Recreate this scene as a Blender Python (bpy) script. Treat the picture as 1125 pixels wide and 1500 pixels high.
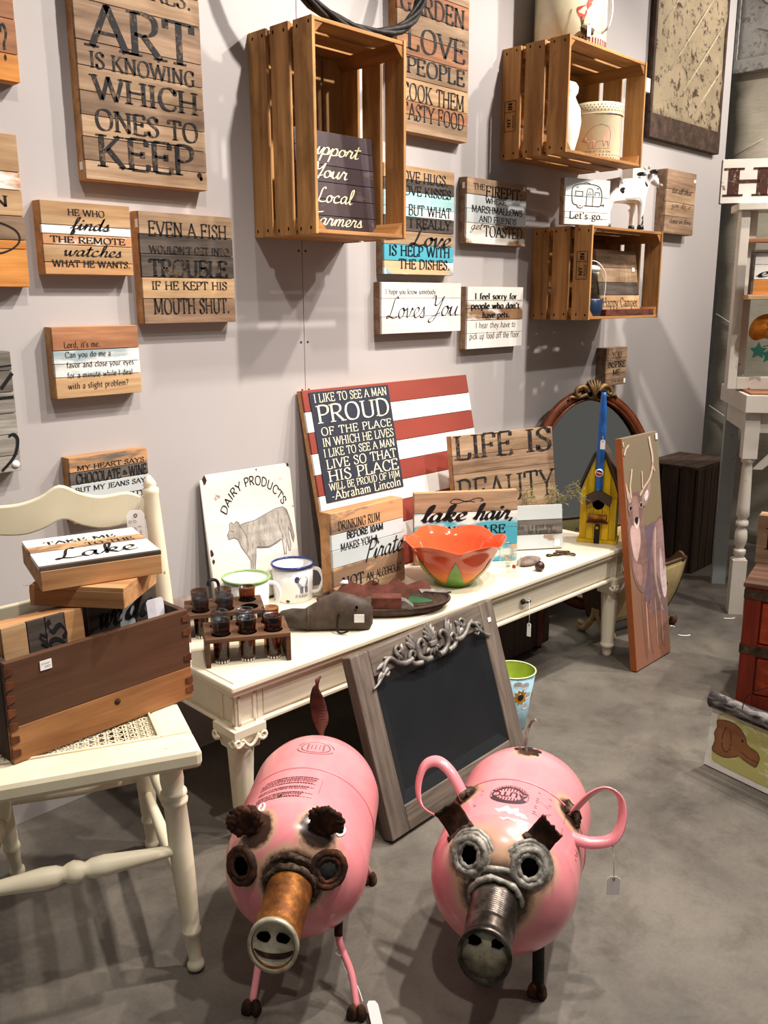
import bpy, bmesh, math, random
from mathutils import Vector, Matrix
random.seed(7)
for _o in list(bpy.data.objects):
    bpy.data.objects.remove(_o, do_unlink=True)
SC = bpy.context.scene
COL = SC.collection
R = math.radians
PI = math.pi

# ------------------------------------------------------------------ camera
cam_d = bpy.data.cameras.new('camera')
cam = bpy.data.objects.new('camera', cam_d)
COL.objects.link(cam)
SC.camera = cam
CAMY = -1.8743
cam.location = (0.0, CAMY, 1.17)
yaw, pit, rol = R(46.0236), R(13.4065), R(0.2605)
fw = Vector((math.sin(yaw)*math.cos(pit), math.cos(yaw)*math.cos(pit), -math.sin(pit)))
r0 = Vector((math.cos(yaw), -math.sin(yaw), 0))
d0 = fw.cross(r0)
rt = r0*math.cos(rol) + d0*math.sin(rol)
dn = fw.cross(rt)
cam.rotation_euler = Matrix((rt, -dn, -fw)).transposed().to_euler()
cam_d.sensor_fit = 'VERTICAL'
cam_d.sensor_height = 36.0
cam_d.lens = 1300.0/1500.0*36.0
cam_d.clip_start = 0.02

# ------------------------------------------------------------------ world, lamps, exposure
W = bpy.data.worlds.new('world')
SC.world = W
W.use_nodes = True
W.node_tree.nodes['Background'].inputs[0].default_value = (1.0, 0.95, 0.9, 1)
W.node_tree.nodes['Background'].inputs[1].default_value = 0.09
def spot(name, loc, target, power, size=75, blend=0.5, radius=0.035, col=(1.0, 0.92, 0.84)):
    l = bpy.data.lights.new(name, 'SPOT')
    l.energy = power; l.spot_size = R(size); l.spot_blend = blend
    l.shadow_soft_size = radius; l.color = col
    o = bpy.data.objects.new(name, l); COL.objects.link(o)
    o.location = loc
    o.rotation_euler = (Vector(target)-Vector(loc)).to_track_quat('-Z', 'Y').to_euler()
    return o
spot('track_or_fill_lamp', (1.75, -1.15, 2.75), (0.95, -0.15, 0.95), 110, 85, 0.6)
spot('track_or_fill_lamp', (2.75, -1.15, 2.75), (1.9, -0.2, 0.9), 95, 85, 0.6)
spot('track_or_fill_lamp', (3.3, -1.25, 2.75), (2.6, -0.1, 1.0), 70, 80, 0.6)
spot('track_or_fill_lamp', (0.55, -1.35, 2.75), (1.1, -0.6, 0.3), 50, 80, 0.7)
spot('track_or_fill_lamp', (1.45, -1.75, 2.75), (1.15, -1.0, 0.2), 70, 80, 0.8)
spot('track_or_fill_lamp', (2.9, -2.3, 2.75), (2.25, -1.0, 0.15), 95, 75, 0.8)
spot('track_or_fill_lamp', (4.1, -1.3, 2.75), (3.75, 0.0, 1.7), 60, 90, 0.7)  # added spot, brightens the right end of the wall and the tin tile
spot('track_or_fill_lamp', (3.0, -1.9, 2.75), (4.3, -0.25, 1.3), 100, 70, 0.7)  # added fill spot that lifts the dark cloth backdrop
SC.view_settings.view_transform = 'Standard'
SC.view_settings.look = 'None'
SC.view_settings.gamma = 1.0
SC.view_settings.use_curve_mapping = False
SC.view_settings.exposure = 0.75

# ------------------------------------------------------------------ mesh builder
class MB:
    def __init__(s):
        s.v = []; s.f = []; s.sm = []
    def add(s, vs, fs, smooth=False):
        o = len(s.v)
        s.v += [tuple(p) for p in vs]
        s.f += [tuple(i+o for i in f) for f in fs]
        s.sm += [smooth]*len(fs)
        return s
    def box(s, x0, x1, y0, y1, z0, z1):
        vs = [(x0,y0,z0),(x1,y0,z0),(x1,y1,z0),(x0,y1,z0),(x0,y0,z1),(x1,y0,z1),(x1,y1,z1),(x0,y1,z1)]
        return s.add(vs, [(0,3,2,1),(4,5,6,7),(0,1,5,4),(1,2,6,5),(2,3,7,6),(3,0,4,7)])
    def xform(s, M):
        s.v = [tuple(M @ Vector(p)) for p in s.v]
        return s
    def prism(s, poly, a, b, plane='xz', smooth=False):
        """2-D polygon (counter-clockwise seen from -y for xz) extruded from a to b along the third axis"""
        n = len(poly)
        def P(p, t):
            return (p[0], t, p[1]) if plane == 'xz' else ((p[0], p[1], t) if plane == 'xy' else (t, p[0], p[1]))
        vs = [P(p, a) for p in poly]+[P(p, b) for p in poly]
        fs = [tuple(range(n)), tuple(range(2*n-1, n-1, -1))]
        s.add(vs, fs)
        o = len(s.v)-2*n
        for i in range(n):
            j = (i+1) % n
            s.f.append((o+i, o+n+i, o+n+j, o+j)); s.sm.append(smooth)
        return s
    def lathe(s, prof, seg=24, axis='z', c=(0,0,0), smooth=True, cap=True, sx=1.0, sy=1.0, wob=None):
        n = len(prof); vs = []; fs = []
        for r, h in prof:
            for k in range(seg):
                a = 2*PI*k/seg
                rr = r*(wob(a, h) if wob else 1)
                x, y = rr*math.cos(a)*sx, rr*math.sin(a)*sy
                p = (x, y, h) if axis == 'z' else ((h, x, y) if axis == 'x' else (y, h, x))
                vs.append((p[0]+c[0], p[1]+c[1], p[2]+c[2]))
        for i in range(n-1):
            for k in range(seg):
                j = (k+1) % seg
                fs.append((i*seg+k, i*seg+j, (i+1)*seg+j, (i+1)*seg+k))
        s.add(vs, fs, smooth)
        if cap:
            o = len(s.v)-n*seg
            if prof[0][0] > 1e-5:
                s.f.append(tuple(o+k for k in range(seg-1, -1, -1))); s.sm.append(False)
            if prof[-1][0] > 1e-5:
                s.f.append(tuple(o+(n-1)*seg+k for k in range(seg))); s.sm.append(False)
        return s
    def tube(s, path, r, seg=8, closed=False, smooth=True, flat=None):
        pts = [Vector(p) for p in path]; n = len(pts)
        rs = r if isinstance(r, (list, tuple)) else [r]*n
        vs = []; fs = []
        up = None
        for i, p in enumerate(pts):
            if closed: t = pts[(i+1) % n]-pts[i-1]
            else: t = pts[min(i+1, n-1)]-pts[max(i-1, 0)]
            if t.length < 1e-9: t = Vector((0,0,1))
            t.normalize()
            if up is None:
                up = Vector((0,0,1)) if abs(t.z) < 0.9 else Vector((1,0,0))
            u = up-t*up.dot(t)
            if u.length < 1e-6: u = t.orthogonal()
            u.normalize(); up = u
            w = t.cross(u)
            for k in range(seg):
                a = 2*PI*k/seg
                q = p+u*(math.cos(a)*rs[i]*(flat or 1))+w*(math.sin(a)*rs[i])
                vs.append(q)
        m = n if closed else n-1
        for i in range(m):
            i2 = (i+1) % n
            for k in range(seg):
                j = (k+1) % seg
                fs.append((i*seg+k, i*seg+j, i2*seg+j, i2*seg+k))
        s.add(vs, fs, smooth)
        if not closed:
            o = len(s.v)-n*seg
            s.f.append(tuple(o+k for k in range(seg-1, -1, -1))); s.sm.append(False)
            s.f.append(tuple(o+(n-1)*seg+k for k in range(seg))); s.sm.append(False)
        return s
    def torus(s, c, R_, r, axis='z', seg=24, ms=8, sx=1, sy=1):
        path = []
        for k in range(seg):
            a = 2*PI*k/seg
            x, y = R_*math.cos(a)*sx, R_*math.sin(a)*sy
            p = (x, y, 0) if axis == 'z' else ((0, x, y) if axis == 'x' else (x, 0, y))
            path.append((c[0]+p[0], c[1]+p[1], c[2]+p[2]))
        return s.tube(path, r, ms, closed=True)
    def surf(s, fn, nu, nv, smooth=True, cu=False):
        vs = [fn(i/(nu-1 if not cu else nu), j/(nv-1)) for i in range(nu) for j in range(nv)]
        fs = []
        for i in range(nu if cu else nu-1):
            for j in range(nv-1):
                i2 = (i+1) % nu
                fs.append((i*nv+j, i2*nv+j, i2*nv+j+1, i*nv+j+1))
        return s.add(vs, fs, smooth)
    def blob(s, c, rx, ry, rz, seg=10, rings=7, jit=0.0, rnd=random):
        prof = []
        vs = []; fs = []
        for i in range(rings+1):
            t = PI*i/rings
            for k in range(seg):
                a = 2*PI*k/seg
                q = 1+(rnd.uniform(-jit, jit) if 0 < i < rings else 0)
                vs.append((c[0]+rx*q*math.sin(t)*math.cos(a), c[1]+ry*q*math.sin(t)*math.sin(a), c[2]-rz*q*math.cos(t)))
        for i in range(rings):
            for k in range(seg):
                j = (k+1) % seg
                fs.append((i*seg+k, i*seg+j, (i+1)*seg+j, (i+1)*seg+k))
        return s.add(vs, fs, True)
    def mesh(s, name):
        me = bpy.data.meshes.new(name)
        me.from_pydata(s.v, [], s.f)
        me.polygons.foreach_set('use_smooth', s.sm)
        if len(s.f) > 1 and len(s.f) < 60000:
            bm = bmesh.new(); bm.from_mesh(me)
            bmesh.ops.recalc_face_normals(bm, faces=bm.faces)
            bm.to_mesh(me); bm.free()
        me.update()
        return me
    def build(s, name, mat, parent=None, bevel=0.0, loc=(0,0,0), rot=(0,0,0), sub=0, solid=0.0, label=None, kind=None):
        o = bpy.data.objects.new(name, s.mesh(name))
        COL.objects.link(o)
        o.data.materials.append(mat)
        o.location = loc; o.rotation_euler = rot
        if parent is not None: o.parent = parent
        if solid:
            m = o.modifiers.new('solid', 'SOLIDIFY'); m.thickness = solid; m.offset = 0
        if bevel:
            m = o.modifiers.new('bevel', 'BEVEL'); m.width = bevel; m.segments = 2; m.limit_method = 'ANGLE'; m.angle_limit = R(50)
        if sub:
            m = o.modifiers.new('sub', 'SUBSURF'); m.levels = sub; m.render_levels = sub
        if label: o['label'] = label
        if kind: o['kind'] = kind
        return o

def tag(o, label, cat, group=None):
    o['label'] = label; o['category'] = cat
    if group: o['group'] = group
    return o
def thing(name, label, cat, loc=(0,0,0), rot=(0,0,0), group=None):
    o = bpy.data.objects.new(name, None); COL.objects.link(o)
    o.empty_display_size = 0.05
    o.location = loc; o.rotation_euler = rot
    return tag(o, label, cat, group)
def dup(root, loc, rot, label=None, group=None):
    r = root.copy(); COL.objects.link(r)
    r.location = loc; r.rotation_euler = rot
    if label: r['label'] = label
    if group: r['group'] = group
    for ch in list(root.children):
        c = ch.copy(); COL.objects.link(c); c.parent = r
        for g in ch.children:
            d = g.copy(); COL.objects.link(d); d.parent = c
    return r
def struct(o):
    o['kind'] = 'structure'
    return o
def bx(name, mat, parent, x0, x1, y0, y1, z0, z1, bevel=0.001, **k):
    return MB().box(x0, x1, y0, y1, z0, z1).build(name, mat, parent, bevel, **k)

# ------------------------------------------------------------------ smooth curves
def crom(pts, per=6, closed=False):
    n = len(pts)
    if n < 3: return [tuple(p) for p in pts]
    out = []
    rng = n if closed else n-1
    for i in range(rng):
        p1, p2 = pts[i], pts[(i+1) % n]
        p0 = pts[i-1] if (closed or i > 0) else p1
        p3 = pts[(i+2) % n] if (closed or i+2 < n) else p2
        for k in range(per):
            t = k/per
            out.append(tuple(0.5*((2*b)+(-a+c)*t+(2*a-5*b+4*c-d)*t*t+(-a+3*b-3*c+d)*t**3) for a, b, c, d in zip(p0, p1, p2, p3)))
    if not closed: out.append(tuple(pts[-1]))
    return out

# ------------------------------------------------------------------ lettering: own pen-drawn alphabets
SERIF = {
'A':(9,'b.3,0 4.5,10|e4.3,10 8.7,0|l2,3.5 6.7,3.5'),
'B':(7.5,'s1.2,0 1.2,10|c1.2,10 4.2,10 6.2,8.8 6,6.5 4.2,5.4 1.2,5.4|c1.2,5.4 4.5,5.4 6.8,4 6.8,1.7 4.6,0 1.2,0'),
'C':(8.6,'c8,8 6.5,9.7 4.6,10 2.2,9 .8,5 2.2,1 4.6,0 6.8,.4 8.2,2.2|l8,10 8,7.2'),
'D':(8.8,'s1.2,0 1.2,10|c1.2,10 4,10 7,8.6 8.2,5 7,1.4 4,0 1.2,0'),
'E':(7.4,'s1.2,0 1.2,10|l1.2,10 6.6,10 6.6,8|l1.2,5.2 5.2,5.2|l5.2,6.2 5.2,4.2|l1.2,0 6.8,0 7,2.2'),
'F':(7,'s1.2,0 1.2,10|l1.2,10 6.4,10 6.4,8|l1.2,5.2 5,5.2|l5,6.2 5,4.2'),
'G':(9.2,'c8,8 6.5,9.7 4.6,10 2.2,9 .8,5 2.2,1 4.6,0 6.6,.2 7.7,1|l8,10 8,7.2|l7.7,4.2 7.7,.4|l6.2,4.2 9,4.2'),
'H':(9.4,'s1.4,0 1.4,10|s8,0 8,10|l1.4,5.2 8,5.2'),
'I':(3.6,'s1.8,0 1.8,10'),
'J':(4.6,'b3,10 3,2|c3,2.5 2.6,0 1,-.8 .2,0'),
'K':(9,'s1.4,0 1.4,10|b7.2,10 2.2,4.8|e3.4,5.8 8.4,0'),
'L':(7,'s1.3,0 1.3,10|l1.3,0 6.3,0 6.6,2.6'),
'M':(11.4,'s1.3,0 1.6,10|l1.6,10 5.6,1|l5.6,1 9.6,10|s9.8,0 9.6,10'),
'N':(9.6,'s1.4,0 1.4,10|l1.4,10 8,0|b8,10 8,0'),
'O':(9.6,'o4.8,10 1.9,8.9 .7,5 1.9,1.1 4.8,0 7.7,1.1 8.9,5 7.7,8.9'),
'P':(7,'s1.2,0 1.2,10|c1.2,10 4,10 6.4,9 6.4,6.2 4.2,4.8 1.2,4.8'),
'Q':(9.6,'o4.8,10 1.9,8.9 .7,5 1.9,1.1 4.8,0 7.7,1.1 8.9,5 7.7,8.9|l5,1.5 8.8,-1.8'),
'R':(8.2,'s1.2,0 1.2,10|c1.2,10 4,10 6.4,9 6.4,6.4 4.2,5 1.2,5|e3.4,5 7.8,0'),
'S':(6.8,'c5.8,8 4.6,9.7 3,10 1.2,8.8 1.1,7.2 3,5.6 5.2,4.2 6,2.4 5,.6 3,0 1.4,.5 .7,2.2|l5.9,9.6 5.9,7.4|l.7,.4 .7,2.8'),
'T':(8,'l.4,10 7.6,10|l.4,10 .4,8|l7.6,10 7.6,8|e4,10 4,0'),
'U':(9.4,'b1.5,10 1.5,3|c1.5,3.4 2,1 4.6,0 7.2,.9 7.8,3.4|b7.8,10 7.8,3'),
'V':(9,'b.5,10 4.5,0|b8.5,10 4.5,0'),
'W':(13,'b.4,10 3.6,0|l3.6,0 6.6,10|l6.4,10 9.6,0|b12.6,10 9.6,0'),
'X':(9,'s.6,10 8.2,0|s.8,0 8,10'),
'Y':(8.6,'b.4,10 4.3,4.8|b8.2,10 4.3,4.8|e4.3,5 4.3,0'),
'Z':(7.6,'l.8,8 .8,10 7,10 .6,0 7.1,0 7.1,2.2'),
'a':(5.6,'c.9,5.2 1.6,6.2 3,6.4 4.2,5.6 4.3,4|l4.3,4.4 4.3,.9|c4.3,.9 4.8,.1 5.6,.4|c4.3,3.8 2,3.2 .7,1.8 1.4,.1 3,.2 4.3,1.4'),
'b':(6.2,'b1.2,10 1.2,0|c1.2,5 3,6.5 5.2,5.6 5.6,3.2 4.8,.7 2.8,0 1.2,.9'),
'c':(5.2,'c4.8,5 3.6,6.4 2,6 .7,3.2 1.8,.4 3.4,0 4.9,1.2'),
'd':(6.4,'c4.8,5.6 3,6.5 1.2,5.4 .6,3 1.4,.5 3,0 4.8,1|s4.9,10 4.9,0'),
'e':(5.4,'c.8,3.7 4.6,3.7 4.4,5.4 2.9,6.5 1.2,5.4 .6,3 1.6,.5 3.2,0 5,1.3'),
'f':(4,'c4.4,9.2 3.4,10 2.2,9.2 1.9,7|e1.9,7.6 1.9,0|l.4,6.2 3.8,6.2'),
'g':(5.8,'o2.8,6.4 1,5.6 .8,4 2.8,2.6 4.6,3.8 4.6,5.5|c1.4,2.8 .8,1.8 2,1 4.4,.6 5.2,-.8 4,-2.6 1.6,-2.8 .4,-1.6 1.4,-.2 2.4,.6|l4.4,6 5.6,6.6'),
'h':(6.4,'s1.2,10 1.2,0|c1.2,4.8 3,6.4 4.6,6 5,4|e5,4.4 5,0'),
'i':(3,'s1.5,6.2 1.5,0|d1.5,8.8'),
'j':(3,'b1.8,6.2 1.8,-1|c1.8,-1 1.4,-2.8 0,-2.6|d1.8,8.8'),
'k':(6.2,'s1.2,10 1.2,0|b4.8,6.2 1.4,2.8|e2.4,3.6 5.6,0'),
'l':(3,'s1.5,10 1.5,0'),
'm':(9.4,'s1.2,6.2 1.2,0|c1.2,4.8 2.8,6.4 4.2,6 4.7,4|e4.7,4.4 4.7,0|c4.7,4.8 6.2,6.4 7.6,6 8.1,4|e8.1,4.4 8.1,0'),
'n':(6.4,'s1.2,6.2 1.2,0|c1.2,4.8 3,6.4 4.6,6 5,4|e5,4.4 5,0'),
'o':(5.8,'o2.9,6.4 1.1,5.4 .6,3.2 1.1,1 2.9,0 4.7,1 5.2,3.2 4.7,5.4'),
'p':(6.2,'s1.2,6.2 1.2,-3|c1.2,5 3,6.5 5.2,5.6 5.6,3.2 4.8,.7 2.8,0 1.2,.9'),
'r':(4.6,'s1.2,6.2 1.2,0|c1.2,4.4 2.4,6.2 4,6'),
's':(4.6,'c3.8,5.2 2.4,6.4 1,5.4 1.2,4 3.4,2.6 3.8,1.2 2.4,0 .7,1.2'),
't':(3.8,'l1.6,8.4 1.6,1.4|c1.6,1.6 2.2,.1 3.6,.8|l.3,6.2 3.5,6.2'),
'u':(6.4,'b1.2,6.2 1.2,2|c1.2,2.4 1.8,.2 3.6,.1 5,1.6|s5,6.2 5,0'),
'v':(5.8,'b.4,6.2 2.9,0|b5.4,6.2 2.9,0'),
'w':(8.6,'b.4,6.2 2.5,0|l2.5,0 4.4,6.2|l4.3,6.2 6.2,0|b8.2,6.2 6.2,0'),
'x':(5.8,'s.5,6.2 5.2,0|s.6,0 5.2,6.2'),
'y':(5.8,'b.4,6.2 2.9,0|c5.4,6.2 2.9,0 1.8,-2.6 .3,-2.6'),
'.':(3,'d1.4,.6'), ',':(3,'d1.5,.6|l1.7,.4 .9,-1.8'), "'":(2.4,'l1.3,10 1.1,7.4'),
':':(3,'d1.4,.8|d1.4,5.6'), '-':(4,'l.5,3.4 3.4,3.4'), '?':(5.6,'c.9,7.8 1.6,9.7 3.4,9.8 4.8,8.2 4,6 2.8,4.6 2.8,2.8|d2.8,.6'),
'&':(8.8,'c7.8,4.6 5.4,.6 3,0 1,1.2 1.2,3.6 4.6,6.6 4.8,8.8 3.4,9.8 2.2,8.6 2.6,6.6 7.8,0'),
'1':(4.4,'e2.4,10 2.4,0|l2.4,10 .8,8.6'), '0':(6.4,'o3.2,10 1.3,8.8 .7,5 1.3,1.2 3.2,0 5.1,1.2 5.7,5 5.1,8.8'), ' ':(4,''),
}
SCRIPT = {
'a':(5.2,'c4,4.4 2.6,5 1.1,3.6 .8,1.2 2,.2 3.4,1.8 4.1,4.6 3.8,1.4 4.4,.2 5.6,1'),
'c':(4.6,'c4,4.2 2.8,5 1.2,3.6 1,1.2 2.2,.1 4,.6 5,1.4'),
'd':(5.2,'c4,4.4 2.6,5 1.1,3.6 .8,1.2 2,.2 3.4,1.8 4.6,10 3.9,1.6 4.6,.2 5.6,1'),
'e':(4.2,'c0,.8 2,1.8 3.6,3.6 3,5 1.6,4.4 1,2.2 1.8,.3 3.2,.3 4.6,1.2'),
'f':(3.6,'c0,.8 2,4 3.2,8.6 2.8,10 2,8.4 1.8,2 1.4,-3 2,-4 2.6,-2.4 2,.2 4,1'),
'g':(5,'c4,4.4 2.6,5 1.1,3.6 .8,1.2 2,.2 3.4,1.8 4.1,4.6 3.2,-2 2,-4.4 1,-3.4 2.4,-1 5.4,1'),
'h':(5.2,'c0,.8 2,4.4 3,8.8 2.4,10 1.7,8 1.4,0|c1.4,1 2.6,4.4 4,4.8 4.2,3 3.9,1 4.6,.1 5.6,1'),
'i':(2.6,'c0,.8 1.4,4.8 1.2,1.2 1.8,.1 3,1|d1.8,7.4'),
'k':(5,'c0,.8 2,4.4 3,8.8 2.4,10 1.7,8 1.4,0|c1.4,1.2 3,4.8 4.2,4.4 3.6,2.6 1.9,2.4 3.4,.8 4.2,.1 5.4,1'),
'l':(2.8,'c0,.8 2,4.4 2.8,8.8 2.2,10 1.4,8 1.2,1.6 2,.1 3.2,1'),
'm':(7.2,'c0,.8 1.4,4.8 1.4,2.4 1.2,0|c1.3,1 2.6,4.6 3.7,4.6 3.7,2.4 3.4,0|c3.5,1 4.8,4.6 6,4.6 6,2.4 5.9,.8 6.6,.1 7.6,1'),
'n':(5,'c0,.8 1.4,4.8 1.4,2.4 1.2,0|c1.3,1 2.6,4.6 3.8,4.6 3.9,2.4 3.7,.8 4.4,.1 5.4,1'),
'o':(4.4,'c3.2,4.8 1.4,4.2 .8,1.8 1.8,.1 3.4,1 3.8,3.4 3,4.8 3.4,3.8 5,4'),
'p':(4.6,'c0,.8 1.4,4.8 1.2,1 .6,-4.4|c1.2,1.4 2.2,4.4 3.6,4.8 4.3,3 3.6,.8 2.2,.2 1.4,.8|c2.2,.2 3.6,.4 5,1'),
'r':(4,'c0,.8 1.2,4.6 1.6,5.2 2.4,4.4 3.2,4.4 2.8,1.4 3.4,.1 4.4,1'),
's':(3.8,'c0,.8 1.4,3 2.2,5.2 2.6,3 3,1.2 2,.1 .6,.6|c2,.1 3.2,.3 4.2,1'),
't':(3,'c0,.8 1.4,4 2,8.4 1.4,1.4 2,.1 3.4,1|l.2,5.8 3.6,6.2'),
'u':(5,'c0,.8 1,4.8 .9,1.4 1.8,.1 3.2,1.6 4,4.8 3.7,1.2 4.4,.1 5.4,1'),
'v':(4.6,'c0,3.5 .9,4.8 1.3,3 1.8,.2 3.2,2 3.8,4.8 4.4,4 5,4.2'),
'w':(6.6,'c0,3.5 .8,4.8 1,2 1.8,.1 3,2 3.4,4.6 3.5,1.4 4.4,.1 5.8,2.2 6.2,4.8 7,4.2'),
'y':(5,'c0,.8 1,4.8 .9,1.6 1.8,.3 3.2,1.8 4,4.8 3.2,-2 2,-4.4 1,-3.4 2.4,-1 5.4,1'),
'L':(6,'c5,9 4.2,10 3,8.4 2.4,4 1.6,.8 .4,.2 .2,1.2 1.6,1 4,.2 6.4,.8'),
'Y':(6,'c.2,8.4 1.6,9.8 2.2,7.6 2.4,5.4 4,5.6 6.2,9.6|c6.2,9.6 5,4 3.4,-1.6 1.6,-3 .8,-1.8 3,.2 6,1.6'),
'F':(6,'c.6,8 1.4,9.4 4,9.2 7.4,9.8|c4.2,9.2 3.4,4 2.2,.8 .6,.2|l1.8,5 5.2,5.2'),
'P':(5.6,'c2.6,9.4 2,5 1.2,-1|c.2,8 2.2,9.8 5,9.8 6.2,8 5,5.4 2.4,5'),
'S':(5.6,'c5.4,8.4 4.2,10 2.4,9.2 1.8,7.2 3.6,5 4.6,2.6 3,.2 1,.6 .4,2.2'),
'O':(6.4,'o3.2,9.6 1.2,7.6 .8,3.6 2.4,.3 4.6,1.4 5.6,5.2 4.8,8.6'),
',':(3,'l1.6,.8 .8,-1.6'), '.':(3,'d1.2,.5'), ' ':(3,''),
}
def pen(pts, w, thin, ang, closed=False):
    """broad-nib stroke along 2-D points -> list of (verts, faces)"""
    n = len(pts); L = []; Rr = []
    for i in range(n):
        a = pts[i-1] if (closed or i) else pts[i]
        b = pts[(i+1) % n] if (closed or i < n-1) else pts[i]
        dx, dy = b[0]-a[0], b[1]-a[1]
        l = math.hypot(dx, dy) or 1e-6
        dx /= l; dy /= l
        h = 0.5*(thin+(w-thin)*abs(math.sin(math.atan2(dy, dx)-ang)))
        L.append((pts[i][0]-dy*h, pts[i][1]+dx*h)); Rr.append((pts[i][0]+dy*h, pts[i][1]-dx*h))
    fs = []
    for i in range(n if closed else n-1):
        j = (i+1) % n
        fs.append((n+i, n+j, j, i))
    return (L+Rr, fs)
def glyphs(text, font='serif', weight=1.75, thin=0.5, ang=None, slant=None, track=None, serif=1.15, per=5):
    F = SCRIPT if font == 'script' else SERIF
    if track is None: track = 0.0 if font == 'script' else 0.8
    if ang is None: ang = R(40) if font == 'script' else R(14)
    if slant is None: slant = 0.25 if font == 'script' else 0.0
    x = 0.0; out = []
    for ch in text:
        if ch not in F:
            x += 4; continue
        w, g = F[ch]
        for st in g.split('|'):
            if not st: continue
            k = st[0]
            P = [tuple(float(q) for q in p.split(',')) for p in st[1:].split()]
            if k == 'd':
                c = P[0]; r = weight*0.55
                out.append(([(x+c[0]+r*math.cos(2*PI*t/8), c[1]+r*math.sin(2*PI*t/8)) for t in range(8)], [tuple(range(8))]))
                continue
            if k in 'co': Q = crom(P, per, k == 'o')
            else: Q = P
            Q = [(x+p[0], p[1]) for p in Q]
            if k in 'sbel' and len(Q) > 2:          # sharp corners: separate limbs
                for a, b in zip(Q, Q[1:]): out.append(pen([a, b], weight, thin, ang))
            else:
                out.append(pen(Q, weight, thin, ang, k == 'o'))
            if font == 'serif' and serif > 0:
                for end, fl in ((Q[0], k in 'sb'), (Q[-1], k in 'se')):
                    if fl:
                        h = thin*0.9; s_ = serif+weight*0.35
                        yy = end[1]-h/2 if end[1] > 3 else end[1]+h/2
                        out.append(([(end[0]-s_, yy-h/2), (end[0]+s_, yy-h/2), (end[0]+s_, yy+h/2), (end[0]-s_, yy+h/2)], [(0,1,2,3)]))
        x += w+track
    x -= track
    if slant: out = [([(p[0]+p[1]*slant, p[1]) for p in vs], fs) for vs, fs in out]
    return out, x
def text_mb(mb, lines, Wd, Ht, place):
    """lines: (text, x0, x1, baseline, cap, opts) in fractions of the face; place(x,z)->3-D point"""
    for t in lines:
        text, x0, x1, b, c = t[:5]
        o = t[5] if len(t) > 5 else {}
        g, w = glyphs(text, **{k: v for k, v in o.items() if k not in ('rise',)})
        sx = (x1-x0)*Wd/w; sz = c*Ht/10.0
        rise = o.get('rise', 0.0)
        for vs, fs in g:
            mb.add([place(x0*Wd+p[0]*sx, b*Ht+p[1]*sz+rise*Ht*p[0]/w) for p in vs], fs)
    return mb
SCR = dict(font='script', weight=1.25, thin=0.35)
SCRB = dict(font='script', weight=1.9, thin=0.5)
SCRT = dict(font='script', weight=0.7, thin=0.4)
SANS = dict(weight=1.5, thin=1.3, serif=0)
HAND = dict(weight=0.9, thin=0.8, serif=0, slant=0.08)
BOLD = dict(weight=2.5, thin=0.7)

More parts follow.
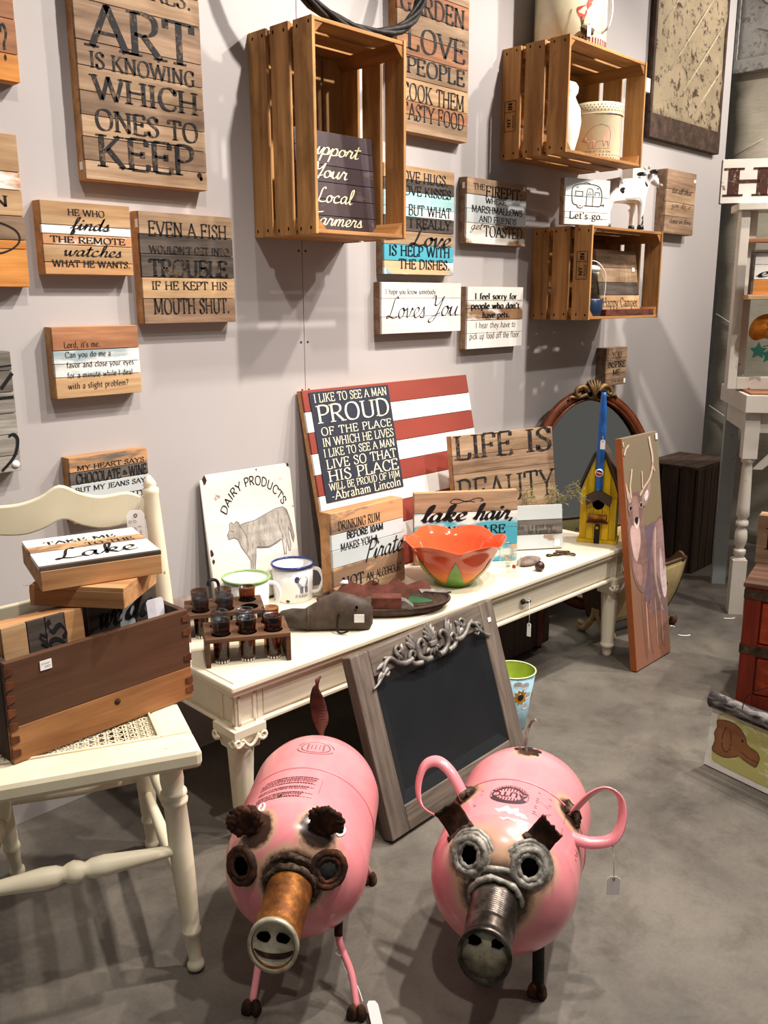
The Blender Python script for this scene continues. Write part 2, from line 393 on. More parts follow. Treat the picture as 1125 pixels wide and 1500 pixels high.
# ------------------------------------------------------------------ materials
def lin(c):
    if isinstance(c, str):
        c = c.lstrip('#'); c = [int(c[i:i+2], 16)/255 for i in (0, 2, 4)]
    return tuple((x/12.92 if x <= 0.04045 else ((x+0.055)/1.055)**2.4) for x in c)+(1.0,)
class NT:
    def __init__(s, name):
        s.m = bpy.data.materials.new(name); s.m.use_nodes = True
        s.t = s.m.node_tree; s.b = s.t.nodes['Principled BSDF']
    def n(s, typ, **kw):
        nd = s.t.nodes.new(typ)
        for k, v in kw.items():
            if k.startswith('i_'):
                nd.inputs[k[2:].replace('_', ' ')].default_value = v
            else: setattr(nd, k, v)
        return nd
    def l(s, a, b): s.t.links.new(a, b)
    def coord(s, scale=(1,1,1), rnd=True, rot=(0,0,0)):
        tc = s.n('ShaderNodeTexCoord'); mp = s.n('ShaderNodeMapping')
        mp.inputs['Scale'].default_value = scale
        mp.inputs['Rotation'].default_value = rot
        if rnd:
            oi = s.n('ShaderNodeObjectInfo'); mu = s.n('ShaderNodeVectorMath', operation='SCALE')
            mu.inputs[0].default_value = (7.3, 11.9, 5.7)
            s.l(oi.outputs['Random'], mu.inputs['Scale'])
            ad = s.n('ShaderNodeVectorMath', operation='ADD')
            s.l(tc.outputs['Object'], ad.inputs[0]); s.l(mu.outputs[0], ad.inputs[1])
            s.l(ad.outputs[0], mp.inputs['Vector'])
        else: s.l(tc.outputs['Object'], mp.inputs['Vector'])
        return mp.outputs[0]
    def noise(s, vec, scale, detail=5, rough=0.6, dist=0.0):
        nd = s.n('ShaderNodeTexNoise'); nd.inputs['Scale'].default_value = scale
        nd.inputs['Detail'].default_value = detail; nd.inputs['Roughness'].default_value = rough
        nd.inputs['Distortion'].default_value = dist
        s.l(vec, nd.inputs['Vector'])
        return nd.outputs['Fac']
    def ramp(s, fac, stops, interp='LINEAR'):
        nd = s.n('ShaderNodeValToRGB'); cr = nd.color_ramp; cr.interpolation = interp
        while len(cr.elements) < len(stops): cr.elements.new(0.5)
        for e, (p, c) in zip(cr.elements, stops):
            e.position = p; e.color = c if len(c) == 4 else lin(c)
        s.l(fac, nd.inputs[0])
        return nd.outputs['Color']
    def mix(s, fac, a, b, mode='MIX'):
        nd = s.n('ShaderNodeMix', data_type='RGBA', blend_type=mode)
        for sock, v in ((nd.inputs[0], fac), (nd.inputs[6], a), (nd.inputs[7], b)):
            if hasattr(v, 'type') and hasattr(v, 'is_linked'): s.l(v, sock)
            elif isinstance(v, (int, float)): sock.default_value = v
            else: sock.default_value = v if len(v) == 4 else lin(v)
        return nd.outputs[2]
    def bump(s, h, strength=0.2, dist=0.002):
        nd = s.n('ShaderNodeBump'); nd.inputs['Strength'].default_value = strength
        nd.inputs['Distance'].default_value = dist
        s.l(h, nd.inputs['Height']); s.l(nd.outputs[0], s.b.inputs['Normal'])
    def col(s, c):
        if hasattr(c, 'is_linked'): s.l(c, s.b.inputs['Base Color'])
        else: s.b.inputs['Base Color'].default_value = c if len(c) == 4 else lin(c)
    def set(s, rough=0.6, metal=0.0, spec=0.5, **k):
        s.b.inputs['Roughness'].default_value = rough; s.b.inputs['Metallic'].default_value = metal
        s.b.inputs['Specular IOR Level'].default_value = spec
        for a, v in k.items(): s.b.inputs[a.replace('_', ' ')].default_value = v
        return s.m
BW = (0,0,0,1); WH = (1,1,1,1)
def plain(name, c, rough=0.6, metal=0.0, spec=0.5, var=0.08, scale=30, bump=0.0):
    t = NT(name)
    v = t.coord(); f = t.noise(v, scale)
    d = t.ramp(f, [(0.3, (1-var*2,)*3+(1,)), (0.7, (1+var,)*3+(1,))])
    t.col(t.mix(1.0, lin(c) if isinstance(c, str) else c, d, 'MULTIPLY'))
    if bump: t.bump(f, bump)
    return t.set(rough, metal, spec)
def wood(name, light, dark, axis='x', grain=26, stretch=0.07, rough=0.75, contrast=(0.32, 0.72), blot=None, blot_amt=0.6, bump=0.25, knots=True):
    t = NT(name)
    sc = {'x': (stretch, 1, 1), 'y': (1, stretch, 1), 'z': (1, 1, stretch)}[axis]
    v = t.coord(sc)
    f = t.noise(v, grain*2.2, 6, 0.65, 0.5)
    c = t.ramp(f, [(contrast[0], dark), (contrast[1], light)])
    f2 = t.noise(v, grain*8, 3, 0.6)
    c = t.mix(0.35, c, t.ramp(f2, [(0.35, (0.55,0.5,0.45,1)), (0.6, (1,1,1,1))]), 'MULTIPLY')
    v2 = t.coord(tuple(0.35+0.65*x if x < 1 else 1 for x in sc))
    f3 = t.noise(v2, 7, 3, 0.55)
    c = t.mix(1.0, c, t.ramp(f3, [(0.3, (0.68,0.66,0.64,1)), (0.62, (1.08,1.06,1.04,1))]), 'MULTIPLY')
    if blot:
        f4 = t.noise(v2, 11, 4, 0.6, 0.6)
        c = t.mix(t.ramp(f4, [(0.53, BW), (0.62, (blot_amt,)*3+(1,))]), c, lin(blot))
    if knots:
        vo = t.n('ShaderNodeTexVoronoi'); vo.inputs['Scale'].default_value = 7
        t.l(v2, vo.inputs['Vector'])
        c = t.mix(t.ramp(vo.outputs['Distance'], [(0.05, (0.75,)*3+(1,)), (0.12, BW)]), c, lin(dark)[:3]+(1,))
    t.col(c); t.bump(f, bump)
    return t.set(rough, 0, 0.3)
def paint(name, c, under, amt=0.36, rough=0.6, scale=9, stretch=(0.4,1,1), dirt=0.10, spec=0.4):
    """old paint: chips show the layer beneath"""
    t = NT(name); v = t.coord(stretch)
    f = t.noise(v, scale*2, 8, 0.7, 0.3)
    k = t.ramp(f, [(amt-0.02, WH), (amt+0.02, BW)])
    f2 = t.noise(v, scale*0.6, 4, 0.6)
    cc = t.mix(1.0, lin(c), t.ramp(f2, [(0.3, (1-dirt*2, 1-dirt*2.2, 1-dirt*2.6, 1)), (0.65, (1.02,1.02,1.02,1))]), 'MULTIPLY')
    t.col(t.mix(k, cc, lin(under))); t.bump(f, 0.15, 0.001)
    return t.set(rough, 0, spec)
def patchy(name, cols, rough=0.7, scale=6, stretch=(0.5,1,1.4), sharp=0.03):
    """plank with big torn patches of several paints"""
    t = NT(name); v = t.coord(stretch)
    g = t.noise(t.coord((0.08,1,1)), 60, 4, 0.6)
    c = lin(cols[0])
    for i, k in enumerate(cols[1:]):
        vv = t.coord(stretch, rot=(0.3*i, 0.2, 0.7*i))
        f = t.noise(vv, scale*(1+0.3*i), 6, 0.6, 0.4)
        c = t.mix(t.ramp(f, [(0.5+0.06*i-sharp, BW), (0.5+0.06*i+sharp, WH)]), c, lin(k))
    c = t.mix(0.5, c, t.ramp(g, [(0.3, (0.6,0.56,0.52,1)), (0.6, WH)]), 'MULTIPLY')
    t.col(c); t.bump(g, 0.2)
    return t.set(rough, 0, 0.3)
def ink(name, c='#1b1a1c', worn='#8a6d50', amt=0.40, rough=0.7):
    t = NT(name); v = t.coord((1,1,1))
    f = t.noise(v, 55, 6, 0.75)
    t.col(t.mix(t.ramp(f, [(amt-0.05, (0.55,)*3+(1,)), (amt+0.02, BW)]), lin(c), lin(worn)))
    return t.set(rough, 0, 0.2)
def rust(name, a='#3a231a', b='#6b4029', c='#1c1512', rough=0.85, metal=0.15, scale=40, bump=0.6):
    t = NT(name); v = t.coord()
    f = t.noise(v, scale, 8, 0.7)
    t.col(t.ramp(f, [(0.32, c), (0.5, a), (0.68, b)])); t.bump(f, bump, 0.003)
    return t.set(rough, metal, 0.3)
def glassy(name, c=(1,1,1,1), rough=0.02, ior=1.45):
    """thin-walled glass: tinted see-through skin with a Fresnel gloss"""
    t = NT(name); tr = t.n('ShaderNodeBsdfTransparent'); tr.inputs[0].default_value = c
    gl = t.n('ShaderNodeBsdfGlossy'); gl.inputs['Roughness'].default_value = rough
    lw = t.n('ShaderNodeLayerWeight'); lw.inputs['Blend'].default_value = 0.5
    pw = t.n('ShaderNodeMath', operation='POWER'); t.l(lw.outputs['Facing'], pw.inputs[0]); pw.inputs[1].default_value = 4.0
    fr = t.n('ShaderNodeMath', operation='MULTIPLY_ADD'); t.l(pw.outputs[0], fr.inputs[0]); fr.inputs[1].default_value = 0.6; fr.inputs[2].default_value = 0.045
    mx = t.n('ShaderNodeMixShader'); t.l(fr.outputs[0], mx.inputs[0]); t.l(tr.outputs[0], mx.inputs[1]); t.l(gl.outputs[0], mx.inputs[2])
    t.l(mx.outputs[0], t.t.nodes['Material Output'].inputs['Surface'])
    return t.m

M = {}
# the place
def wall_paint():
    t = NT('wall_paint'); v = t.coord(rnd=False)
    f = t.noise(v, 2.2, 4, 0.5); f2 = t.noise(v, 160, 2, 0.5)
    t.col(t.mix(1.0, lin('#b3adac'), t.ramp(f, [(0.3, (0.94,)*3+(1,)), (0.7, (1.03,)*3+(1,))]), 'MULTIPLY'))
    t.bump(f2, 0.06, 0.001)
    return t.set(0.7, 0, 0.3)
M['wall'] = wall_paint()
def concrete():
    t = NT('concrete'); v = t.coord(rnd=False)
    f = t.noise(v, 2.4, 7, 0.62, 0.4); f2 = t.noise(v, 9, 8, 0.7, 0.2); f3 = t.noise(v, 120, 3, 0.6)
    c = t.ramp(f, [(0.3, '#4d4843'), (0.5, '#68625a'), (0.7, '#7d766b')])
    c = t.mix(0.55, c, t.ramp(f2, [(0.32, (0.5,0.49,0.48,1)), (0.5, (0.95,0.95,0.95,1)), (0.7, (1.1,1.1,1.08,1))]), 'MULTIPLY')
    c = t.mix(0.3, c, t.ramp(f3, [(0.3, (0.6,0.6,0.6,1)), (0.6, WH)]), 'MULTIPLY')
    sc = t.noise(t.coord((0.25, 4.0, 1), rnd=False, rot=(0,0,0.6)), 6, 6, 0.7, 0.3)
    c = t.mix(t.ramp(sc, [(0.66, BW), (0.74, (0.5,)*3+(1,))]), c, lin('#4a4540'))
    gr = t.noise(t.coord((1,1,1), rnd=False), 3.1, 2, 0.4)
    t.col(c); t.bump(f2, 0.06, 0.002)
    t.l(t.ramp(f2, [(0.3, (0.38,)*3+(1,)), (0.7, (0.6,)*3+(1,))]), t.b.inputs['Roughness'])
    return t.set(0.5, 0, 0.4)
M['floor'] = concrete()
def cloth_mat():
    t = NT('backdrop_cloth'); v = t.coord(rnd=False)
    f = t.noise(t.coord((1,1,9), rnd=False), 14, 5, 0.6); f2 = t.noise(v, 3, 5, 0.6)
    c = t.ramp(f2, [(0.3, '#a9a393'), (0.7, '#c9c2b1')])
    c = t.mix(0.4, c, t.ramp(f, [(0.35, (0.72,0.72,0.7,1)), (0.6, WH)]), 'MULTIPLY')
    t.col(c); t.bump(f, 0.3, 0.004)
    return t.set(0.9, 0, 0.1)
M['cloth'] = cloth_mat()
# woods
M['pine'] = wood('pine_raw', '#d6a675', '#b07f52', grain=14)
M['pine_z'] = wood('pine_raw_upright', '#c99867', '#9c6d43', axis='z', grain=14)
M['barn'] = wood('barnwood', '#b0937a', '#6e5640', grain=18, blot='#4b3c30', blot_amt=0.35)
M['barn_l'] = wood('barnwood_light', '#c2a78a', '#876b50', grain=16, blot='#6a5038', blot_amt=0.3)
M['barn_r'] = wood('barnwood_reddish', '#c08a64', '#81543a', grain=16)
M['barn_g'] = wood('barnwood_grey', '#8e8880', '#4b4641', grain=22, contrast=(0.3,0.75))
M['barn_d'] = wood('barnwood_dark', '#6c6058', '#37302b', grain=22)
M['barn_o'] = wood('barnwood_orange', '#e9a95c', '#c47a35', grain=12)
M['barn_y'] = wood('barnwood_honey', '#d6b68e', '#a57f56', grain=12)
M['silver'] = wood('silvered_board', '#c4c0b8', '#6d6760', grain=30, contrast=(0.3,0.7), knots=False)
M['crate'] = wood('crate_pine', '#d6a76c', '#9c6d3e', axis='z', grain=10, blot='#5b3a1e', blot_amt=0.35)
M['crate_x'] = wood('crate_pine_across', '#c9965c', '#8f6234', axis='x', grain=10, blot='#5b3a1e', blot_amt=0.3)
M['crate_y'] = wood('crate_pine_deep', '#b98248', '#7f5128', axis='y', grain=10)
M['walnut'] = wood('walnut_rack', '#7a5a42', '#4a3424', grain=20, knots=False)
M['drawer'] = wood('drawer_stained', '#6b4a35', '#4a3022', grain=10, rough=0.55, knots=False, contrast=(0.2,0.85))
M['drawer_raw'] = wood('drawer_bare', '#c08a58', '#94623a', grain=12, rough=0.6)
M['darkwood'] = wood('dark_slat', '#5a463a', '#33261f', axis='z', grain=16)
M['frame_grey'] = wood('greywashed_oak', '#85796f', '#564c45', axis='z', grain=26, knots=False)
M['frame_grey_x'] = wood('greywashed_oak_across', '#85796f', '#564c45', axis='x', grain=26, knots=False)
M['mahog'] = wood('mahogany', '#7a4127', '#46200f', axis='z', grain=10, rough=0.4, knots=False)
M['burl'] = wood('red_burl', '#b8451c', '#6b1f0c', axis='x', grain=8, stretch=0.5, rough=0.3, contrast=(0.3,0.7), blot='#571806', blot_amt=0.5)
M['redwood'] = wood('red_stain', '#8e2f18', '#5e1a0c', axis='z', grain=10, rough=0.35, knots=False)
M['planks_brown'] = wood('brown_planks', '#7b5a46', '#4a3326', grain=14)
# paints
M['white'] = paint('white_board', '#ece8e2', '#b89b84', 0.33)
M['white2'] = paint('white_board_clean', '#f0ede8', '#c9b8a6', 0.28)
M['white_chip'] = paint('white_chipped', '#ebe6de', '#6d3f2e', 0.345)
M['palegrey'] = paint('pale_grey_board', '#c9d0d2', '#9a8672', 0.36)
M['turq'] = paint('turquoise_board', '#4aa9c0', '#d7d0c2', 0.36)
M['white_turq'] = patchy('white_turquoise', ['#eeebe6', '#58b3c8'])
M['mint'] = patchy('mint_white', ['#a9d5d6', '#eef0ee'])
M['turq_patch'] = patchy('turquoise_torn', ['#46a9c4', '#dcb68c', '#efece6'])
M['tan_patch'] = patchy('tan_torn', ['#d3a174', '#776557'])
M['tan_white'] = patchy('tan_white', ['#dcab7c', '#8b6f58'])
M['grey_tan'] = patchy('grey_tan', ['#6a6259', '#c99769'])
M['white_torn'] = patchy('white_torn', ['#f1eee8', '#c28e63'])
M['grey_white'] = patchy('grey_white', ['#e8e6e1', '#9fb0b5'])
M['white_brown'] = patchy('white_brown', ['#ece6dc', '#8d6a4c'])
M['red'] = paint('barn_red', '#8c3b2f', '#5f3a2c', 0.36)
M['navy'] = plain('navy_print', '#232838', 0.8, var=0.15)
M['white_flag'] = paint('white_stripe', '#efedea', '#b0a293', 0.32)
M['plum'] = paint('dark_plum', '#43353a', '#57474a', 0.42, dirt=0.2)
def cream_paint(name, c, amt):
    t = NT(name); v = t.coord((1,1,1))
    f = t.noise(v, 24, 8, 0.7); f2 = t.noise(v, 7, 4, 0.6)
    k = t.ramp(f, [(amt-0.02, WH), (amt+0.01, BW)])
    cc = t.mix(1.0, lin(c), t.ramp(f2, [(0.3, (0.9,0.88,0.82,1)), (0.6, WH)]), 'MULTIPLY')
    t.col(t.mix(k, cc, lin('#8b6a58'))); t.bump(f, 0.05, 0.001)
    return t.set(0.45, 0, 0.4)
M['cream'] = cream_paint('cream_table', '#e9dfc8', 0.27)
M['cream_chair'] = cream_paint('cream_chair', '#e8dec4', 0.325)
M['white_post'] = cream_paint('white_post', '#ddd6cc', 0.33)
M['blue_post'] = cream_paint('bluish_post', '#a9b0b1', 0.34)
M['cane'] = plain('cane', '#ddcfb0', 0.6)
M['paper'] = plain('paper', '#f3f0ee', 0.8, var=0.02)
M['string'] = plain('string', '#ece8e0', 0.8)
M['black'] = plain('black_paint', '#141415', 0.5, var=0.1)
M['hole'] = plain('dark_hole', '#050505', 0.95, spec=0.0)
M['ink'] = ink('black_ink', amt=0.36)
M['ink_worn'] = ink('black_ink_worn', '#222022', '#84694f', 0.45)
M['ink_solid'] = ink('black_ink_solid', amt=0.1)
M['ink_grey'] = plain('grey_ink', '#6b6560', 0.8, var=0.2)
M['ink_brown'] = ink('brown_ink', '#4a2c22', '#c9bba6', 0.42)
M['ink_faint'] = plain('faint_ink', '#5d4a3c', 0.8)
M['ink_cream'] = ink('cream_ink', '#f0e7c8', '#8b8a84', 0.36)
M['ink_white'] = plain('white_ink', '#f2f0ea', 0.7, var=0.02)
M['ink_ivory'] = plain('ivory_ink', '#f5ecc0', 0.7, var=0.02)
M['iron'] = rust('black_iron', '#2b2827', '#3a3533', '#171615', 0.6, 0.6, bump=0.3)
M['rust'] = rust('dark_rust')
M['rust_o'] = rust('orange_rust', '#7a4a22', '#b5762f', '#4a2a16', 0.55, 0.5, 26, 0.25)
M['rust_red'] = rust('red_rust', '#5f3328', '#77443a', '#3c211b', 0.8, 0.2, 20, 0.2)
M['weld'] = rust('burnt_weld', '#4b3a2e', '#8a7c69', '#241a14', 0.8, 0.4, 70, 0.9)
M['zinc'] = rust('zinc_weld', '#98938a', '#c6c2b8', '#4f473f', 0.6, 0.5, 60, 0.8)
M['steel'] = rust('dark_steel', '#4a423c', '#77706a', '#241f1c', 0.32, 0.85, 22, 0.1)
M['brass'] = rust('dull_brass', '#a8a28c', '#c9c4b0', '#6a5236', 0.4, 0.35, 22, 0.1)
M['bronze'] = rust('bronze_metal', '#4b3f30', '#6a5a44', '#2b241c', 0.5, 0.7, 30, 0.1)
def pinkpaint():
    t = NT('pink_enamel'); v = t.coord(rnd=False)
    f = t.noise(v, 30, 8, 0.75); f2 = t.noise(v, 6, 4, 0.6)
    c = t.ramp(f2, [(0.3, '#df7f88'), (0.6, '#ea929a')])
    c = t.mix(t.ramp(f, [(0.70, BW), (0.73, WH)]), c, lin('#5d3a30'))
    t.col(c)
    return t.set(0.28, 0, 0.5, Coat_Weight=0.3, Coat_Roughness=0.12)
M['pink'] = pinkpaint()
M['scorch'] = patchy('scorched_enamel', ['#c98a6c', '#5d4436', '#d99a8a'], 0.6, 20, (1,1,1), 0.1)
M['amber'] = glassy('brown_glass', (0.60, 0.40, 0.26, 1), 0.03, 1.5)
M['glass'] = glassy('clear_glass', (0.95,0.97,0.96,1))
M['enamel'] = plain('white_enamel', '#eeeeec', 0.12, var=0.01)
M['enamel_cream'] = plain('cream_enamel', '#e3d7b6', 0.18, var=0.04)
M['porcelain'] = plain('white_porcelain', '#f1efec', 0.15, var=0.01)
M['blue_rim'] = plain('blue_rim', '#27357a', 0.2)
M['green_rim'] = plain('green_rim', '#8fb368', 0.25)
M['blue_paint'] = plain('blue_paint', '#1f5fae', 0.3, var=0.1)
M['yellow'] = wood('yellow_painted', '#f0cf1c', '#d8ae10', axis='z', grain=10, rough=0.5, knots=False)
M['bark'] = wood('bark_roof', '#5b4a3d', '#33291f', axis='z', grain=16, stretch=0.25)
M['orange_glaze'] = None
def bowl_glaze():
    t = NT('tulip_glaze'); tc = t.n('ShaderNodeTexCoord'); sp = t.n('ShaderNodeSeparateXYZ')
    t.l(tc.outputs['Object'], sp.inputs[0])
    mr = t.n('ShaderNodeMapRange'); mr.inputs['From Min'].default_value = 0.0; mr.inputs['From Max'].default_value = 0.115
    t.l(sp.outputs['Z'], mr.inputs['Value'])
    f = t.noise(t.coord((6,6,1), rnd=False), 10, 3, 0.5)
    ad = t.n('ShaderNodeMath', operation='MULTIPLY_ADD'); t.l(f, ad.inputs[0]); ad.inputs[1].default_value = 0.16
    t.l(mr.outputs[0], ad.inputs[2])
    t.col(t.ramp(ad.outputs[0], [(0.10, '#8aa843'), (0.24, '#ef9a45'), (0.48, '#ea7f34'), (0.72, '#dc4c2c'), (0.95, '#ee5f38')]))
    return t.set(0.1, 0, 0.5)
M['orange_glaze'] = bowl_glaze()
M['coral'] = plain('coral_glaze', '#ea5a35', 0.08, var=0.03)
M['leaf_glaze'] = plain('leaf_glaze', '#78a548', 0.12)
M['slate'] = plain('chalkboard', '#1b1e22', 0.38, var=0.12, scale=8)
M['pewter'] = rust('silvered_carving', '#7d7873', '#a8a39d', '#4c4844', 0.5, 0.35, 30, 0.2)
M['stone'] = rust('stone', '#7a6a62', '#94857b', '#54483f', 0.9, 0, 30, 0.4)
M['leather'] = rust('old_shoe_wood', '#453a31', '#5c4c40', '#2b241e', 0.6, 0, 16, 0.15)
M['lime'] = plain('lime_enamel', '#9db33a', 0.35)
M['skyblue'] = plain('sky_blue_tin', '#9cc3d3', 0.4)
M['orange'] = plain('orange_paint', '#e79a2c', 0.5)
M['mirror'] = None
t_ = NT('mirror_glass'); t_.col((0.55, 0.57, 0.54, 1)); M['mirror'] = t_.set(0.04, 1.0)
M['gilt'] = rust('gilt_crest', '#6e5534', '#93754a', '#35281a', 0.5, 0.3, 30, 0.4)
def tin(name, a, b, c):
    t = NT(name); v = t.coord(rnd=False)
    f = t.noise(v, 26, 9, 0.75); f2 = t.noise(v, 5, 4, 0.6)
    cc = t.ramp(f2, [(0.3, a), (0.7, b)])
    t.col(t.mix(t.ramp(f, [(0.53, BW), (0.60, WH)]), cc, lin(c))); t.bump(f, 0.5, 0.004)
    return t.set(0.7, 0.1, 0.3)
M['tin_cream'] = tin('tin_old_cream', '#877861', '#a39378', '#3f3126')
M['tin_brown'] = rust('tin_brown_edge', '#43332a', '#5a463a', '#2a1f19', 0.8, 0.1, 26, 0.4)
M['tin_ridge'] = plain('tin_worn_ridge', '#b9ab90', .7, var=.2, scale=60)
M['tin_grey'] = tin('tin_grey', '#8f8d89', '#a3a19c', '#716c66')
M['canvas'] = plain('canvas_edge', '#a5592c', 0.7)
M['cow_grey'] = patchy('cow_engraving', ['#b7b0a8', '#837b73', '#cdc7bf'], 0.8, 14, (1,1,0.5), 0.12)
M['spots'] = plain('black_spots', '#201d1d', 0.35)
M['straw'] = plain('dried_grass', '#a99f6c', 0.9, var=0.2)
M['moss'] = plain('brown_moss', '#5b4c3a', 0.95, var=0.3)
M['pumpkin'] = rust('pumpkin_metal', '#c77a24', '#e0973a', '#8b4a17', 0.45, 0.3, 12, 0.1)
M['teal'] = plain('teal_leaf', '#1d5a4c', 0.5)

# ------------------------------------------------------------------ the room
fl = struct(MB().box(-3.0, 6.5, -5.0, 0.0, -0.05, 0.0).build('floor', M['floor']))
SEAM = 1.631
wall = struct(MB().box(-3.0, 4.20, 0.012, 0.06, 0.0, 3.1).build('wall_back', M['hole']))
bx('wall_panel', M['wall'], wall, -3.0, SEAM-0.001, 0.0, 0.012, 0.0, 3.1, 0.0006)
bx('wall_panel', M['wall'], wall, SEAM+0.001, 4.20, 0.0, 0.012, 0.0, 3.1, 0.0006)
for z in (0.93, 1.06, 1.30, 1.62):
    for s in (-1, 1):
        MB().lathe([(0.0, -0.0012), (0.003, -0.001), (0.003, 0.0)], 8, 'y').build('screw', M['iron'], wall, loc=(SEAM+s*0.012, 0.0, z))
wall2 = struct(MB().box(4.42, 4.50, -5.0, 0.4, 0.0, 3.1).build('wall_right', M['wall']))
wall3 = struct(MB().box(4.20, 4.42, 0.32, 0.40, 0.0, 3.1).build('wall_recess', M['hole']))

# ------------------------------------------------------------------ hand-lettered box signs
def sticker(parent, x, z, y=-0.0016, w=0.011, h=0.013, name='price_sticker'):
    return MB().box(x-w/2, x+w/2, y, y+0.0008, z-h/2, z+h/2).build(name, M['paper'], parent)
def sign(name, label, w, h, planks, lines=(), inkm='ink', loc=(0,0,0), rot=(0,0,0), d=0.033, body='pine', extra=None, vertical=False, group=None, cat='sign', gap=0.0014):
    if -0.8 < rot[0] < 0: loc = (loc[0], loc[1], loc[2]+d*math.sin(-rot[0]))
    r = thing(name, label, cat, loc, rot, group)
    bx('box_frame', M[body], r, 0, w, 0.007, d, 0, h, 0.0012)
    rnd = random.Random(name)
    tot = sum(p[0] for p in planks); z = h if not vertical else 0.0
    for fr, mk in planks:
        pr = rnd.uniform(0, 0.0008)
        if vertical:
            dx = w*fr/tot
            bx('plank', M[mk], r, z+gap/2, z+dx-gap/2, -pr, 0.0072, 0, h, 0.0008); z += dx
        else:
            dz = h*fr/tot
            e0, e1 = rnd.uniform(0, 0.0012), rnd.uniform(0, 0.0012)
            bx('plank', M[mk], r, e0-0.0006, w-e1+0.0006, -pr, 0.0072, z-dz+gap/2, z-gap/2, 0.0008); z -= dz
    if lines:
        # one lettering mesh per ink
        by = {}
        for t in lines:
            mk = (t[5] if len(t) > 5 else {}).get('ink', inkm)
            by.setdefault(mk, []).append(tuple(t[:5])+((({k: v for k, v in t[5].items() if k != 'ink'}),) if len(t) > 5 else ()))
        for mk, ls in by.items():
            for l_ in ls: text_mb(MB(), [l_], w, h, lambda x, q: (x, -0.0013, q)).build('lettering', M[mk], r)
    if extra: extra(r, w, h)
    return r
def strokes(mb, items, place):
    """items: (pts, width, smooth, closed)"""
    for pts, wd, sm, cl in items:
        Q = crom(pts, 6, cl) if sm else pts
        vs, fs = pen(Q, wd, wd*0.75, 0.4, cl)
        mb.add([place(*p) for p in vs], fs)
    return mb
def flat(mb, pts, place, smooth=True, per=5):
    Q = crom(pts, per, True) if smooth else pts
    mb.add([place(*p) for p in Q], [tuple(range(len(Q)))])
    return mb
D = 0.033
# big creativity sign
sign('plank_sign', 'tall brown plank sign reading ART IS KNOWING WHICH ONES TO KEEP', 0.309, 0.52,
     [(.9,'barn'),(.55,'barn_l'),(.7,'barn_l'),(1.0,'barn'),(.62,'barn'),(.62,'barn_l'),(.6,'barn'),(.55,'barn_l'),(.6,'barn'),(.5,'barn_l')],
     [('MISTAKES.', .10, .93, .735, .062), ('ART', .105, .935, .508, .165), ('IS KNOWING', .09, .93, .430, .060),
      ('WHICH', .10, .945, .315, .089), ('ONES TO', .10, .935, .198, .079), ('KEEP.', .10, .97, .055, .125)], 'ink_worn',
     (1.002, -D, 1.424), extra=lambda r, w, h: (
        MB().box(-0.0012, 0, 0.012, 0.022, 0.02, 0.036).build('price_sticker', M['paper'], r),
        MB().lathe([(0.0,-0.0004),(0.0045,-0.0003),(0.0045,0.0)],10,'y').build('nail_hole', M['hole'], r, loc=(w*.945,-0.001,h*.05))))
# cut-off signs at the far left
sign('plank_sign', 'reddish plank sign ending in a question mark, high on the grey wall', 0.26, 0.24,
     [(1,'barn_r'),(1,'barn_r'),(1,'barn_r'),(.8,'barn_o')], [('YOU?', .55, .93, .16, .26)], 'ink_worn', (0.616, -D, 1.592))
sign('plank_sign', 'large honey and orange plank sign with an inked loop above an orange board', 0.30, 0.295,
     [(1.15,'barn_y'),(.55,'white_torn'),(.8,'barn_y'),(.75,'barn'),(.28,'barn_o'),(1.2,'barn_o')],
     [('WOMAN', .3, .90, .53, .07)], 'ink', (0.557, -D, 1.20),
     extra=lambda r, w, h: strokes(MB(), [([(.62*w,.40*h),(.78*w,.43*h),(.93*w,.38*h),(.95*w,.30*h),(.84*w,.23*h),(.62*w,.20*h)], .004, True, False), ([(.74*w,.36*h),(.80*w,.38*h),(.80*w,.33*h),(.75*w,.32*h),(.79*w,.28*h),(.75*w,.25*h)], .003, True, False)], lambda x, q: (x, -0.0013, q)).build('lettering', M['ink'], r))
sign('plank_sign', 'silvery weathered plank sign with black brush strokes and round sticker', 0.26, 0.25,
     [(.9,'barn_g'),(1,'barn_g'),(1,'silver'),(1,'silver'),(1,'silver'),(.8,'silver')], (), 'ink_solid', (0.541, -D, 0.822), body='barn_g',
     extra=lambda r, w, h: ([strokes(MB(), [q_], lambda x, q: (x, -0.0013, q)).build('brush_stroke', M['ink_solid'], r) for q_ in [([(.80*w,.87*h),(1.0*w,.885*h)], .004, False, False), ([(.9*w,.70*h),(.95*w,.76*h),(1.0*w,.82*h)], .009, False, False), ([(.84*w,.62*h),(.99*w,.625*h)], .007, False, False),
         ([(.92*w,.30*h),(.96*w,.315*h),(.99*w,.26*h),(.95*w,.13*h),(.84*w,.02*h)], .007, True, False)]],
         MB().lathe([(0.0,-0.0006),(0.0085,-0.0005),(0.0085,0.0)],14,'y').build('price_sticker', M['paper'], r, loc=(w*.955,-0.001,h*.06))))
sign('plank_sign', 'small plank sign reading HE WHO finds THE REMOTE watches', 0.206, 0.149,
     [(1.35,'barn_y'),(.5,'white_turq'),(.6,'white_torn'),(1.0,'barn_y'),(.7,'pine')],
     [('HE WHO', .29, .70, .815, .085), ('finds', .30, .74, .625, .17, SCR), ('THE REMOTE', .08, .92, .44, .085), ('watches', .20, .86, .26, .16, SCR), ('WHAT HE WANTS.', .08, .965, .11, .09)], 'ink_solid',
     (0.893, -D, 1.2265))
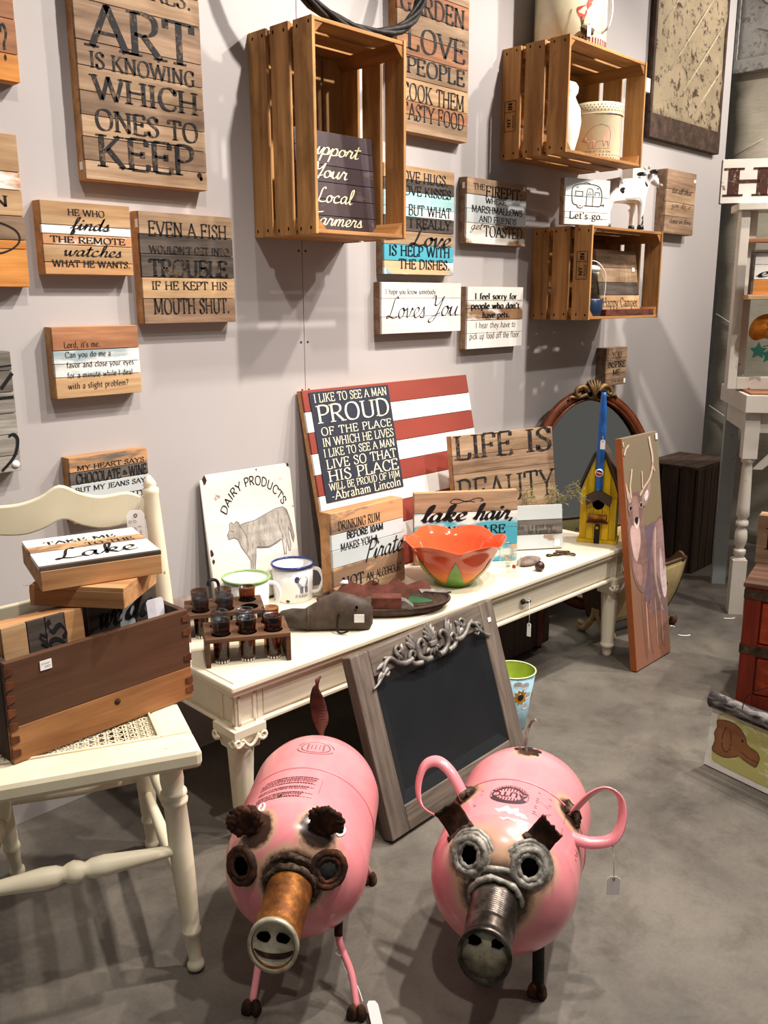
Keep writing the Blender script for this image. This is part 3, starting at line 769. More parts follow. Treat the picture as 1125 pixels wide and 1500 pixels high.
sign('plank_sign', 'square brown sign reading EVEN A FISH WOULDN\'T GET INTO TROUBLE', 0.257, 0.249,
     [(1.05,'barn_l'),(.9,'barn_d'),(1.1,'barn_d'),(1.0,'barn_y'),(1.2,'barn')],
     [('EVEN A FISH', .09, .93, .79, .125), ("WOULDN'T GET INTO", .09, .95, .64, .062), ('TROUBLE', .08, .92, .43, .15, BOLD), ('IF HE KEPT HIS', .09, .91, .31, .075, dict(weight=1.8)), ('MOUTH SHUT.', .10, .93, .09, .14)], 'ink_worn',
     (1.1205, -D, 1.1195), extra=lambda r, w, h: MB().box(-0.0012, 0, 0.004, 0.013, h-.036, h-.018).build('price_sticker', M['paper'], r))
SER = dict(weight=1.3, thin=0.5, serif=0.6)
sign('plank_sign', "small plank sign reading Lord, it's me, white board across its middle", 0.206, 0.153,
     [(1.05,'barn_r'),(.6,'grey_white'),(.6,'grey_white'),(.95,'barn_y')],
     [("Lord, it's me.", .12, .53, .71, .085, SER), ('Can you do me a', .125, .65, .575, .08, SER), ('favor and close your eyes', .13, .92, .43, .08, SER), ('for a minute while I deal', .13, .90, .285, .08, SER), ('with a slight problem?', .13, .84, .13, .085, SER)], 'ink_solid',
     (0.894, -D, 0.965))
sign('plank_sign', 'grey plank sign reading MY HEART SAYS CHOCOLATE & WINE behind the chair', 0.196, 0.150,
     [(1.1,'grey_tan'),(.9,'barn_g'),(1.2,'palegrey'),(.9,'palegrey'),(.8,'barn_l')],
     [('MY HEART SAYS', .09, .95, .80, .07), ('CHOCOLATE', .07, .63, .60, .15), ('&', .66, .72, .64, .07), ('WINE', .74, .98, .60, .16), ('BUT MY JEANS SAY', .05, .95, .47, .075), ('EAT A SALAD', .10, .90, .25, .1)], 'ink',
     (0.907, -D, 0.684))
sign('plank_sign', 'tall reddish plank sign reading GARDEN LOVE PEOPLE COOK THEM TASTY FOOD', 0.316, 0.44,
     [(1,'barn_l'),(.9,'barn_r'),(.9,'barn_l'),(.8,'barn_r'),(.9,'barn_l'),(.9,'barn_y'),(.55,'barn_r'),(.7,'barn_l')],
     [('GARDEN', .04, .93, .71, .115), ('LOVE', .13, .94, .495, .14), ('PEOPLE', .13, .94, .355, .095), ('COOK THEM', .06, .94, .195, .10, dict(weight=1.3)), ('TASTY FOOD', .06, .94, .075, .10, dict(weight=1.3))], 'ink_worn',
     (1.969, -D, 1.641))
sign('plank_sign', 'turquoise and brown plank sign reading I LOVE HUGS, I LOVE KISSES', 0.311, 0.305,
     [(.75,'barn_y'),(.65,'barn_d'),(.85,'mint'),(.5,'mint'),(.8,'barn_d'),(.75,'barn_l'),(.9,'turq'),(.75,'turq_patch')],
     [('I LOVE HUGS.', .10, .90, .855, .095), ('I LOVE KISSES', .12, .95, .735, .085), ('BUT WHAT', .33, .95, .555, .095), ('I REALLY', .35, .95, .44, .085), ('Love', .35, .93, .275, .17, SCR), ('IS HELP WITH', .06, .94, .175, .095), ('THE DISHES.', .20, .94, .055, .09)], 'ink',
     (1.914, -D, 1.2445), body='barn')
def firepit_x(r, w, h):
    sticker(r, w*.955, h*.93)
    MB().box(-0.0012, 0, 0.008, 0.017, h-.034, h-.016).build('price_sticker', M['paper'], r)
sign('plank_sign', 'small white and tan plank sign reading THE FIREPIT: GET TOASTED', 0.319, 0.199,
     [(1.0,'barn_l'),(.85,'palegrey'),(.85,'palegrey'),(1.25,'white_brown')],
     [('THE', .10, .28, .83, .085), ('FIREPIT:', .30, .92, .73, .17), ('WHERE', .30, .64, .635, .08), ('MARSHMALLOWS', .08, .93, .48, .105), ('AND FRIENDS', .20, .83, .34, .095), ('get', .06, .24, .22, .12, SCRT), ('TOASTED', .28, .94, .12, .17)], 'ink',
     (2.287, -D, 1.3455), extra=firepit_x, body='barn')
sign('plank_sign', 'white chipped plank sign reading I hope you know somebody Loves You', 0.363, 0.149,
     [(.85,'white_chip'),(.95,'white2'),(.9,'white_chip')],
     [('I hope you know somebody', .045, .66, .77, .10, SER), ('Loves', .05, .52, .30, .42, dict(font='script', weight=.62, thin=.22)), ('You', .56, .95, .33, .42, dict(font='script', weight=.62, thin=.22))], 'ink_solid',
     (1.902, -D, 1.0735), body='barn')
sign('plank_sign', 'white plank sign reading I feel sorry for people who don\'t have pets', 0.305, 0.199,
     [(.8,'white'),(.45,'white_brown'),(.7,'white_brown'),(.75,'white'),(.9,'white')],
     [('I feel sorry for', .12, .88, .80, .095, BOLD), ("people who don't", .06, .93, .645, .10, BOLD), ('have pets.', .26, .75, .50, .095, BOLD), ('I hear they have to', .14, .86, .335, .10, HAND), ('pick up food off the floor.', .04, .96, .16, .105, HAND)], 'ink_solid',
     (2.299, -D, 1.0135), body='barn_l')
sign('plank_sign', 'wooden box sign with faint script hung beside the speckled tin tile', 0.262, 0.252,
     [(1.1,'barn'),(.7,'barn_l'),(.8,'barn_l'),(1.0,'barn')],
     [('let all that', .18, .85, .64, .09, SCRT), ('you do be', .2, .85, .42, .09, SCRT), ('done in love', .14, .9, .17, .09, SCRT)], 'ink_solid',
     (3.57, -0.045, 1.437), d=0.045, extra=lambda r, w, h: sticker(r, w*.95, h*.88, w=.016), body='barn')
sign('plank_sign', 'small square sign reading YOU INSPIRE ME above the oval mirror', 0.162, 0.150,
     [(1,'barn'),(1,'barn_l'),(1,'barn')],
     [('YOU', .28, .72, .72, .17), ('INSPIRE', .08, .93, .48, .16), ('ME', .34, .68, .27, .15), ('to be me', .3, .7, .09, .06, HAND)], 'ink',
     (3.163, -0.045, 0.833), d=0.045, extra=lambda r, w, h: sticker(r, w*.93, h*.10, w=.014, h=.018), body='barn')

# ------------------------------------------------------------------ slatted crates hung on the wall
def crate(label, x0, z0, w, h, d, back, group='slatted crates hung on the wall', stamp=None, ntop=3):
    r = thing('wooden_crate', label, 'crate', (x0, 0, z0), group=group)
    t = 0.009; rnd = random.Random(label)
    sg = 0.017; sw = (d-2*sg)/3
    for sx in (0, w-t):
        for k in range(3):
            y1 = -0.001-k*(sw+sg)
            e = rnd.uniform(-.002, .002)
            bx('side_slat', M['crate'], r, sx, sx+t, y1-sw, y1, 0.0+max(e,0), h+e, 0.0012)
    tw = (d-0.03)/3
    for zz in (0.002, h-t-0.002):
        for k in range(3):
            y1 = -0.002-k*(tw+0.013)
            bx('end_slat', M['crate_x'], r, t, w-t, y1-tw, y1, zz, zz+t, 0.0012)
    if back == 'z':
        n = 4; bw = (w-2*t-0.03)/n
        for k in range(n):
            a = t+k*(bw+0.01); bx('back_slat', M['crate'], r, a, a+bw, -0.010, -0.001, 0.012, h-0.012, 0.001)
    else:
        n = 3; bw = (h-2*t-0.03)/n
        for k in range(n):
            a = t+0.004+k*(bw+0.011); bx('back_slat', M['crate_x'], r, t, w-t, -0.010, -0.001, a, a+bw, 0.001)
    c = 0.030
    for (cx, cz, sx, sz) in ((t, t+.002, 1, 1), (w-t, t+.002, -1, 1), (t, h-t-.002, 1, -1), (w-t, h-t-.002, -1, -1)):
        pl = [(cx, cz), (cx+sx*c, cz), (cx, cz+sz*c)]
        if sx*sz < 0: pl = pl[::-1]
        MB().prism(pl, -d+0.004, -0.011).build('corner_cleat', M['crate_y'], r, 0.0008)
    nb = MB()
    for k in range(3):
        yc = -0.001-k*(sw+sg)-sw/2
        for q in (-.28, .28):
            for zz in (0.016, h-0.016):
                nb.lathe([(0.0024, -0.0007), (0.0024, 0.0)], 6, 'x', (0, yc+q*sw+rnd.uniform(-.004,.004), zz+rnd.uniform(-.004,.004)), False, sy=1.9)
    nb.build('nail_heads', M['hole'], r, kind='stuff')
    if stamp:
        k, lines = stamp
        yc = -0.001-k*(sw+sg)-sw/2
        mb = MB()
        P = lambda u, q: (-0.0006, yc-u, q)
        zz0, zz1 = lines; hw = sw*.30
        strokes(mb, [([(-hw,zz0),(hw,zz0)],.0022,False,False),([(-hw,zz1),(hw,zz1)],.0022,False,False),([(-hw,zz0),(-hw,zz1)],.0022,False,False),([(hw,zz0),(hw,zz1)],.0022,False,False),
            ([(-hw,zz0+(zz1-zz0)*.64),(hw,zz0+(zz1-zz0)*.64)],.0022,False,False)], P)
        g, wd = glyphs('NT', weight=2.4, thin=1.2)
        sc = (zz1-zz0)*.30/wd
        for vs, fs in g: mb.add([P(-hw*.2+(-p[1]+5)*sc*.9, zz0+(zz1-zz0)*.14+p[0]*sc) for p in vs], fs)
        g, wd = glyphs('IN', weight=2.6, thin=1.5)
        sc = (zz1-zz0)*.24/wd
        for vs, fs in g: mb.add([P((-p[1]+5)*sc, zz0+(zz1-zz0)*.70+p[0]*sc) for p in vs], fs)
        g, wd = glyphs('PRODUCE', weight=1.8, thin=1.2, serif=0)
        sc = (zz1-zz0)*.42/wd
        for vs, fs in g: mb.add([P(hw*.62+(-p[1]+5)*sc*1.3, zz0+(zz1-zz0)*.1+p[0]*sc) for p in vs], fs)
        mb.build('stamped_mark', M['ink_solid'], r)
    return r
crate('upright slatted pine crate holding the dark plum farmers sign', 1.473, 1.3255, 0.315, 0.474, 0.233, 'z')
crate('slatted pine crate holding the pink pig canister', 2.497, 1.614, 0.478, 0.335, 0.250, 'x', stamp=(0, (.085, .175)))
crate('slatted pine crate holding the camper sign and lantern', 2.695, 1.102, 0.495, 0.311, 0.238, 'x', stamp=(2, (.135, .225)))

# ------------------------------------------------------------------ things in and on the crates
SCS = dict(font='script', weight=.95, thin=.35)
sign('plum_sign', 'dark plum board sign with ivory script reading Support Your Local Farmers', 0.268, 0.243, [(1,'plum')]*6,
     [('Support', .04, .79, .77, .15, SCS), ('Your', .17, .62, .545, .15, SCS), ('Local', .20, .67, .30, .15, SCS), ('Farmers', .10, .79, .07, .14, SCS)], 'ink_ivory',
     (1.506, -0.140, 1.3372), (R(-4), 0, 0), d=0.018, body='plum')
# twisted vine wreath standing on the upright crate
def wreath():
    r = thing('vine_wreath', 'dark twisted vine wreath standing on top of the upright crate', 'wreath', (1.69, -0.17, 1.81))
    rnd = random.Random(3)
    for s in range(4):
        P = []; rr = []
        for k in range(48):
            a = 2*PI*k/48; ph = a*5+s*PI/2
            ex = 0.010*math.cos(ph); ez = 0.010*math.sin(ph)
            rad = 1+ex*3
            P.append((0.30*rad*math.sin(a), 0.14*(1-math.cos(a))/2+ez, 0.006+0.245*(1-math.cos(a)*rad)))
            rr.append(0.0065+rnd.uniform(-.0012,.0012))
        MB().tube(P, rr, 6, closed=True).build('vine', M['iron'], r)
wreath()
def canister():
    x, y, z = 2.865, -0.135, 1.6265
    r = thing('pig_canister', 'cream canister with a pink pig and black dotted rims inside the crate', 'canister', (x, y, z))
    MB().lathe([(0.0,0),(0.080,0),(0.082,.004),(0.082,.150),(0.085,.153),(0.085,.185),(0.081,.186),(0.078,.150),(0.078,.01),(0,.01)], 36).build('body', M['enamel_cream'], r)
    MB().torus((0,0,.150), .0845, .0022).build('lip', M['enamel_cream'], r)
    F0 = math.atan2(CAMY-y, 0-x)     # angle that faces the shop floor
    def C(u, q, k=0.0006, rad=.082): return ((rad+k)*math.cos(F0+u/rad), (rad+k)*math.sin(F0+u/rad), q)
    mb = MB()
    for row, (zz, rad) in enumerate(((.160,.085),(.168,.085),(.176,.085),(.010,.082),(.018,.082))):
        for k in range(44):
            u = (k+(row % 2)*.5)*2*PI*rad/44
            mb.add([C(u+dx, zz+dz, .0006, rad) for dx, dz in ((-.0016,-.0016),(.0016,-.0016),(.0016,.0016),(-.0016,.0016))], [(0,1,2,3)])
    mb.build('dotted_border', M['spots'], r, kind='stuff')
    pig = [(-.052,.064),(-.040,.074),(-.030,.092),(-.010,.108),(.015,.114),(.036,.108),(.046,.092),(.048,.074),(.044,.062),(.044,.046),(.040,.046),(.038,.060),(.030,.062),(.028,.047),(.024,.047),(.022,.063),(.0,.060),(-.006,.042),(-.011,.042),(-.012,.062),(-.022,.060),(-.026,.046),(-.030,.046),(-.030,.060),(-.040,.060)]
    flat(MB(), pig, lambda u, q: C(u, q), False).build('pig_print', plain('pig_pink_print', '#d9a08c', 0.3), r)
    mb = MB()
    strokes(mb, [(pig, .0012, False, True), ([(-.03,.040),(0,.038),(.05,.040)], .001, True, False)], lambda u, q: C(u, q, .0009))
    g, w = glyphs('piggies all in a row', font='serif', **{k: v for k, v in HAND.items()})
    for vs, fs in g: mb.add([C(-.05+p[0]*.1/w, .026+p[1]*.0008, .0009) for p in vs], fs)
    mb.build('print_lines', M['ink_faint'], r)
canister()
v_ = thing('white_vase', 'plain white porcelain vase beside the pig canister', 'vase', (2.635, -0.150, 1.6265))
MB().lathe([(0,0),(.032,0),(.036,.01),(.050,.06),(.056,.10),(.052,.14),(.038,.168),(.034,.178),(.042,.19),(.044,.205),(.036,.218),(.02,.224),(0,.225)], 28).build('body', M['porcelain'], v_)
def rooster_can():
    x, y, z = 2.69, -0.125, 1.9495
    r = thing('rooster_canister', 'large cream rooster canister standing on top of a crate', 'canister', (x, y, z))
    MB().lathe([(0,0),(.112,0),(.115,.004),(.115,.24),(.112,.24),(.110,.01),(0,.01)], 40).build('body', M['enamel_cream'], r)
    F0 = math.atan2(CAMY-y, 0-x)
    def C(u, q, k=.0006): return ((.115+k)*math.cos(F0+u/.115), (.115+k)*math.sin(F0+u/.115), q)
    mb = MB()
    for k in range(60):
        u = k*2*PI*.115/60
        mb.add([C(u, .002), C(u+.006, .002), C(u+.006, .020), C(u, .020)], [(0,1,2,3)])
    mb.build('checked_border', plain('maroon_print', '#7c3038', .3), r, kind='stuff')
    mb = MB()
    flat(mb, [(.020,.085),(.030,.070),(.040,.065),(.048,.080),(.056,.100),(.066,.110),(.068,.135),(.055,.125),(.045,.110),(.030,.105),(.018,.100)], C)
    flat(mb, [(.052,.12),(.060,.15),(.070,.17),(.074,.15),(.070,.12)], C)
    mb.build('rooster_print', plain('rooster_red', '#b84a34', .3), r)
    mb = MB()
    flat(mb, [(.030,.075),(.034,.05),(.037,.03),(.040,.05),(.044,.075)], C, False)
    mb.build('rooster_legs_print', M['ink_brown'], r)
    a = F0+1.05
    px, py = .115*math.cos(a), .115*math.sin(a)
    ox, oy = math.cos(a), math.sin(a)
    MB().tube(crom([(px,py,.17),(px+ox*.022,py+oy*.022,.15),(px+ox*.03,py+oy*.03,.10),(px+ox*.02,py+oy*.02,.055),(px,py,.04)], 6), .004, 8).build('handle', M['enamel'], r)
rooster_can()
def nest():
    a = math.atan2(CAMY+.125, -2.69)+.42
    r = thing('moss_nest', 'clump of dry brown moss stuck to the rooster canister', 'nest', (2.69+.128*math.cos(a), -.125+.128*math.sin(a), 1.951))
    MB().blob((0,0,.032), .034, .016, .013, 12, 8, .18, random.Random(4)).build('moss', M['moss'], r)
    mb = MB(); rnd = random.Random(8)
    for k in range(26):
        u = rnd.uniform(-.03,.03); b = rnd.uniform(0, 2*PI)
        mb.tube([(u,0,.032),(u+.022*math.cos(b),.010*math.sin(b),.032+.016*math.sin(b*1.7))], .0007, 4)
    MB().tube([(0,.004,.022),(0,.004,0)], .003, 6).build('stem', M['moss'], r)
    mb.build('twigs', M['straw'], r, kind='stuff')
nest()
def tagged(name, label, loc, knot, hang, w=.02, h=.035, yaw=0.0, tilt=0.0, hole=True, cat='price tag'):
    """string from a knot down to a paper tag; coordinates relative to loc"""
    r = thing(name, label, cat, loc)
    mid = tuple((a+b)/2 for a, b in zip(knot, hang))
    MB().tube([knot, (mid[0]+.002, mid[1], mid[2]), hang], .0008, 5).build('string', M['string'], r)
    MB().torus((knot[0], knot[1], knot[2]), .004, .0008, 'x', 12, 5).build('loop', M['string'], r)
    t = MB().prism([(-w/2,-h),(w/2,-h),(w/2,-w*.25),(w*.25,0),(-w*.25,0),(-w/2,-w*.25)], -.0004, .0004)
    o = t.build('tag_card', M['paper'], r, loc=hang, rot=(tilt, 0, yaw))
    if hole: MB().torus((0,-.0006,-.005), .0022, .0005, 'y', 10, 4).build('eyelet', M['ink_faint'], o)
    return r
tagged('price_tag', 'white strings and slip of card hanging before the rooster canister', (2.60, -.258, 1.95), (0,.030,.12), (-.01,0,.045), .012, .04, R(-40), 0)
# sign and cow on the lower crate
def camper_draw(r, w, h):
    P = lambda x, q: (x*w, -.0014, q*h)
    mb = MB()
    wd = .016
    strokes(mb, [([(.14,.62),(.15,.78),(.24,.86),(.45,.89),(.68,.87),(.78,.80),(.82,.62),(.80,.45),(.76,.42)], wd, True, False), ([(.76,.42),(.42,.42)], wd, False, False), ([(.26,.43),(.17,.46),(.14,.62)], wd, True, False),
        ([(.26,.43),(.28,.38),(.36,.37),(.40,.42)], wd, True, False), ([(.30,.42),(.36,.42)], .012, False, False),
        ([(.22,.72),(.38,.72)], .012, False, False), ([(.22,.62),(.22,.73)], .012, False, False), ([(.38,.62),(.38,.73)], .012, False, False), ([(.22,.62),(.38,.62)], .012, False, False),
        ([(.47,.42),(.48,.74),(.54,.79),(.61,.74),(.61,.42)], .012, True, False), ([(.50,.66),(.54,.73),(.58,.66),(.50,.66)], .012, False, False),
        ([(.66,.72),(.76,.72)], .012, False, False), ([(.66,.64),(.66,.72)], .012, False, False), ([(.76,.64),(.76,.72)], .012, False, False),
        ([(.40,.89),(.42,.92),(.52,.91),(.54,.88)], .012, False, False), ([(.78,.45),(.88,.45)], wd, False, False), ([(.86,.41),(.86,.49)], .012, False, False), ([(.24,.80),(.28,.81)], .02, False, False), ([(.70,.81),(.74,.80)], .02, False, False)], P)
    mb.build('camper_drawing', M['ink_solid'], r)
sign('plank_sign', "small white plank sign reading Let's go with a camper trailer drawing", 0.196, 0.147, [(1.4,'palegrey'),(1.2,'white2'),(.5,'white'),(.5,'white')],
     [("Let's go.", .10, .86, .13, .15, dict(weight=1.4, thin=.5))], 'ink_solid', (2.634, -0.168, 1.4135), (0, 0, R(-16)), d=0.028, extra=camper_draw, body='barn')
def cow():
    r = thing('cow_figurine', "white cow figurine with black spots beside the Let's go sign", 'figurine', (3.00, -0.185, 1.4135), (0, 0, R(-22)))
    r.scale = (1.14, 1.14, 1.14)
    V = [(-.075,0,.115),(-.02,0,.112),(.035,0,.118),(.065,0,.140),(.085,0,.165),(.108,0,.150),(.122,0,.138),
         (.045,-.018,.085),(.045,-.018,.045),(.047,-.018,.004),(.040,.018,.085),(.040,.018,.045),(.040,.018,.004),
         (-.078,-.018,.080),(-.084,-.018,.045),(-.080,-.018,.004),(-.078,.018,.080),(-.084,.018,.045),(-.080,.018,.004)]
    Ed = [(0,1),(1,2),(2,3),(3,4),(4,5),(5,6),(2,7),(7,8),(8,9),(2,10),(10,11),(11,12),(0,13),(13,14),(14,15),(0,16),(16,17),(17,18)]
    Rd = [.030,.036,.032,.022,.021,.015,.011,.014,.009,.010,.014,.009,.010,.016,.009,.010,.016,.009,.010]
    me = bpy.data.meshes.new('body'); me.from_pydata(V, Ed, []); me.update()
    o = bpy.data.objects.new('body', me); COL.objects.link(o); o.parent = r
    o.modifiers.new('skin', 'SKIN'); 
    for i, q in enumerate(Rd): me.skin_vertices[0].data[i].radius = (q*.92, q)
    me.skin_vertices[0].data[1].use_root = True
    s = o.modifiers.new('sub', 'SUBSURF'); s.levels = 2; s.render_levels = 2
    t = NT('cow_hide'); v = t.coord(rnd=False); f = t.noise(v, 17, 2, .4, .3)
    t.col(t.ramp(f, [(.615, '#efece8'), (.63, '#1d1b1b')])); me.materials.append(t.set(.25, 0, .5))
    for s_ in (-1, 1):
        MB().blob((.078, s_*.030, .172), .013, .017, .007, 8, 6).build('ear', M['spots'], r)
        MB().blob((.098, s_*.017, .170), .005, .004, .005, 8, 6).build('eye', M['spots'], r)
        MB().tube([(.076, s_*.008, .183), (.073, s_*.013, .194)], [.004, .0015], 6).build('horn', M['enamel_cream'], r)
    MB().blob((.131, 0, .136), .006, .011, .007, 8, 6).build('nose', plain('cow_nose', '#c9a79c', .4), r)
    for vx_, vy_ in ((.047,-.018),(.040,.018),(-.080,-.018),(-.080,.018)):
        MB().lathe([(.0,0),(.0115,0),(.009,.014),(0,.014)], 10, 'z', (vx_, vy_, 0)).build('hoof', M['spots'], r)
cow()
def camper2(r, w, h):
    P = lambda x, q: (x*w, -.0014, q*h)
    strokes(MB(), [([(.18,.50),(.20,.80),(.45,.92),(.68,.86),(.76,.70),(.76,.50)], .003, True, False), ([(.52,.50),(.53,.78),(.60,.82),(.66,.76),(.66,.50)], .0025, True, False), ([(.26,.58),(.40,.58),(.40,.72),(.26,.72)], .0025, False, True)],
            lambda x, q: P(x, q)).build('camper_drawing', M['ink'], r)
    sticker(r, w*.90, h*.70, w=.018, h=.014)
sign('plank_sign', 'plank sign reading Happy Camper leaning inside the lower crate', 0.285, 0.225, [(1.1,'barn'),(.9,'barn_l'),(.8,'barn_d'),(1.1,'barn_y')],
     [('Happy Camper', .06, .94, .10, .14, dict(weight=1.2, thin=.5))], 'ink', (2.876, -0.180, 1.1185), (R(-9), 0, 0), d=0.025, extra=camper2, body='barn')
tr_ = thing('wooden_tray', 'dark reddish wooden tray lying in front of the camper sign', 'tray', (2.815, -0.236, 1.1135))
bx('base', M['rust_red'], tr_, 0, .345, 0, .052, 0, .006, .001)
bx('rim', M['rust_red'], tr_, 0, .345, 0, .007, .006, .022, .001); bx('rim', M['rust_red'], tr_, 0, .345, .045, .052, .006, .022, .001)
bx('rim', M['rust_red'], tr_, 0, .007, .007, .045, .006, .022, .001); bx('rim', M['rust_red'], tr_, .338, .345, .007, .045, .006, .022, .001)
ln = thing('lantern', 'clear glass lantern with dark blue base and white wire handle', 'lantern', (2.805, -0.172, 1.1135))
MB().lathe([(0,0),(.046,0),(.048,.004),(.048,.055),(.044,.060),(0,.060)], 24).build('base', plain('navy_enamel', '#1c2f4c', .3), ln)
MB().lathe([(.040,.060),(.046,.075),(.047,.125),(.036,.150),(.030,.155),(.027,.152),(.034,.146),(.044,.123),(.043,.077),(.037,.061)], 24, cap=False).build('globe', M['glass'], ln)
MB().lathe([(0,.153),(.033,.153),(.033,.165),(.018,.172),(0,.172)], 20).build('lid', M['enamel'], ln)
MB().tube(crom([(.030,-.040,.056),(.038,-.040,.10),(.036,-.036,.15),(.018,-.014,.184),(-.010,.012,.184),(-.03,.036,.15),(-.03,.042,.056)], 6), .0013, 6).build('wire_handle', M['enamel'], ln)
pb = thing('painted_card', 'pale yellow painted card hung on the wall behind the lower crate', 'card', (3.196, -0.012, 1.125))
bx('card', plain('pale_yellow_card', '#d9d8b4', .7), pb, 0, .075, 0, .010, 0, .225, .001)
flat(MB(), [(.03,.03),(.05,.05),(.065,.09),(.05,.11),(.03,.08)], lambda x, q: (x,-.0008,q)).build('leaf_print', plain('leaf_green_print', '#8da35c', .7), pb)
flat(MB(), [(.02,.015),(.04,.012),(.055,.03),(.04,.045),(.022,.035)], lambda x, q: (x,-.0012,q)).build('red_print', plain('berry_red_print', '#a8402c', .7), pb)
bk = thing('white_batten', 'short white batten between the crate and the speckled tin tile', 'batten', (3.30, 0, 1.665))
bx('board', M['blue_post'], bk, 0, .075, -.03, 0, 0, .32, .001); bx('block', M['white_post'], bk, -.01, .085, -.045, 0, .28, .33, .001); bx('block', M['white_post'], bk, -.01, .085, -.045, 0, -.06, 0, .001)

# ------------------------------------------------------------------ pressed tin panels and the hanging backdrop
def tin_panel(name, label, w, h, mat, edge, loc, rot, ridges):
    r = thing(name, label, 'tin tile', loc, rot)
    rnd = random.Random(label)
    nx, nz = 15, 15
    hx = [[rnd.uniform(-.004,.004) for _ in range(nz)] for _ in range(nx)]
    def fn(u, v):
        i, j = round(u*(nx-1)), round(v*(nz-1))
        return (u*w+(rnd.uniform(-.004,.004) if u in (0,1) else 0), -.012+hx[i][j], .10*h+v*.9*h)
    MB().surf(fn, nx, nz).build('pressed_sheet', mat, r, solid=.004)
    MB().box(0, w, -.008, .008, .0, h).build('backing', edge, r)
    bx('bottom_band', edge, r, -.004, w+.004, -.020, -.004, 0, .13*h, .003)
    bx('side_band', edge, r, -.006, .012, -.018, -.004, 0.13*h, h, .003); bx('side_band', edge, r, w-.012, w+.006, -.018, -.004, 0.13*h, h, .003)
    for a, b in ridges:
        MB().tube([(a[0]*w, -.014, a[1]*h), ((a[0]+b[0])/2*w, -.015, (a[1]+b[1])/2*h), (b[0]*w, -.014, b[1]*h)], .0045, 6).build('embossed_ridge', M['tin_ridge'] if edge is not mat else mat, r)
    return r
tin_panel('pressed_tin_tile', 'speckled cream and brown pressed tin tile with diagonal ridges', .63, .70, M['tin_cream'], M['tin_brown'], (3.435, -.010, 1.795), (0, 0, 0),
          [((.10,.60),(.52,.97)),((.22,.38),(.86,.93)),((.38,.26),(.93,.72)),((.60,.20),(.95,.48)),((.06,.80),(.28,.98))])
def cloth():
    r = thing('cloth_backdrop', 'creased stone-coloured cloth backdrop hanging beyond the grey wall', 'backdrop', (4.285, 0.0, 0.0))
    rnd = random.Random(21)
    ny, nz = 30, 40
    off = [rnd.uniform(-.025,.025) for _ in range(nz)]
    hx = [[rnd.uniform(-.012,.012) for _ in range(nz)] for _ in range(ny)]
    def fn(u, v):
        i, j = round(u*(ny-1)), round(v*(nz-1))
        return (hx[i][j]+.012*math.sin(u*40+v*5), .035+off[j]*.6*(1-u)-u*3.2, .002+v*2.75)
    MB().surf(fn, ny, nz).build('cloth', M['cloth'], r, solid=.003)
    for zz, sl in ((1.80,.5),(1.10,-.6),(.72,.7),(.66,-.6),(2.2,.4)):
        MB().tube([(-.020,.01,zz),(-.022,-.14,zz+sl*.14)], .006, 6, flat=.3).build('fold', M['cloth'], r)
    MB().tube([(0,.04,2.752),(0,-3.1,2.752)], .012, 8).build('rail', M['iron'], r)
    for yy in (-.8, -2.6):
        bx('rail_bracket', M['iron'], r, 0.0, .137, yy-.01, yy+.01, 2.745, 2.760, .001)
cloth()
tin_panel('pressed_tin_tile', 'plain grey pressed tin tile hung on the cloth backdrop', .48, .42, M['tin_grey'], M['tin_grey'], (4.245, .005, 2.155), (0, 0, R(-90)),
          [((.15,.75),(.35,.55)),((.35,.55),(.6,.75)),((.6,.75),(.8,.5)),((.2,.4),(.5,.3)),((.5,.3),(.8,.4))])

# ------------------------------------------------------------------ white turned-leg table with old window shelf
def turned(mb, x, y, h0, h1, r, seg=16):
    H = h1-h0
    prof = [(0,0),(1.0,0),(1.0,.01),(.62,.02),(.95,.05),(.95,.09),(.55,.11),(.9,.16),(1.0,.22),(.9,.28),(.55,.32),(.95,.34),(.95,.38),(.6,.40),(1.0,.44),(.95,.52),(.78,.90),(.7,.95),(1.0,.97),(1.0,1.0),(0,1.0)]
    return mb.lathe([(q*r, h0+t*H) for q, t in prof], seg, 'z', (x, y, 0))
def hall_table():
    r = thing('turned_leg_table', 'tall white table with turned legs holding the old window shelf', 'table', (3.249, -.602, 0), (0, 0, R(-56)))
    w, d = .95, .40
    for lx in (0.0, w-.07):
        for ly in (0.0, d-.03):
            l = MB()
            if ly:
                l.box(lx-.020, lx+.034, ly-.016, ly+.016, 0, .77).build('leg', M['blue_post'], r, .001); continue
            l.box(lx-.026, lx+.026, ly-.026, ly+.026, 0, .215); turned(l, lx, ly, .215, .60, .024); l.box(lx-.026, lx+.026, ly-.026, ly+.026, .60, .77)
            l.build('leg', M['white_post'] if ly == 0 else M['blue_post'], r, .001)
    bx('apron', M['white_post'], r, .0, w-.07, -.018, .004, .695, .77, .002); bx('apron', M['white_post'], r, -.018, .004, .0, d-.03, .695, .77, .002)
    bx('apron', M['white_post'], r, w-.075, w-.05, 0, d-.03, .695, .77, .002); bx('apron', M['white_post'], r, 0, w-.07, d-.035, d-.012, .695, .77, .002)
    bx('tabletop', M['white_post'], r, -.035, w, -.045, d+.02, .77, .835, .003)
    bx('top_board', M['barn_r'], r, -.02, w-.02, -.04, d, .835, .842, .002)
    br = MB().prism([(0.02,.56),(.05,.56),(.19,.695),(.14,.695)], -.012, .006)
    br.build('corner_brace', M['white_post'], r)
hall_table()
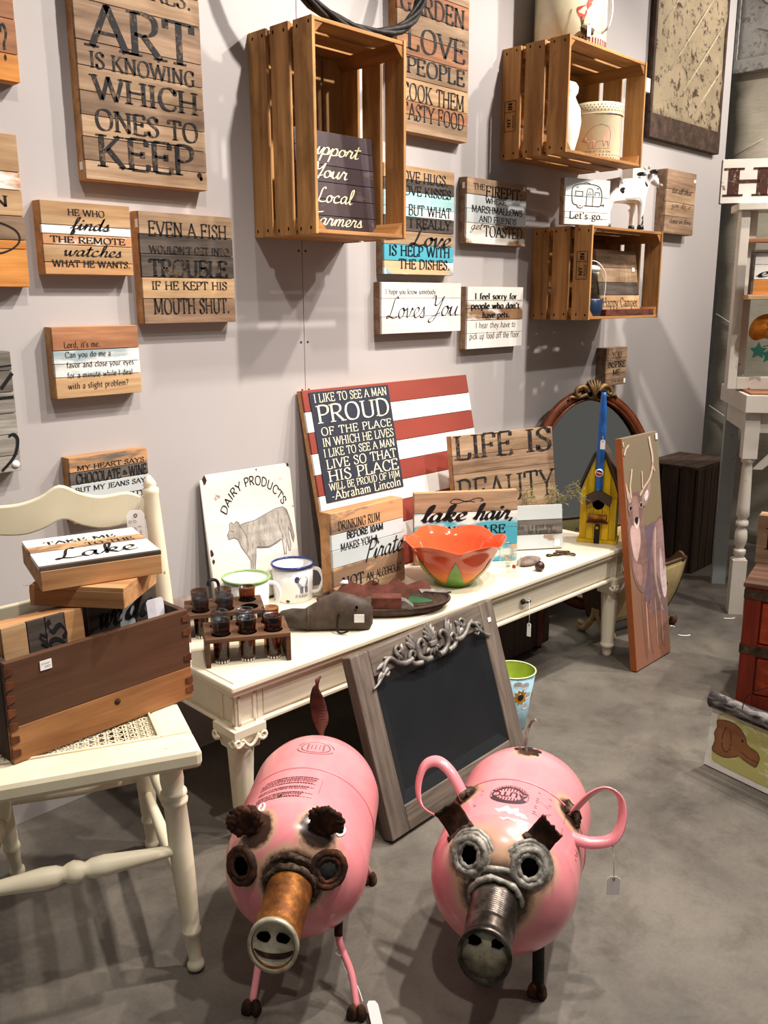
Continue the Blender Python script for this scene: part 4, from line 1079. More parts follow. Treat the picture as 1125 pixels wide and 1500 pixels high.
def window_shelf():
    r = thing('window_shelf', 'old white window frame shelf standing on the turned-leg table', 'shelf', (3.249, -.602, .842), (0, 0, R(-56)))
    y0 = .10
    w = .80
    for x in (-.075, w-.05): bx('post', M['white_post'], r, x, x+.032, y0, y0+.06, 0, .635, .002)
    for x in (-.035, w-.09): bx('sash_stile', M['white_post'], r, x-.008, x+.028, y0+.05, y0+.075, 0, .635, .002)
    bx('bottom_rail', M['white_post'], r, -.043, w-.05, y0, y0+.05, 0, .045, .002)
    bx('cap', M['white_post'], r, -.09, w, y0-.02, y0+.12, .635, .660, .002)
    bx('shelf_board', M['barn_y'], r, -.05, w-.05, y0-.10, y0+.05, .325, .342, .002)
    bx('crossbar', M['barn_r'], r, -.043, w-.05, y0+.01, y0+.04, .525, .540, .002)
    MB().box(-.043, w-.05, y0+.062, y0+.065, .045, .635).build('pane', M['glass'], r)
    return r
window_shelf()
c_, s_ = math.cos(R(-56)), math.sin(R(-56))
def US(x, y, z): return (3.249+x*c_-y*s_, -.602+x*s_+y*c_, z)
sign('letter_sign', 'white chipped sign with big brown letters HOME on the window shelf', .64, .150, [(1,'white_chip')], [('HOME', .03, .97, .16, .64, dict(weight=2.6, thin=.8, serif=1.4))], 'ink_brown', US(-.150, .11, 1.5025), (0, 0, R(-56)), d=.030, body='tin_brown')
sign('framed_sign', 'dark framed plank sign with word every in script on the middle shelf', .34, .145, [(.8,'white_turq'),(1.0,'white2'),(1.0,'barn_o')],
     [('FOREVER', .17, .95, .74, .15), ('every', .02, .62, .42, .24, dict(font='script', weight=1.5, thin=.5))], 'ink', US(-.03, .035, 1.1845), (0, 0, R(-56)), d=.03, body='barn_d',
     extra=lambda r, w, h: (bx('frame_side', M['barn_d'], r, -.009, 0, -.012, .03, 0, h, .001), bx('frame_side', M['barn_d'], r, w, w+.009, -.012, .03, 0, h, .001), bx('frame_top', M['barn_d'], r, -.009, w+.009, -.012, .03, h, h+.009, .001)))
def pumpkin():
    r = thing('metal_pumpkin', 'orange cut-metal pumpkin ornament hanging under the window shelf', 'ornament', US(-.02, .07, 1.02))
    r.rotation_euler = (0, 0, R(-56))
    for k, (cx, sx) in enumerate(((.055,.058),(.135,.058),(.100,.05))):
        Q = crom([(-sx,-.02),(-sx*.8,.028),(0,.052),(sx*.8,.03),(sx,-.02),(sx*.6,-.042),(0,-.034),(-sx*.6,-.042)], 4, True)
        o = MB(); n = len(Q)
        o.add([(cx+p[0], -.008-.012*(k == 2), .045+p[1]) for p in Q]+[(cx, -.022-.012*(k == 2), .05)], [(i, (i+1) % n, n) for i in range(n)], True)
        o.build('segment', M['pumpkin'], r, solid=.002)
    lf = []
    for k in range(10):
        a = 2*PI*k/10; q = .032 if k % 2 == 0 else .016
        lf.append((q*math.sin(a), q*math.cos(a)))
    for cx, cz in ((.035,-.035),(.075,-.050)):
        MB().prism([(cx+p[0], cz+p[1]) for p in lf][::-1], -.010, -.007).build('leaf', M['teal'], r)
    MB().tube(crom([(.05,-.01,-.02),(.08,-.012,-.01),(.10,-.01,.01),(.115,-.01,-.02)], 5), .0015, 5).build('tendril', M['iron'], r)
    MB().tube([(.09,-.004,.095),(.09,-.004,.147)], .0015, 5).build('hanger', M['iron'], r)
pumpkin()

# ------------------------------------------------------------------ dark slatted box on the floor
def slat_box():
    r = thing('slatted_box', 'dark brown slatted wooden box standing on the floor by the wall', 'box', (3.60, -.262, 0))
    w, d, h = .335, .255, .46
    bx('gap_shade_core', M['hole'], r, .010, w-.010, .010, d-.010, .004, h-.010, 0)  # black block standing in for the shade between the slats
    for k in range(5):
        a = k*w/5; bx('slat', M['darkwood'], r, a+.003, a+w/5-.003, 0, .011, 0, h, .0015)
    for k in range(3):
        a = k*d/3
        bx('slat', M['darkwood'], r, 0, .011, a+.003+(.011 if k == 0 else 0), a+d/3-.003, 0, h, .0015); bx('slat', M['darkwood'], r, w-.011, w, a+.003+(.011 if k == 0 else 0), a+d/3-.003, 0, h, .0015)
    for k in range(4):
        a = k*d/4; bx('top_slat', M['darkwood'], r, -.004, w+.004, a+.002, a+d/4-.002, h, h+.012, .0015)
slat_box()

# ------------------------------------------------------------------ red chest, D sign, dog painting
def chest():
    r = thing('burl_chest', 'red burl-panelled chest with bronze straps and a planked top', 'chest', (2.476, -.933, 0), (0, 0, R(-77)))
    w, d, h = .56, .30, .365
    bx('carcass', M['redwood'], r, 0.003, w, .006, d, 0, h, .002)
    for x in (0, w-.045): bx('stile', M['redwood'], r, x, x+.045, -.006, .006, 0, h, .002)
    for z in (0, .158, h-.038): bx('rail', M['redwood'], r, .045, w-.045, -.006, .006, z, z+.038, .002)
    for z0, z1 in ((.196, h-.038), (.038, .158)):
        p = bx('drawer_front', M['burl'], r, .049, w-.049, -.002, .008, z0+.004, z1-.004, .002)
        MB().torus((w/2, -.010, (z0+z1)/2), .018, .003, 'y').build('ring_pull', M['bronze'], p)
    for z in (h-.038+.004, .158+.006):
        bx('strap', M['bronze'], r, -.002, .085, -.0085, -.005, z, z+.026, .0006); bx('strap', M['bronze'], r, -.003, .0035, -.006, .06, z, z+.026, .0006)
    for k in range(5): bx('top_board', M['planks_brown'], r, -.006, w+.006, -.010+k*.063, -.010+k*.063+.061, h, h+.014, .002)
chest()
cc, ss = math.cos(R(-77)), math.sin(R(-77))
def CH(x, y, z): return (2.476+x*cc-y*ss, -.933+x*ss+y*cc, z)
sign('plank_sign', 'thick tan box sign with black letters DE standing on the red chest', .30, .150, [(1,'barn_l')], [('DECK', .09, .92, .30, .45, dict(weight=1.6))], 'ink', CH(-.012, .215, .3795), (0, 0, R(-77)), d=.055, body='barn_l')
def dog():
    r = thing('dog_painting', 'white board painted with a brown dog head, charcoal band along top', 'painting', (2.066, -1.023, .002), (R(-6), 0, R(-101)))
    w, h = .36, .165
    MB().box(0, w, 0, .012, 0, h).build('board', plain('white_slate_paint', '#e8e6de', .7, var=.06), r, .002)
    P = lambda x, z, k=.0008: (x, -k, z)
    flat(MB(), [(.02,.03),(.02,.09),(.025,.148),(.09,.15),(.17,.148),(.20,.12),(.20,.05),(.19,.02),(.10,.018),(.04,.02)], P).build('olive_ground', paint('olive_wash', '#bdbb72', '#d6d3a6', .45), r)
    dg = [(.022,.130),(.052,.138),(.080,.134),(.100,.118),(.112,.098),(.136,.092),(.146,.080),(.144,.066),(.138,.054),(.110,.058),(.092,.062),(.080,.054),(.058,.044),(.030,.044),(.018,.052),(.024,.075),(.018,.095),(.024,.112)]
    flat(MB(), dg, lambda x, z: P(x, z, .0014)).build('dog_head', plain('dog_brown', '#8a5a34', .7, var=.1), r)
    mb = MB()
    strokes(mb, [(dg, .0018, True, True), ([(.048,.122),(.042,.100),(.044,.070),(.056,.058),(.066,.070),(.066,.095),(.060,.115)], .0022, True, False), ([(.146,.068),(.120,.068),(.096,.076)], .0016, True, False)], lambda x, z: P(x, z, .0018))
    flat(mb, [(.092,.104),(.096,.108),(.100,.104),(.096,.100)], lambda x, z: P(x, z, .002))
    mb.build('outline', M['ink_brown'], r)
    MB().surf(lambda u, v: (u*w-.004, -.006-.012*math.sin(v*PI), h-.006+v*.040), 20, 7).build('charcoal_band', patchy('charcoal_smears', ['#4a4547', '#232122', '#a8a39f'], .8, 14, (1,1,4), .1), r, solid=.006)
    MB().tube(crom([(.09,-.016,h+.01),(.10,-.02,h+.06),(.14,-.012,h+.095),(.22,-.005,h+.12)], 6), .0012, 5).build('hanging_wire', M['iron'], r)
dog()

# ------------------------------------------------------------------ long cream table
TZ = 0.395
TA = R(-1.8)
TC, TS = math.cos(TA), math.sin(TA)
def TW(x, y, z=TZ): return (1.002+x*TC-y*TS, -.468+x*TS+y*TC, z)
def table():
    L, Dp = 1.58, 0.405
    r = thing('console_table', 'long cream painted table with fluted legs and drawers', 'table', (1.002, -.468, 0), (0, 0, TA))
    c = M['cream']
    # stepped top: field, moulded edge, under-moulding
    bx('tabletop', c, r, 0, L, 0, Dp, .377, .392, .004)
    bx('top_field', c, r, .014, L-.014, .014, Dp-.014, .388, .395, .002)
    bx('top_moulding', c, r, .007, L-.007, .007, Dp-.007, .364, .378, .003)
    ax0, ay0 = .020, .020
    bx('apron', c, r, ax0+.05, L-.07, ay0+.006, ay0+.022, .285, .366, .001); bx('apron', c, r, ax0+.05, L-.07, Dp-.04, Dp-.024, .285, .366, .001)
    bx('apron', c, r, ax0+.006, ax0+.022, ay0+.05, Dp-.07, .285, .366, .001); bx('apron', c, r, L-.042, L-.026, ay0+.05, Dp-.07, .285, .366, .001)
    bx('apron_bead', c, r, ax0-.004, L-.016, ay0-.004, ay0+.022, .279, .290, .003); bx('apron_bead', c, r, ax0-.004, ax0+.022, ay0, Dp-.02, .279, .290, .003)
    n = 2; x0 = ax0+.064; x1 = L-.084; w = (x1-x0)/n
    for k in range(n):
        a, b = x0+k*w+.010, x0+(k+1)*w-.010
        d = bx('drawer', c, r, a, b, ay0+.001, ay0+.012, .296, .360, .0015)
        xm = (a+b)/2+(.29 if k else 0)
        xm = 1.008 if k else .40
        MB().lathe([(0,-.012),(.007,-.011),(.009,-.006),(.004,0.0),(0,0)], 12, 'y', (xm, ay0, .330)).build('knob', M['iron'], d)
        MB().tube(crom([(xm,-.0+ay0-.010,.330),(xm+.012,ay0-.014,.327),(xm+.026,ay0-.012,.326),(xm+.032,ay0-.006,.330)], 4), .003, 8).build('drop_handle', M['iron'], d)
    for k in range(n+1):
        a = x0+k*w; bx('divider', c, r, a-.007, a+.007, ay0, ay0+.012, .290, .364, .001)
    # corner blocks with sunk panels, carved capital, fluted leg
    for ix, x in enumerate((ax0, L-.076)):
        for iy, y in enumerate((ay0, Dp-.076)):
            w_ = .056
            lg = MB().box(x, x+w_, y, y+w_, .284, .366)
            o = lg.build('leg', c, r, .0015)
            for (p0, p1, q0, q1) in ((.006,.012,.290,.360),(w_-.012,w_-.006,.290,.360)):
                MB().box(x+p0, x+p1, y-.003, y+.001, q0, q1).build('panel_moulding', c, o)
                MB().box(x-.003, x+.001, y+p0, y+p1, q0, q1).build('panel_moulding', c, o)
            for (q0, q1) in ((.290,.296),(.354,.360)):
                MB().box(x+.006, x+w_-.006, y-.003, y+.001, q0, q1).build('panel_moulding', c, o)
                MB().box(x-.003, x+.001, y+.006, y+w_-.006, q0, q1).build('panel_moulding', c, o)
            cap = MB(); cx, cy = x+w_/2, y+w_/2
            cap.lathe([(.042,.230),(.044,.240),(.050,.256),(.058,.268),(.058,.285)], 4, 'z', (0,0,0), False)
            M4 = Matrix.Translation((cx, cy, 0)) @ Matrix.Rotation(PI/4, 4, 'Z')
            cap.xform(M4)
            cap.build('capital', c, o)
            h = .036; y = cy-.040; x = cx-.040
            for sx in (-1, 1):
                sp = [(cx+sx*(h-.003-.0115*(1-t/14)*math.cos(t*.75)), y-.000, .258-.0115*(1-t/14)*math.sin(t*.75)) for t in range(13)]
                MB().tube(sp, [.0055-.0003*t for t in range(13)], 6).build('volute', c, o)
                sp = [(x-.000, cy+sx*(h-.003-.0115*(1-t/14)*math.cos(t*.75)), .258-.0115*(1-t/14)*math.sin(t*.75)) for t in range(13)]
                MB().tube(sp, [.0055-.0003*t for t in range(13)], 6).build('volute', c, o)
            MB().tube(crom([(cx-.022,y+.000,.264),(cx-.010,y-.000,.248),(cx,y-.000,.243),(cx+.010,y-.000,.248),(cx+.022,y+.000,.264)], 4), .004, 6).build('swag', c, o)
            sh = MB()
            nseg = 32
            def flute(a, hh): return 1.0-.07*max(0, math.cos(a*8))**2 if .05 < hh < .22 else 1.0
            sh.lathe([(0,0),(.013,0),(.016,.014),(.019,.035),(.0235,.038),(.0235,.046),(.021,.050),(.0215,.056),(.0285,.215),(.030,.236),(0,.236)], nseg, 'z', (cx, cy, 0), True, wob=flute)
            sh.build('fluted_shaft', c, o)
    return r
table()
tagged('price_tag', 'white string tag hanging from the table drawer handle', TW(1.012, 0, 0), (.012,.004,.334), (.002,-.006,.268), .012, .04, R(-80), 0)

# ------------------------------------------------------------------ signs standing on the table
def dairy():
    w, h = .287, .350
    r = thing('dairy_sign', 'white chipped metal sign reading DAIRY PRODUCTS with an engraved cow', 'sign', (1.257, -.060, TZ), (R(-7.5), R(.8), R(-1)))
    bd = [(.012,0),(w-.012,0),(w,.012),(w,h-.016),(w-.016,h),(.012,h),(0,h-.012),(0,.012)]
    MB().prism(bd, 0, .004).build('plate', M['white_chip'], r, .0015)
    MB().tube([(0,.003,.01),(0,.003,h-.012)], .004, 8).build('rolled_edge', M['white_chip'], r)
    P = lambda x, z, k=.0006: (x*w, -k, z*h)
    mb = MB()
    g, W_ = glyphs('DAIRY PRODUCTS', track=1.0, **SANS)
    cx, cz, rad = .54, .505, .40
    for vs, fs in g:
        q = []
        for px_, py_ in vs:
            a = PI*.84-(px_/W_)*PI*.68
            rr = rad+py_*.0072
            q.append(P(cx+rr*math.cos(a)*.92, cz+rr*math.sin(a)*.92))
        mb.add(q, fs)
    g, W_ = glyphs('C', **SANS)
    for vs, fs in g: mb.add([P(.80+p[0]*.006, .13+p[1]*.006) for p in vs], fs)
    mb.build('lettering', M['ink_solid'], r)
    cowp = [(.215,.500),(.205,.535),(.235,.570),(.240,.615),(.262,.625),(.285,.605),(.315,.625),(.345,.610),(.350,.590),(.40,.600),(.52,.605),(.66,.640),(.78,.665),(.86,.668),(.905,.640),(.930,.58),(.950,.50),(.965,.42),(.950,.37),(.935,.41),(.925,.47),(.905,.50),(.905,.43),(.915,.36),(.905,.315),(.885,.315),(.880,.36),(.870,.42),(.862,.36),(.850,.295),(.825,.295),(.825,.35),(.815,.42),(.75,.395),(.66,.375),(.56,.385),(.505,.395),(.495,.33),(.475,.25),(.475,.205),(.435,.205),(.425,.24),(.430,.31),(.395,.36),(.345,.42),(.315,.485),(.275,.505)]
    flat(MB(), cowp, lambda x, z: P(x, z, .0005), False).build('cow_engraving', M['cow_grey'], r)
    mb = MB()
    L_ = [(([(x, z) for x, z in cowp]), .006, False, True), ([(.345,.59),(.40,.52),(.42,.44),(.40,.37)], .004, True, False), ([(.80,.64),(.79,.55),(.82,.46),(.83,.41)], .004, True, False), ([(.90,.63),(.925,.56),(.935,.46)], .004, True, False), ([(.52,.40),(.66,.385),(.80,.42)], .010, True, False), ([(.24,.56),(.28,.55)], .008, False, False), ([(.455,.36),(.45,.24)], .004, False, False)]
    rn = random.Random(2)
    for k in range(60):
        a = rn.uniform(.40,.88); b = rn.uniform(.42,.62)
        L_.append(([(a, b), (a-.006, b-rn.uniform(.02,.05))], .0016, False, False))
    for pts, wd, sm, cl in L_:
        Q = crom(pts, 5, cl) if sm else pts
        vs, fs = pen(Q, wd, wd*.6, .4, cl); mb.add([P(*p, .0008) for p in vs], fs)
    mb.build('engraved_lines', M['ink_grey'], r)
    mb = MB()
    for (x, z, q) in ((.03,.96,.035),(.02,.42,.03),(.03,.36,.02),(.97,.985,.02),(.60,.985,.012)):
        rn2 = random.Random(x+z)
        mb.add([P(x+q*rn2.uniform(.5,1)*math.cos(a)*.8, z+q*rn2.uniform(.6,1.2)*math.sin(a), .0004) for a in [2*PI*k/9 for k in range(9)]], [tuple(range(9))])
    mb.build('rust_chips', M['rust'], r, kind='stuff')
dairy()
sign('flag_sign', 'large red and white striped flag sign with navy field of words', .713, .545,
     [(.82,'red'),(.78,'white_flag'),(.8,'red'),(.8,'white_flag'),(.8,'red'),(.8,'white_flag'),(.9,'red'),(.8,'white_flag'),(.9,'red')], (), 'ink_cream',
     (1.594, -.141, TZ), (R(-12.2), 0, 0), d=.022, gap=.0016,
     extra=lambda r, w, h: (bx('navy_field', M['navy'], r, .022, .336, -.0032, -.0008, h*.42, h*.985, .0006),
        [text_mb(MB(), [l_], w, h, lambda x, q: (x, -.0040, q)).build('lettering', M['ink_cream'], r) for l_ in [q_[:5]+({**(q_[5] if len(q_) > 5 else {}), 'weight': 1.3},) for q_ in [('I LIKE TO SEE A MAN', .05, .455, 0.931, 0.043), ('PROUD', .055, .455, 0.824, 0.090, dict(weight=1.7)), ('OF THE PLACE', .06, .455, 0.761, 0.040, dict(track=1.5)), ('IN WHICH HE LIVES', .058, .458, 0.704, 0.043), ('I LIKE TO SEE A MAN', .055, .455, 0.650, 0.041), ('LIVE SO THAT', .06, .455, 0.589, 0.047, dict(track=1.0)), ('HIS PLACE', .06, .457, 0.523, 0.056, dict(track=1.0)), ('WILL BE PROUD OF HIM', .055, .457, 0.478, 0.036), ('-Abraham Lincoln', .060, .455, 0.429, 0.045, dict(weight=1.2, thin=.5, serif=.6))]]]))
sign('plank_sign', 'weathered plank sign reading LIFE IS BEAUTY behind the tulip bowl', .405, .372, [(.9,'barn_l'),(.8,'barn'),(.9,'barn_l'),(1,'barn_l'),(.9,'barn'),(.8,'barn_l')],
     [('LIFE', .03, .58, .80, .195), ('IS', .72, .985, .80, .195), ('BEAUTY', .03, .985, .40, .23, dict(weight=1.35)), ], 'ink_worn', (2.058, -.212, TZ), (R(-8.5), 0, R(-14.8)), d=.025)
sign('plank_sign', 'white and tan sign reading DRINKING RUM MAKES YOU A Pirate', .274, .238, [(1.15,'tan_patch'),(.85,'palegrey'),(.95,'palegrey'),(1.0,'tan_white'),(.8,'barn_l')],
     [('DRINKING RUM', .09, .66, .79, .10), ('BEFORE 10AM', .20, .70, .68, .075, BOLD), ('MAKES YOU A', .11, .62, .555, .085), ('Pirate', .42, .96, .37, .23, dict(font='script', weight=1.1, thin=.4)), ('NOT', .11, .40, .12, .13), ('AN', .44, .54, .135, .085), ('ALCOHOLIC', .58, .94, .135, .09)], 'ink_solid', (1.507, -.238, TZ), (R(-2.5), 0, 0), d=.045)
sign('plank_sign', 'tan and turquoise sign reading lake hair behind the tulip bowl', .318, .218, [(1.2,'barn_l'),(1.0,'white_turq'),(1.0,'turq'),(1.0,'turq_patch')],
     [('lake', .06, .48, .60, .22, SCRB), ('hair,', .56, .97, .60, .22, SCRB), ("DON'T", .15, .5, .40, .12), ('CARE', .56, .88, .40, .12)], 'ink_solid', (1.902, -.166, TZ), (R(-3), 0, R(-37)), d=.026,
     extra=lambda r, w, h: strokes(MB(), [([(.34*w,.86*h),(.38*w,.90*h),(.44*w,.89*h),(.50*w,.86*h),(.58*w,.90*h),(.64*w,.90*h),(.66*w,.87*h),(.63*w,.86*h)], .0028, True, False), ([(.36*w,.89*h),(.35*w,.85*h),(.42*w,.84*h),(.50*w,.87*h),(.58*w,.85*h)], .0022, True, False)], lambda x, q: (x, -.0014, q)).build('flourish', M['ink_solid'], r))
sign('plank_sign', 'small grey plank sign reading today is a good day for a good day', .165, .140, [(1,'palegrey'),(1,'barn_g'),(1,'palegrey')],
     [('today is a good day', .02, .80, .47, .10, dict(weight=1, thin=.5, serif=.4)), ('for a good day.', .30, .90, .36, .10, dict(weight=1, thin=.5, serif=.4))], 'ink', (2.232, -.290, TZ), (R(-10), 0, R(-36)), d=.018, body='silver',
     extra=lambda r, w, h: sticker(r, w*.88, h*.12, w=.018, h=.022))
def grass():
    r = thing('dried_grass', 'sprig of dried grass seed heads laid over the small grey sign', 'dried plant', (2.372, -.305, TZ))
    rnd = random.Random(5); st = MB(); sd = MB()
    for k in range(16):
        a = rnd.uniform(-1.1, 1.1); hh = rnd.uniform(.13, .21)
        u = (math.cos(R(-46)), math.sin(R(-46)))
        e = (u[0]*a*.085-.01, u[1]*a*.085-.01, hh)
        m = (e[0]*.35, e[1]*.35, hh*.62)
        P = crom([(rnd.uniform(-.004,.004), rnd.uniform(-.004,.004), 0), m, e, (e[0]*1.4, e[1]*1.4, hh-.02)], 4)
        st.tube(P, .0006, 4)
        for q in range(34):
            p = P[rnd.randrange(5, len(P))]
            d = [rnd.uniform(-.016,.016) for _ in range(3)]
            sd.tube([p, (p[0]+d[0], p[1]+d[1], p[2]+d[2]*.8)], [.0004, .0009], 4)
    st.build('stems', M['straw'], r, kind='stuff'); sd.build('seed_heads', M['straw'], r, kind='stuff')
grass()

# ------------------------------------------------------------------ enamel mugs
VR = R(-46)      # image-right direction along the floor
def mug(label, x, y, rim, r_, h, sheep):
    r = thing('enamel_mug', label, 'mug', (x, y, TZ), (0, 0, VR))
    MB().lathe([(0,0),(r_*.88,0),(r_*.92,.004),(r_*.94,h*.5),(r_*.97,h-.002),(r_*.94,h-.003),(r_*.90,.006),(0,.006)], 36).build('cup', M['enamel'], r)
    MB().torus((0,0,h), r_*.985, .0035, 'z', 36, 8).build('rim', M[rim], r)
    MB().tube(crom([(r_*.92,0,h*.86),(r_*1.25,-.004,h*.82),(r_*1.42,-.006,h*.55),(r_*1.22,-.004,h*.25),(r_*.9,0,h*.18)], 6), .0055, 8).build('handle', M['enamel'], r)
    C = lambda u, z: ((r_*.957)*math.cos(-PI/2+u/r_), (r_*.957)*math.sin(-PI/2+u/r_), z)
    if sheep:
        flat(MB(), [(.018,.062),(.024,.070),(.040,.072),(.050,.066),(.050,.050),(.044,.044),(.026,.044),(.020,.050)], C).build('sheep_print', plain('sheep_grey_print', '#9a97a6', .3), r)
        mb = MB()
        flat(mb, [(.010,.066),(.014,.074),(.022,.074),(.022,.060),(.014,.058)], C)
        for a in (.026,.031,.041,.046): mb.add([C(a,.045), C(a+.003,.045), C(a+.003,.028), C(a,.028)], [(0,1,2,3)])
        mb.build('sheep_dark_print', plain('sheep_dark_print', '#3b3d5c', .3), r)
        mb = MB(); g, W_ = glyphs('FARM', **SANS)
        for vs, fs in g: mb.add([C(.012+p[0]*.036/W_, .016+p[1]*.0008) for p in vs], fs)
        mb.build('lettering', M['ink_grey'], r)
        MB().blob((r_*.90*math.cos(-1.75), r_*.90*math.sin(-1.75), .007), .006, .003, .004).build('enamel_chip', M['spots'], r)
    else:
        mb = MB()
        strokes(mb, [([(-.004,.028),(.036,.026),(.040,.058),(.000,.050),(-.004,.028)], .002, False, False), ([(.0,.030),(.012,.040),(.022,.034),(.034,.045)], .006, True, False)], C)
        mb.build('blue_print', M['blue_rim'], r)
    return r
mug('white enamel mug with blue rim and a sheep picture', 1.460, -.127, 'blue_rim', .0565, .097, True)
mug('white enamel mug with green rim and blue farm picture', 1.305, -.128, 'green_rim', .060, .094, False)

# ------------------------------------------------------------------ shot glass racks
RW, RD, RH = .185, .112, .066
def rack(label, loc, skip=()):
    r = thing('shot_glass_rack', label, 'rack', loc, (0, 0, R(-32)))
    top = MB()
    n = 16; rad = .0215
    top.box(0, RW, 0, RD, RH-.010, RH)
    o = top.build('top_board', M['walnut'], r, .0015)
    for x in (0, RW-.010): bx('leg', M['walnut'], r, x, x+.010, 0, RD, 0, RH-.010, .001)
    spots = []
    for j in range(2):
        for i in range(3):
            x, y = .036+i*.057, .030+j*.053
            spots.append((x, y, (i, j) in skip))
            MB().lathe([(0,RH+.0003),(.0205,RH+.0003),(.0215,RH)], 20, 'z', (x, y, 0)).build('hole', M['hole'], o)
    return r, spots
def shot():
    r = thing('shot_glass', 'x', 'shot glass')
    MB().lathe([(0,.001),(.0135,.001),(.0155,.006),(.0160,.020),(.0185,.066),(.0205,.099),(.0190,.099),(.0172,.066),(.0145,.024),(0,.020)], 24).build('bowl', M['amber'], r)
    tb = MB()
    for k in range(14):
        a = 2*PI*k/14; tb.blob((.0142*math.cos(a), .0142*math.sin(a), .004), .0022, .0022, .004, 6, 4)
    tb.build('beaded_foot', M['enamel'], r, kind='stuff')
    return r
G0 = shot(); used = False
for label, loc, skip in (('front walnut rack holding six brown shot glasses', (1.022, -.352, TZ), ()), ('rear walnut rack with five brown glasses and an empty hole', (1.079, -.193, TZ), ((2,0),))):
    r_, sp = rack(label, loc, skip)
    ca, sa = math.cos(R(-32)), math.sin(R(-32))
    gl = 'brown shot glass in the '+('front' if not skip else 'rear')+' walnut rack'
    for x, y, sk in sp:
        if sk: continue
        p = (loc[0]+x*ca-y*sa, loc[1]+x*sa+y*ca, TZ)
        if not used:
            G0.location = p; G0['label'] = gl; G0['group'] = gl.replace('glass', 'glasses'); used = True
        else: dup(G0, p, (0,0,0), gl, gl.replace('glass', 'glasses'))
# log and hook
lg = thing('log_piece', 'short piece of rough brown log behind the shot glasses', 'log', (1.140, -.052, TZ+.029))
MB().lathe([(0,-.06),(.024,-.06),(.028,-.04),(.029,0),(.027,.04),(.022,.06),(0,.06)], 16, 'x', wob=lambda a, h: 1+.08*math.sin(5*a+h*60)).build('log', M['stone'], lg)
hk = thing('iron_hook', 'black iron hook standing beside the dairy sign', 'hook', (1.212, -.125, TZ))
MB().tube(crom([(-.020,.0,.098),(-.018,.0,.108),(-.006,.0,.110),(.008,.0,.100),(.012,.0,.070),(.012,.0,.02),(.012,0,.004)], 6), [.004]*37, 8).build('shank', M['iron'], hk)
MB().lathe([(0,0),(.016,0),(.016,.004),(0,.005)], 14, 'z', (.012,0,0)).build('foot', M['iron'], hk)

# ------------------------------------------------------------------ oval tray, rusty cut-outs, shoe form
tray = thing('oval_tray', 'dark oval tray with green painted centre on the cream table', 'tray', (1.575, -.352, TZ), (0, 0, R(-44)))
MB().lathe([(0,.004),(.78,.004),(.86,.010),(.97,.024),(1.0,.024),(.99,.019),(.88,.004),(.80,0),(0,0)], 44, sx=.175, sy=.100).build('dish', M['tin_brown'], tray)
flat(MB(), [(.02,.03),(.08,.085),(.13,.06),(.14,.02),(.08,.01)], lambda x, y: (x*.9, y*.9, .0052)).build('green_patch', plain('dark_green_paint', '#2f5a3a', .5), tray)
MB().torus((0,0,.0235), 1.0, .004, 'z', 44, 6, .171, .097).build('rim', M['tin_brown'], tray)
def cutout():
    r = thing('rusty_cutout', 'rusty wavy sheet-metal cut-out lying across the oval tray', 'metal cut-out', (1.482, -.296, TZ+.0290), (0, 0, R(-46)))
    out = [(-.045,.012),(-.02,.010),(-.005,.022),(.02,.034),(.05,.026),(.075,.022),(.10,.034),(.12,.032),(.14,.022),(.165,.026),(.19,.040),(.21,.034),(.235,.022),(.27,.030),(.30,.034),(.32,.020),(.335,-.004),(.31,.006),(.285,.012),(.255,.004),(.235,-.014),(.215,-.004),(.195,.008),(.19,-.008),(.18,.010),(.16,-.012),(.13,-.008),(.11,.000),(.08,-.006),(.05,-.018),(.04,.004),(.02,-.016),(-.005,-.012),(-.012,.004)]
    out = [(a*.70, b*1.15) for a, b in out]
    MB().prism(out[::-1], -.001, .001).build('sheet', M['rust_red'], r, rot=(R(-34), 0, 0), loc=(0, 0, .013))
    MB().prism([(.195,.012),(.205,.018),(.262,.010),(.278,.004),(.262,-.002),(.21,.004),(.202,-.003)], -.003, .003).build('grey_blade', M['pewter'], r, loc=(0, -.004, .018), rot=(R(-70), 0, 0))
    MB().torus((.085,.012,.046), .007, .0012, 'y', 14, 5).build('hanging_ring', M['iron'], r)
    MB().blob((.005,.02,.040), .012, .008, .006, 8, 6, .2, random.Random(6)).build('white_lump', M['paper'], r)
cutout()
bk2 = thing('rusty_bracket', 'rusty flat bracket resting on the tray behind the shoe form', 'bracket', (1.535, -.425, TZ+.026), (0, 0, R(-47)))
bx('plate', M['rust_red'], bk2, -.055, .02, -.016, .022, 0, .030, .002)
MB().prism([(.018,-.002),(.05,-.002),(.05,.004),(.03,.020),(.018,.022)], -.012, .012).build('tang', M['pewter'], bk2)
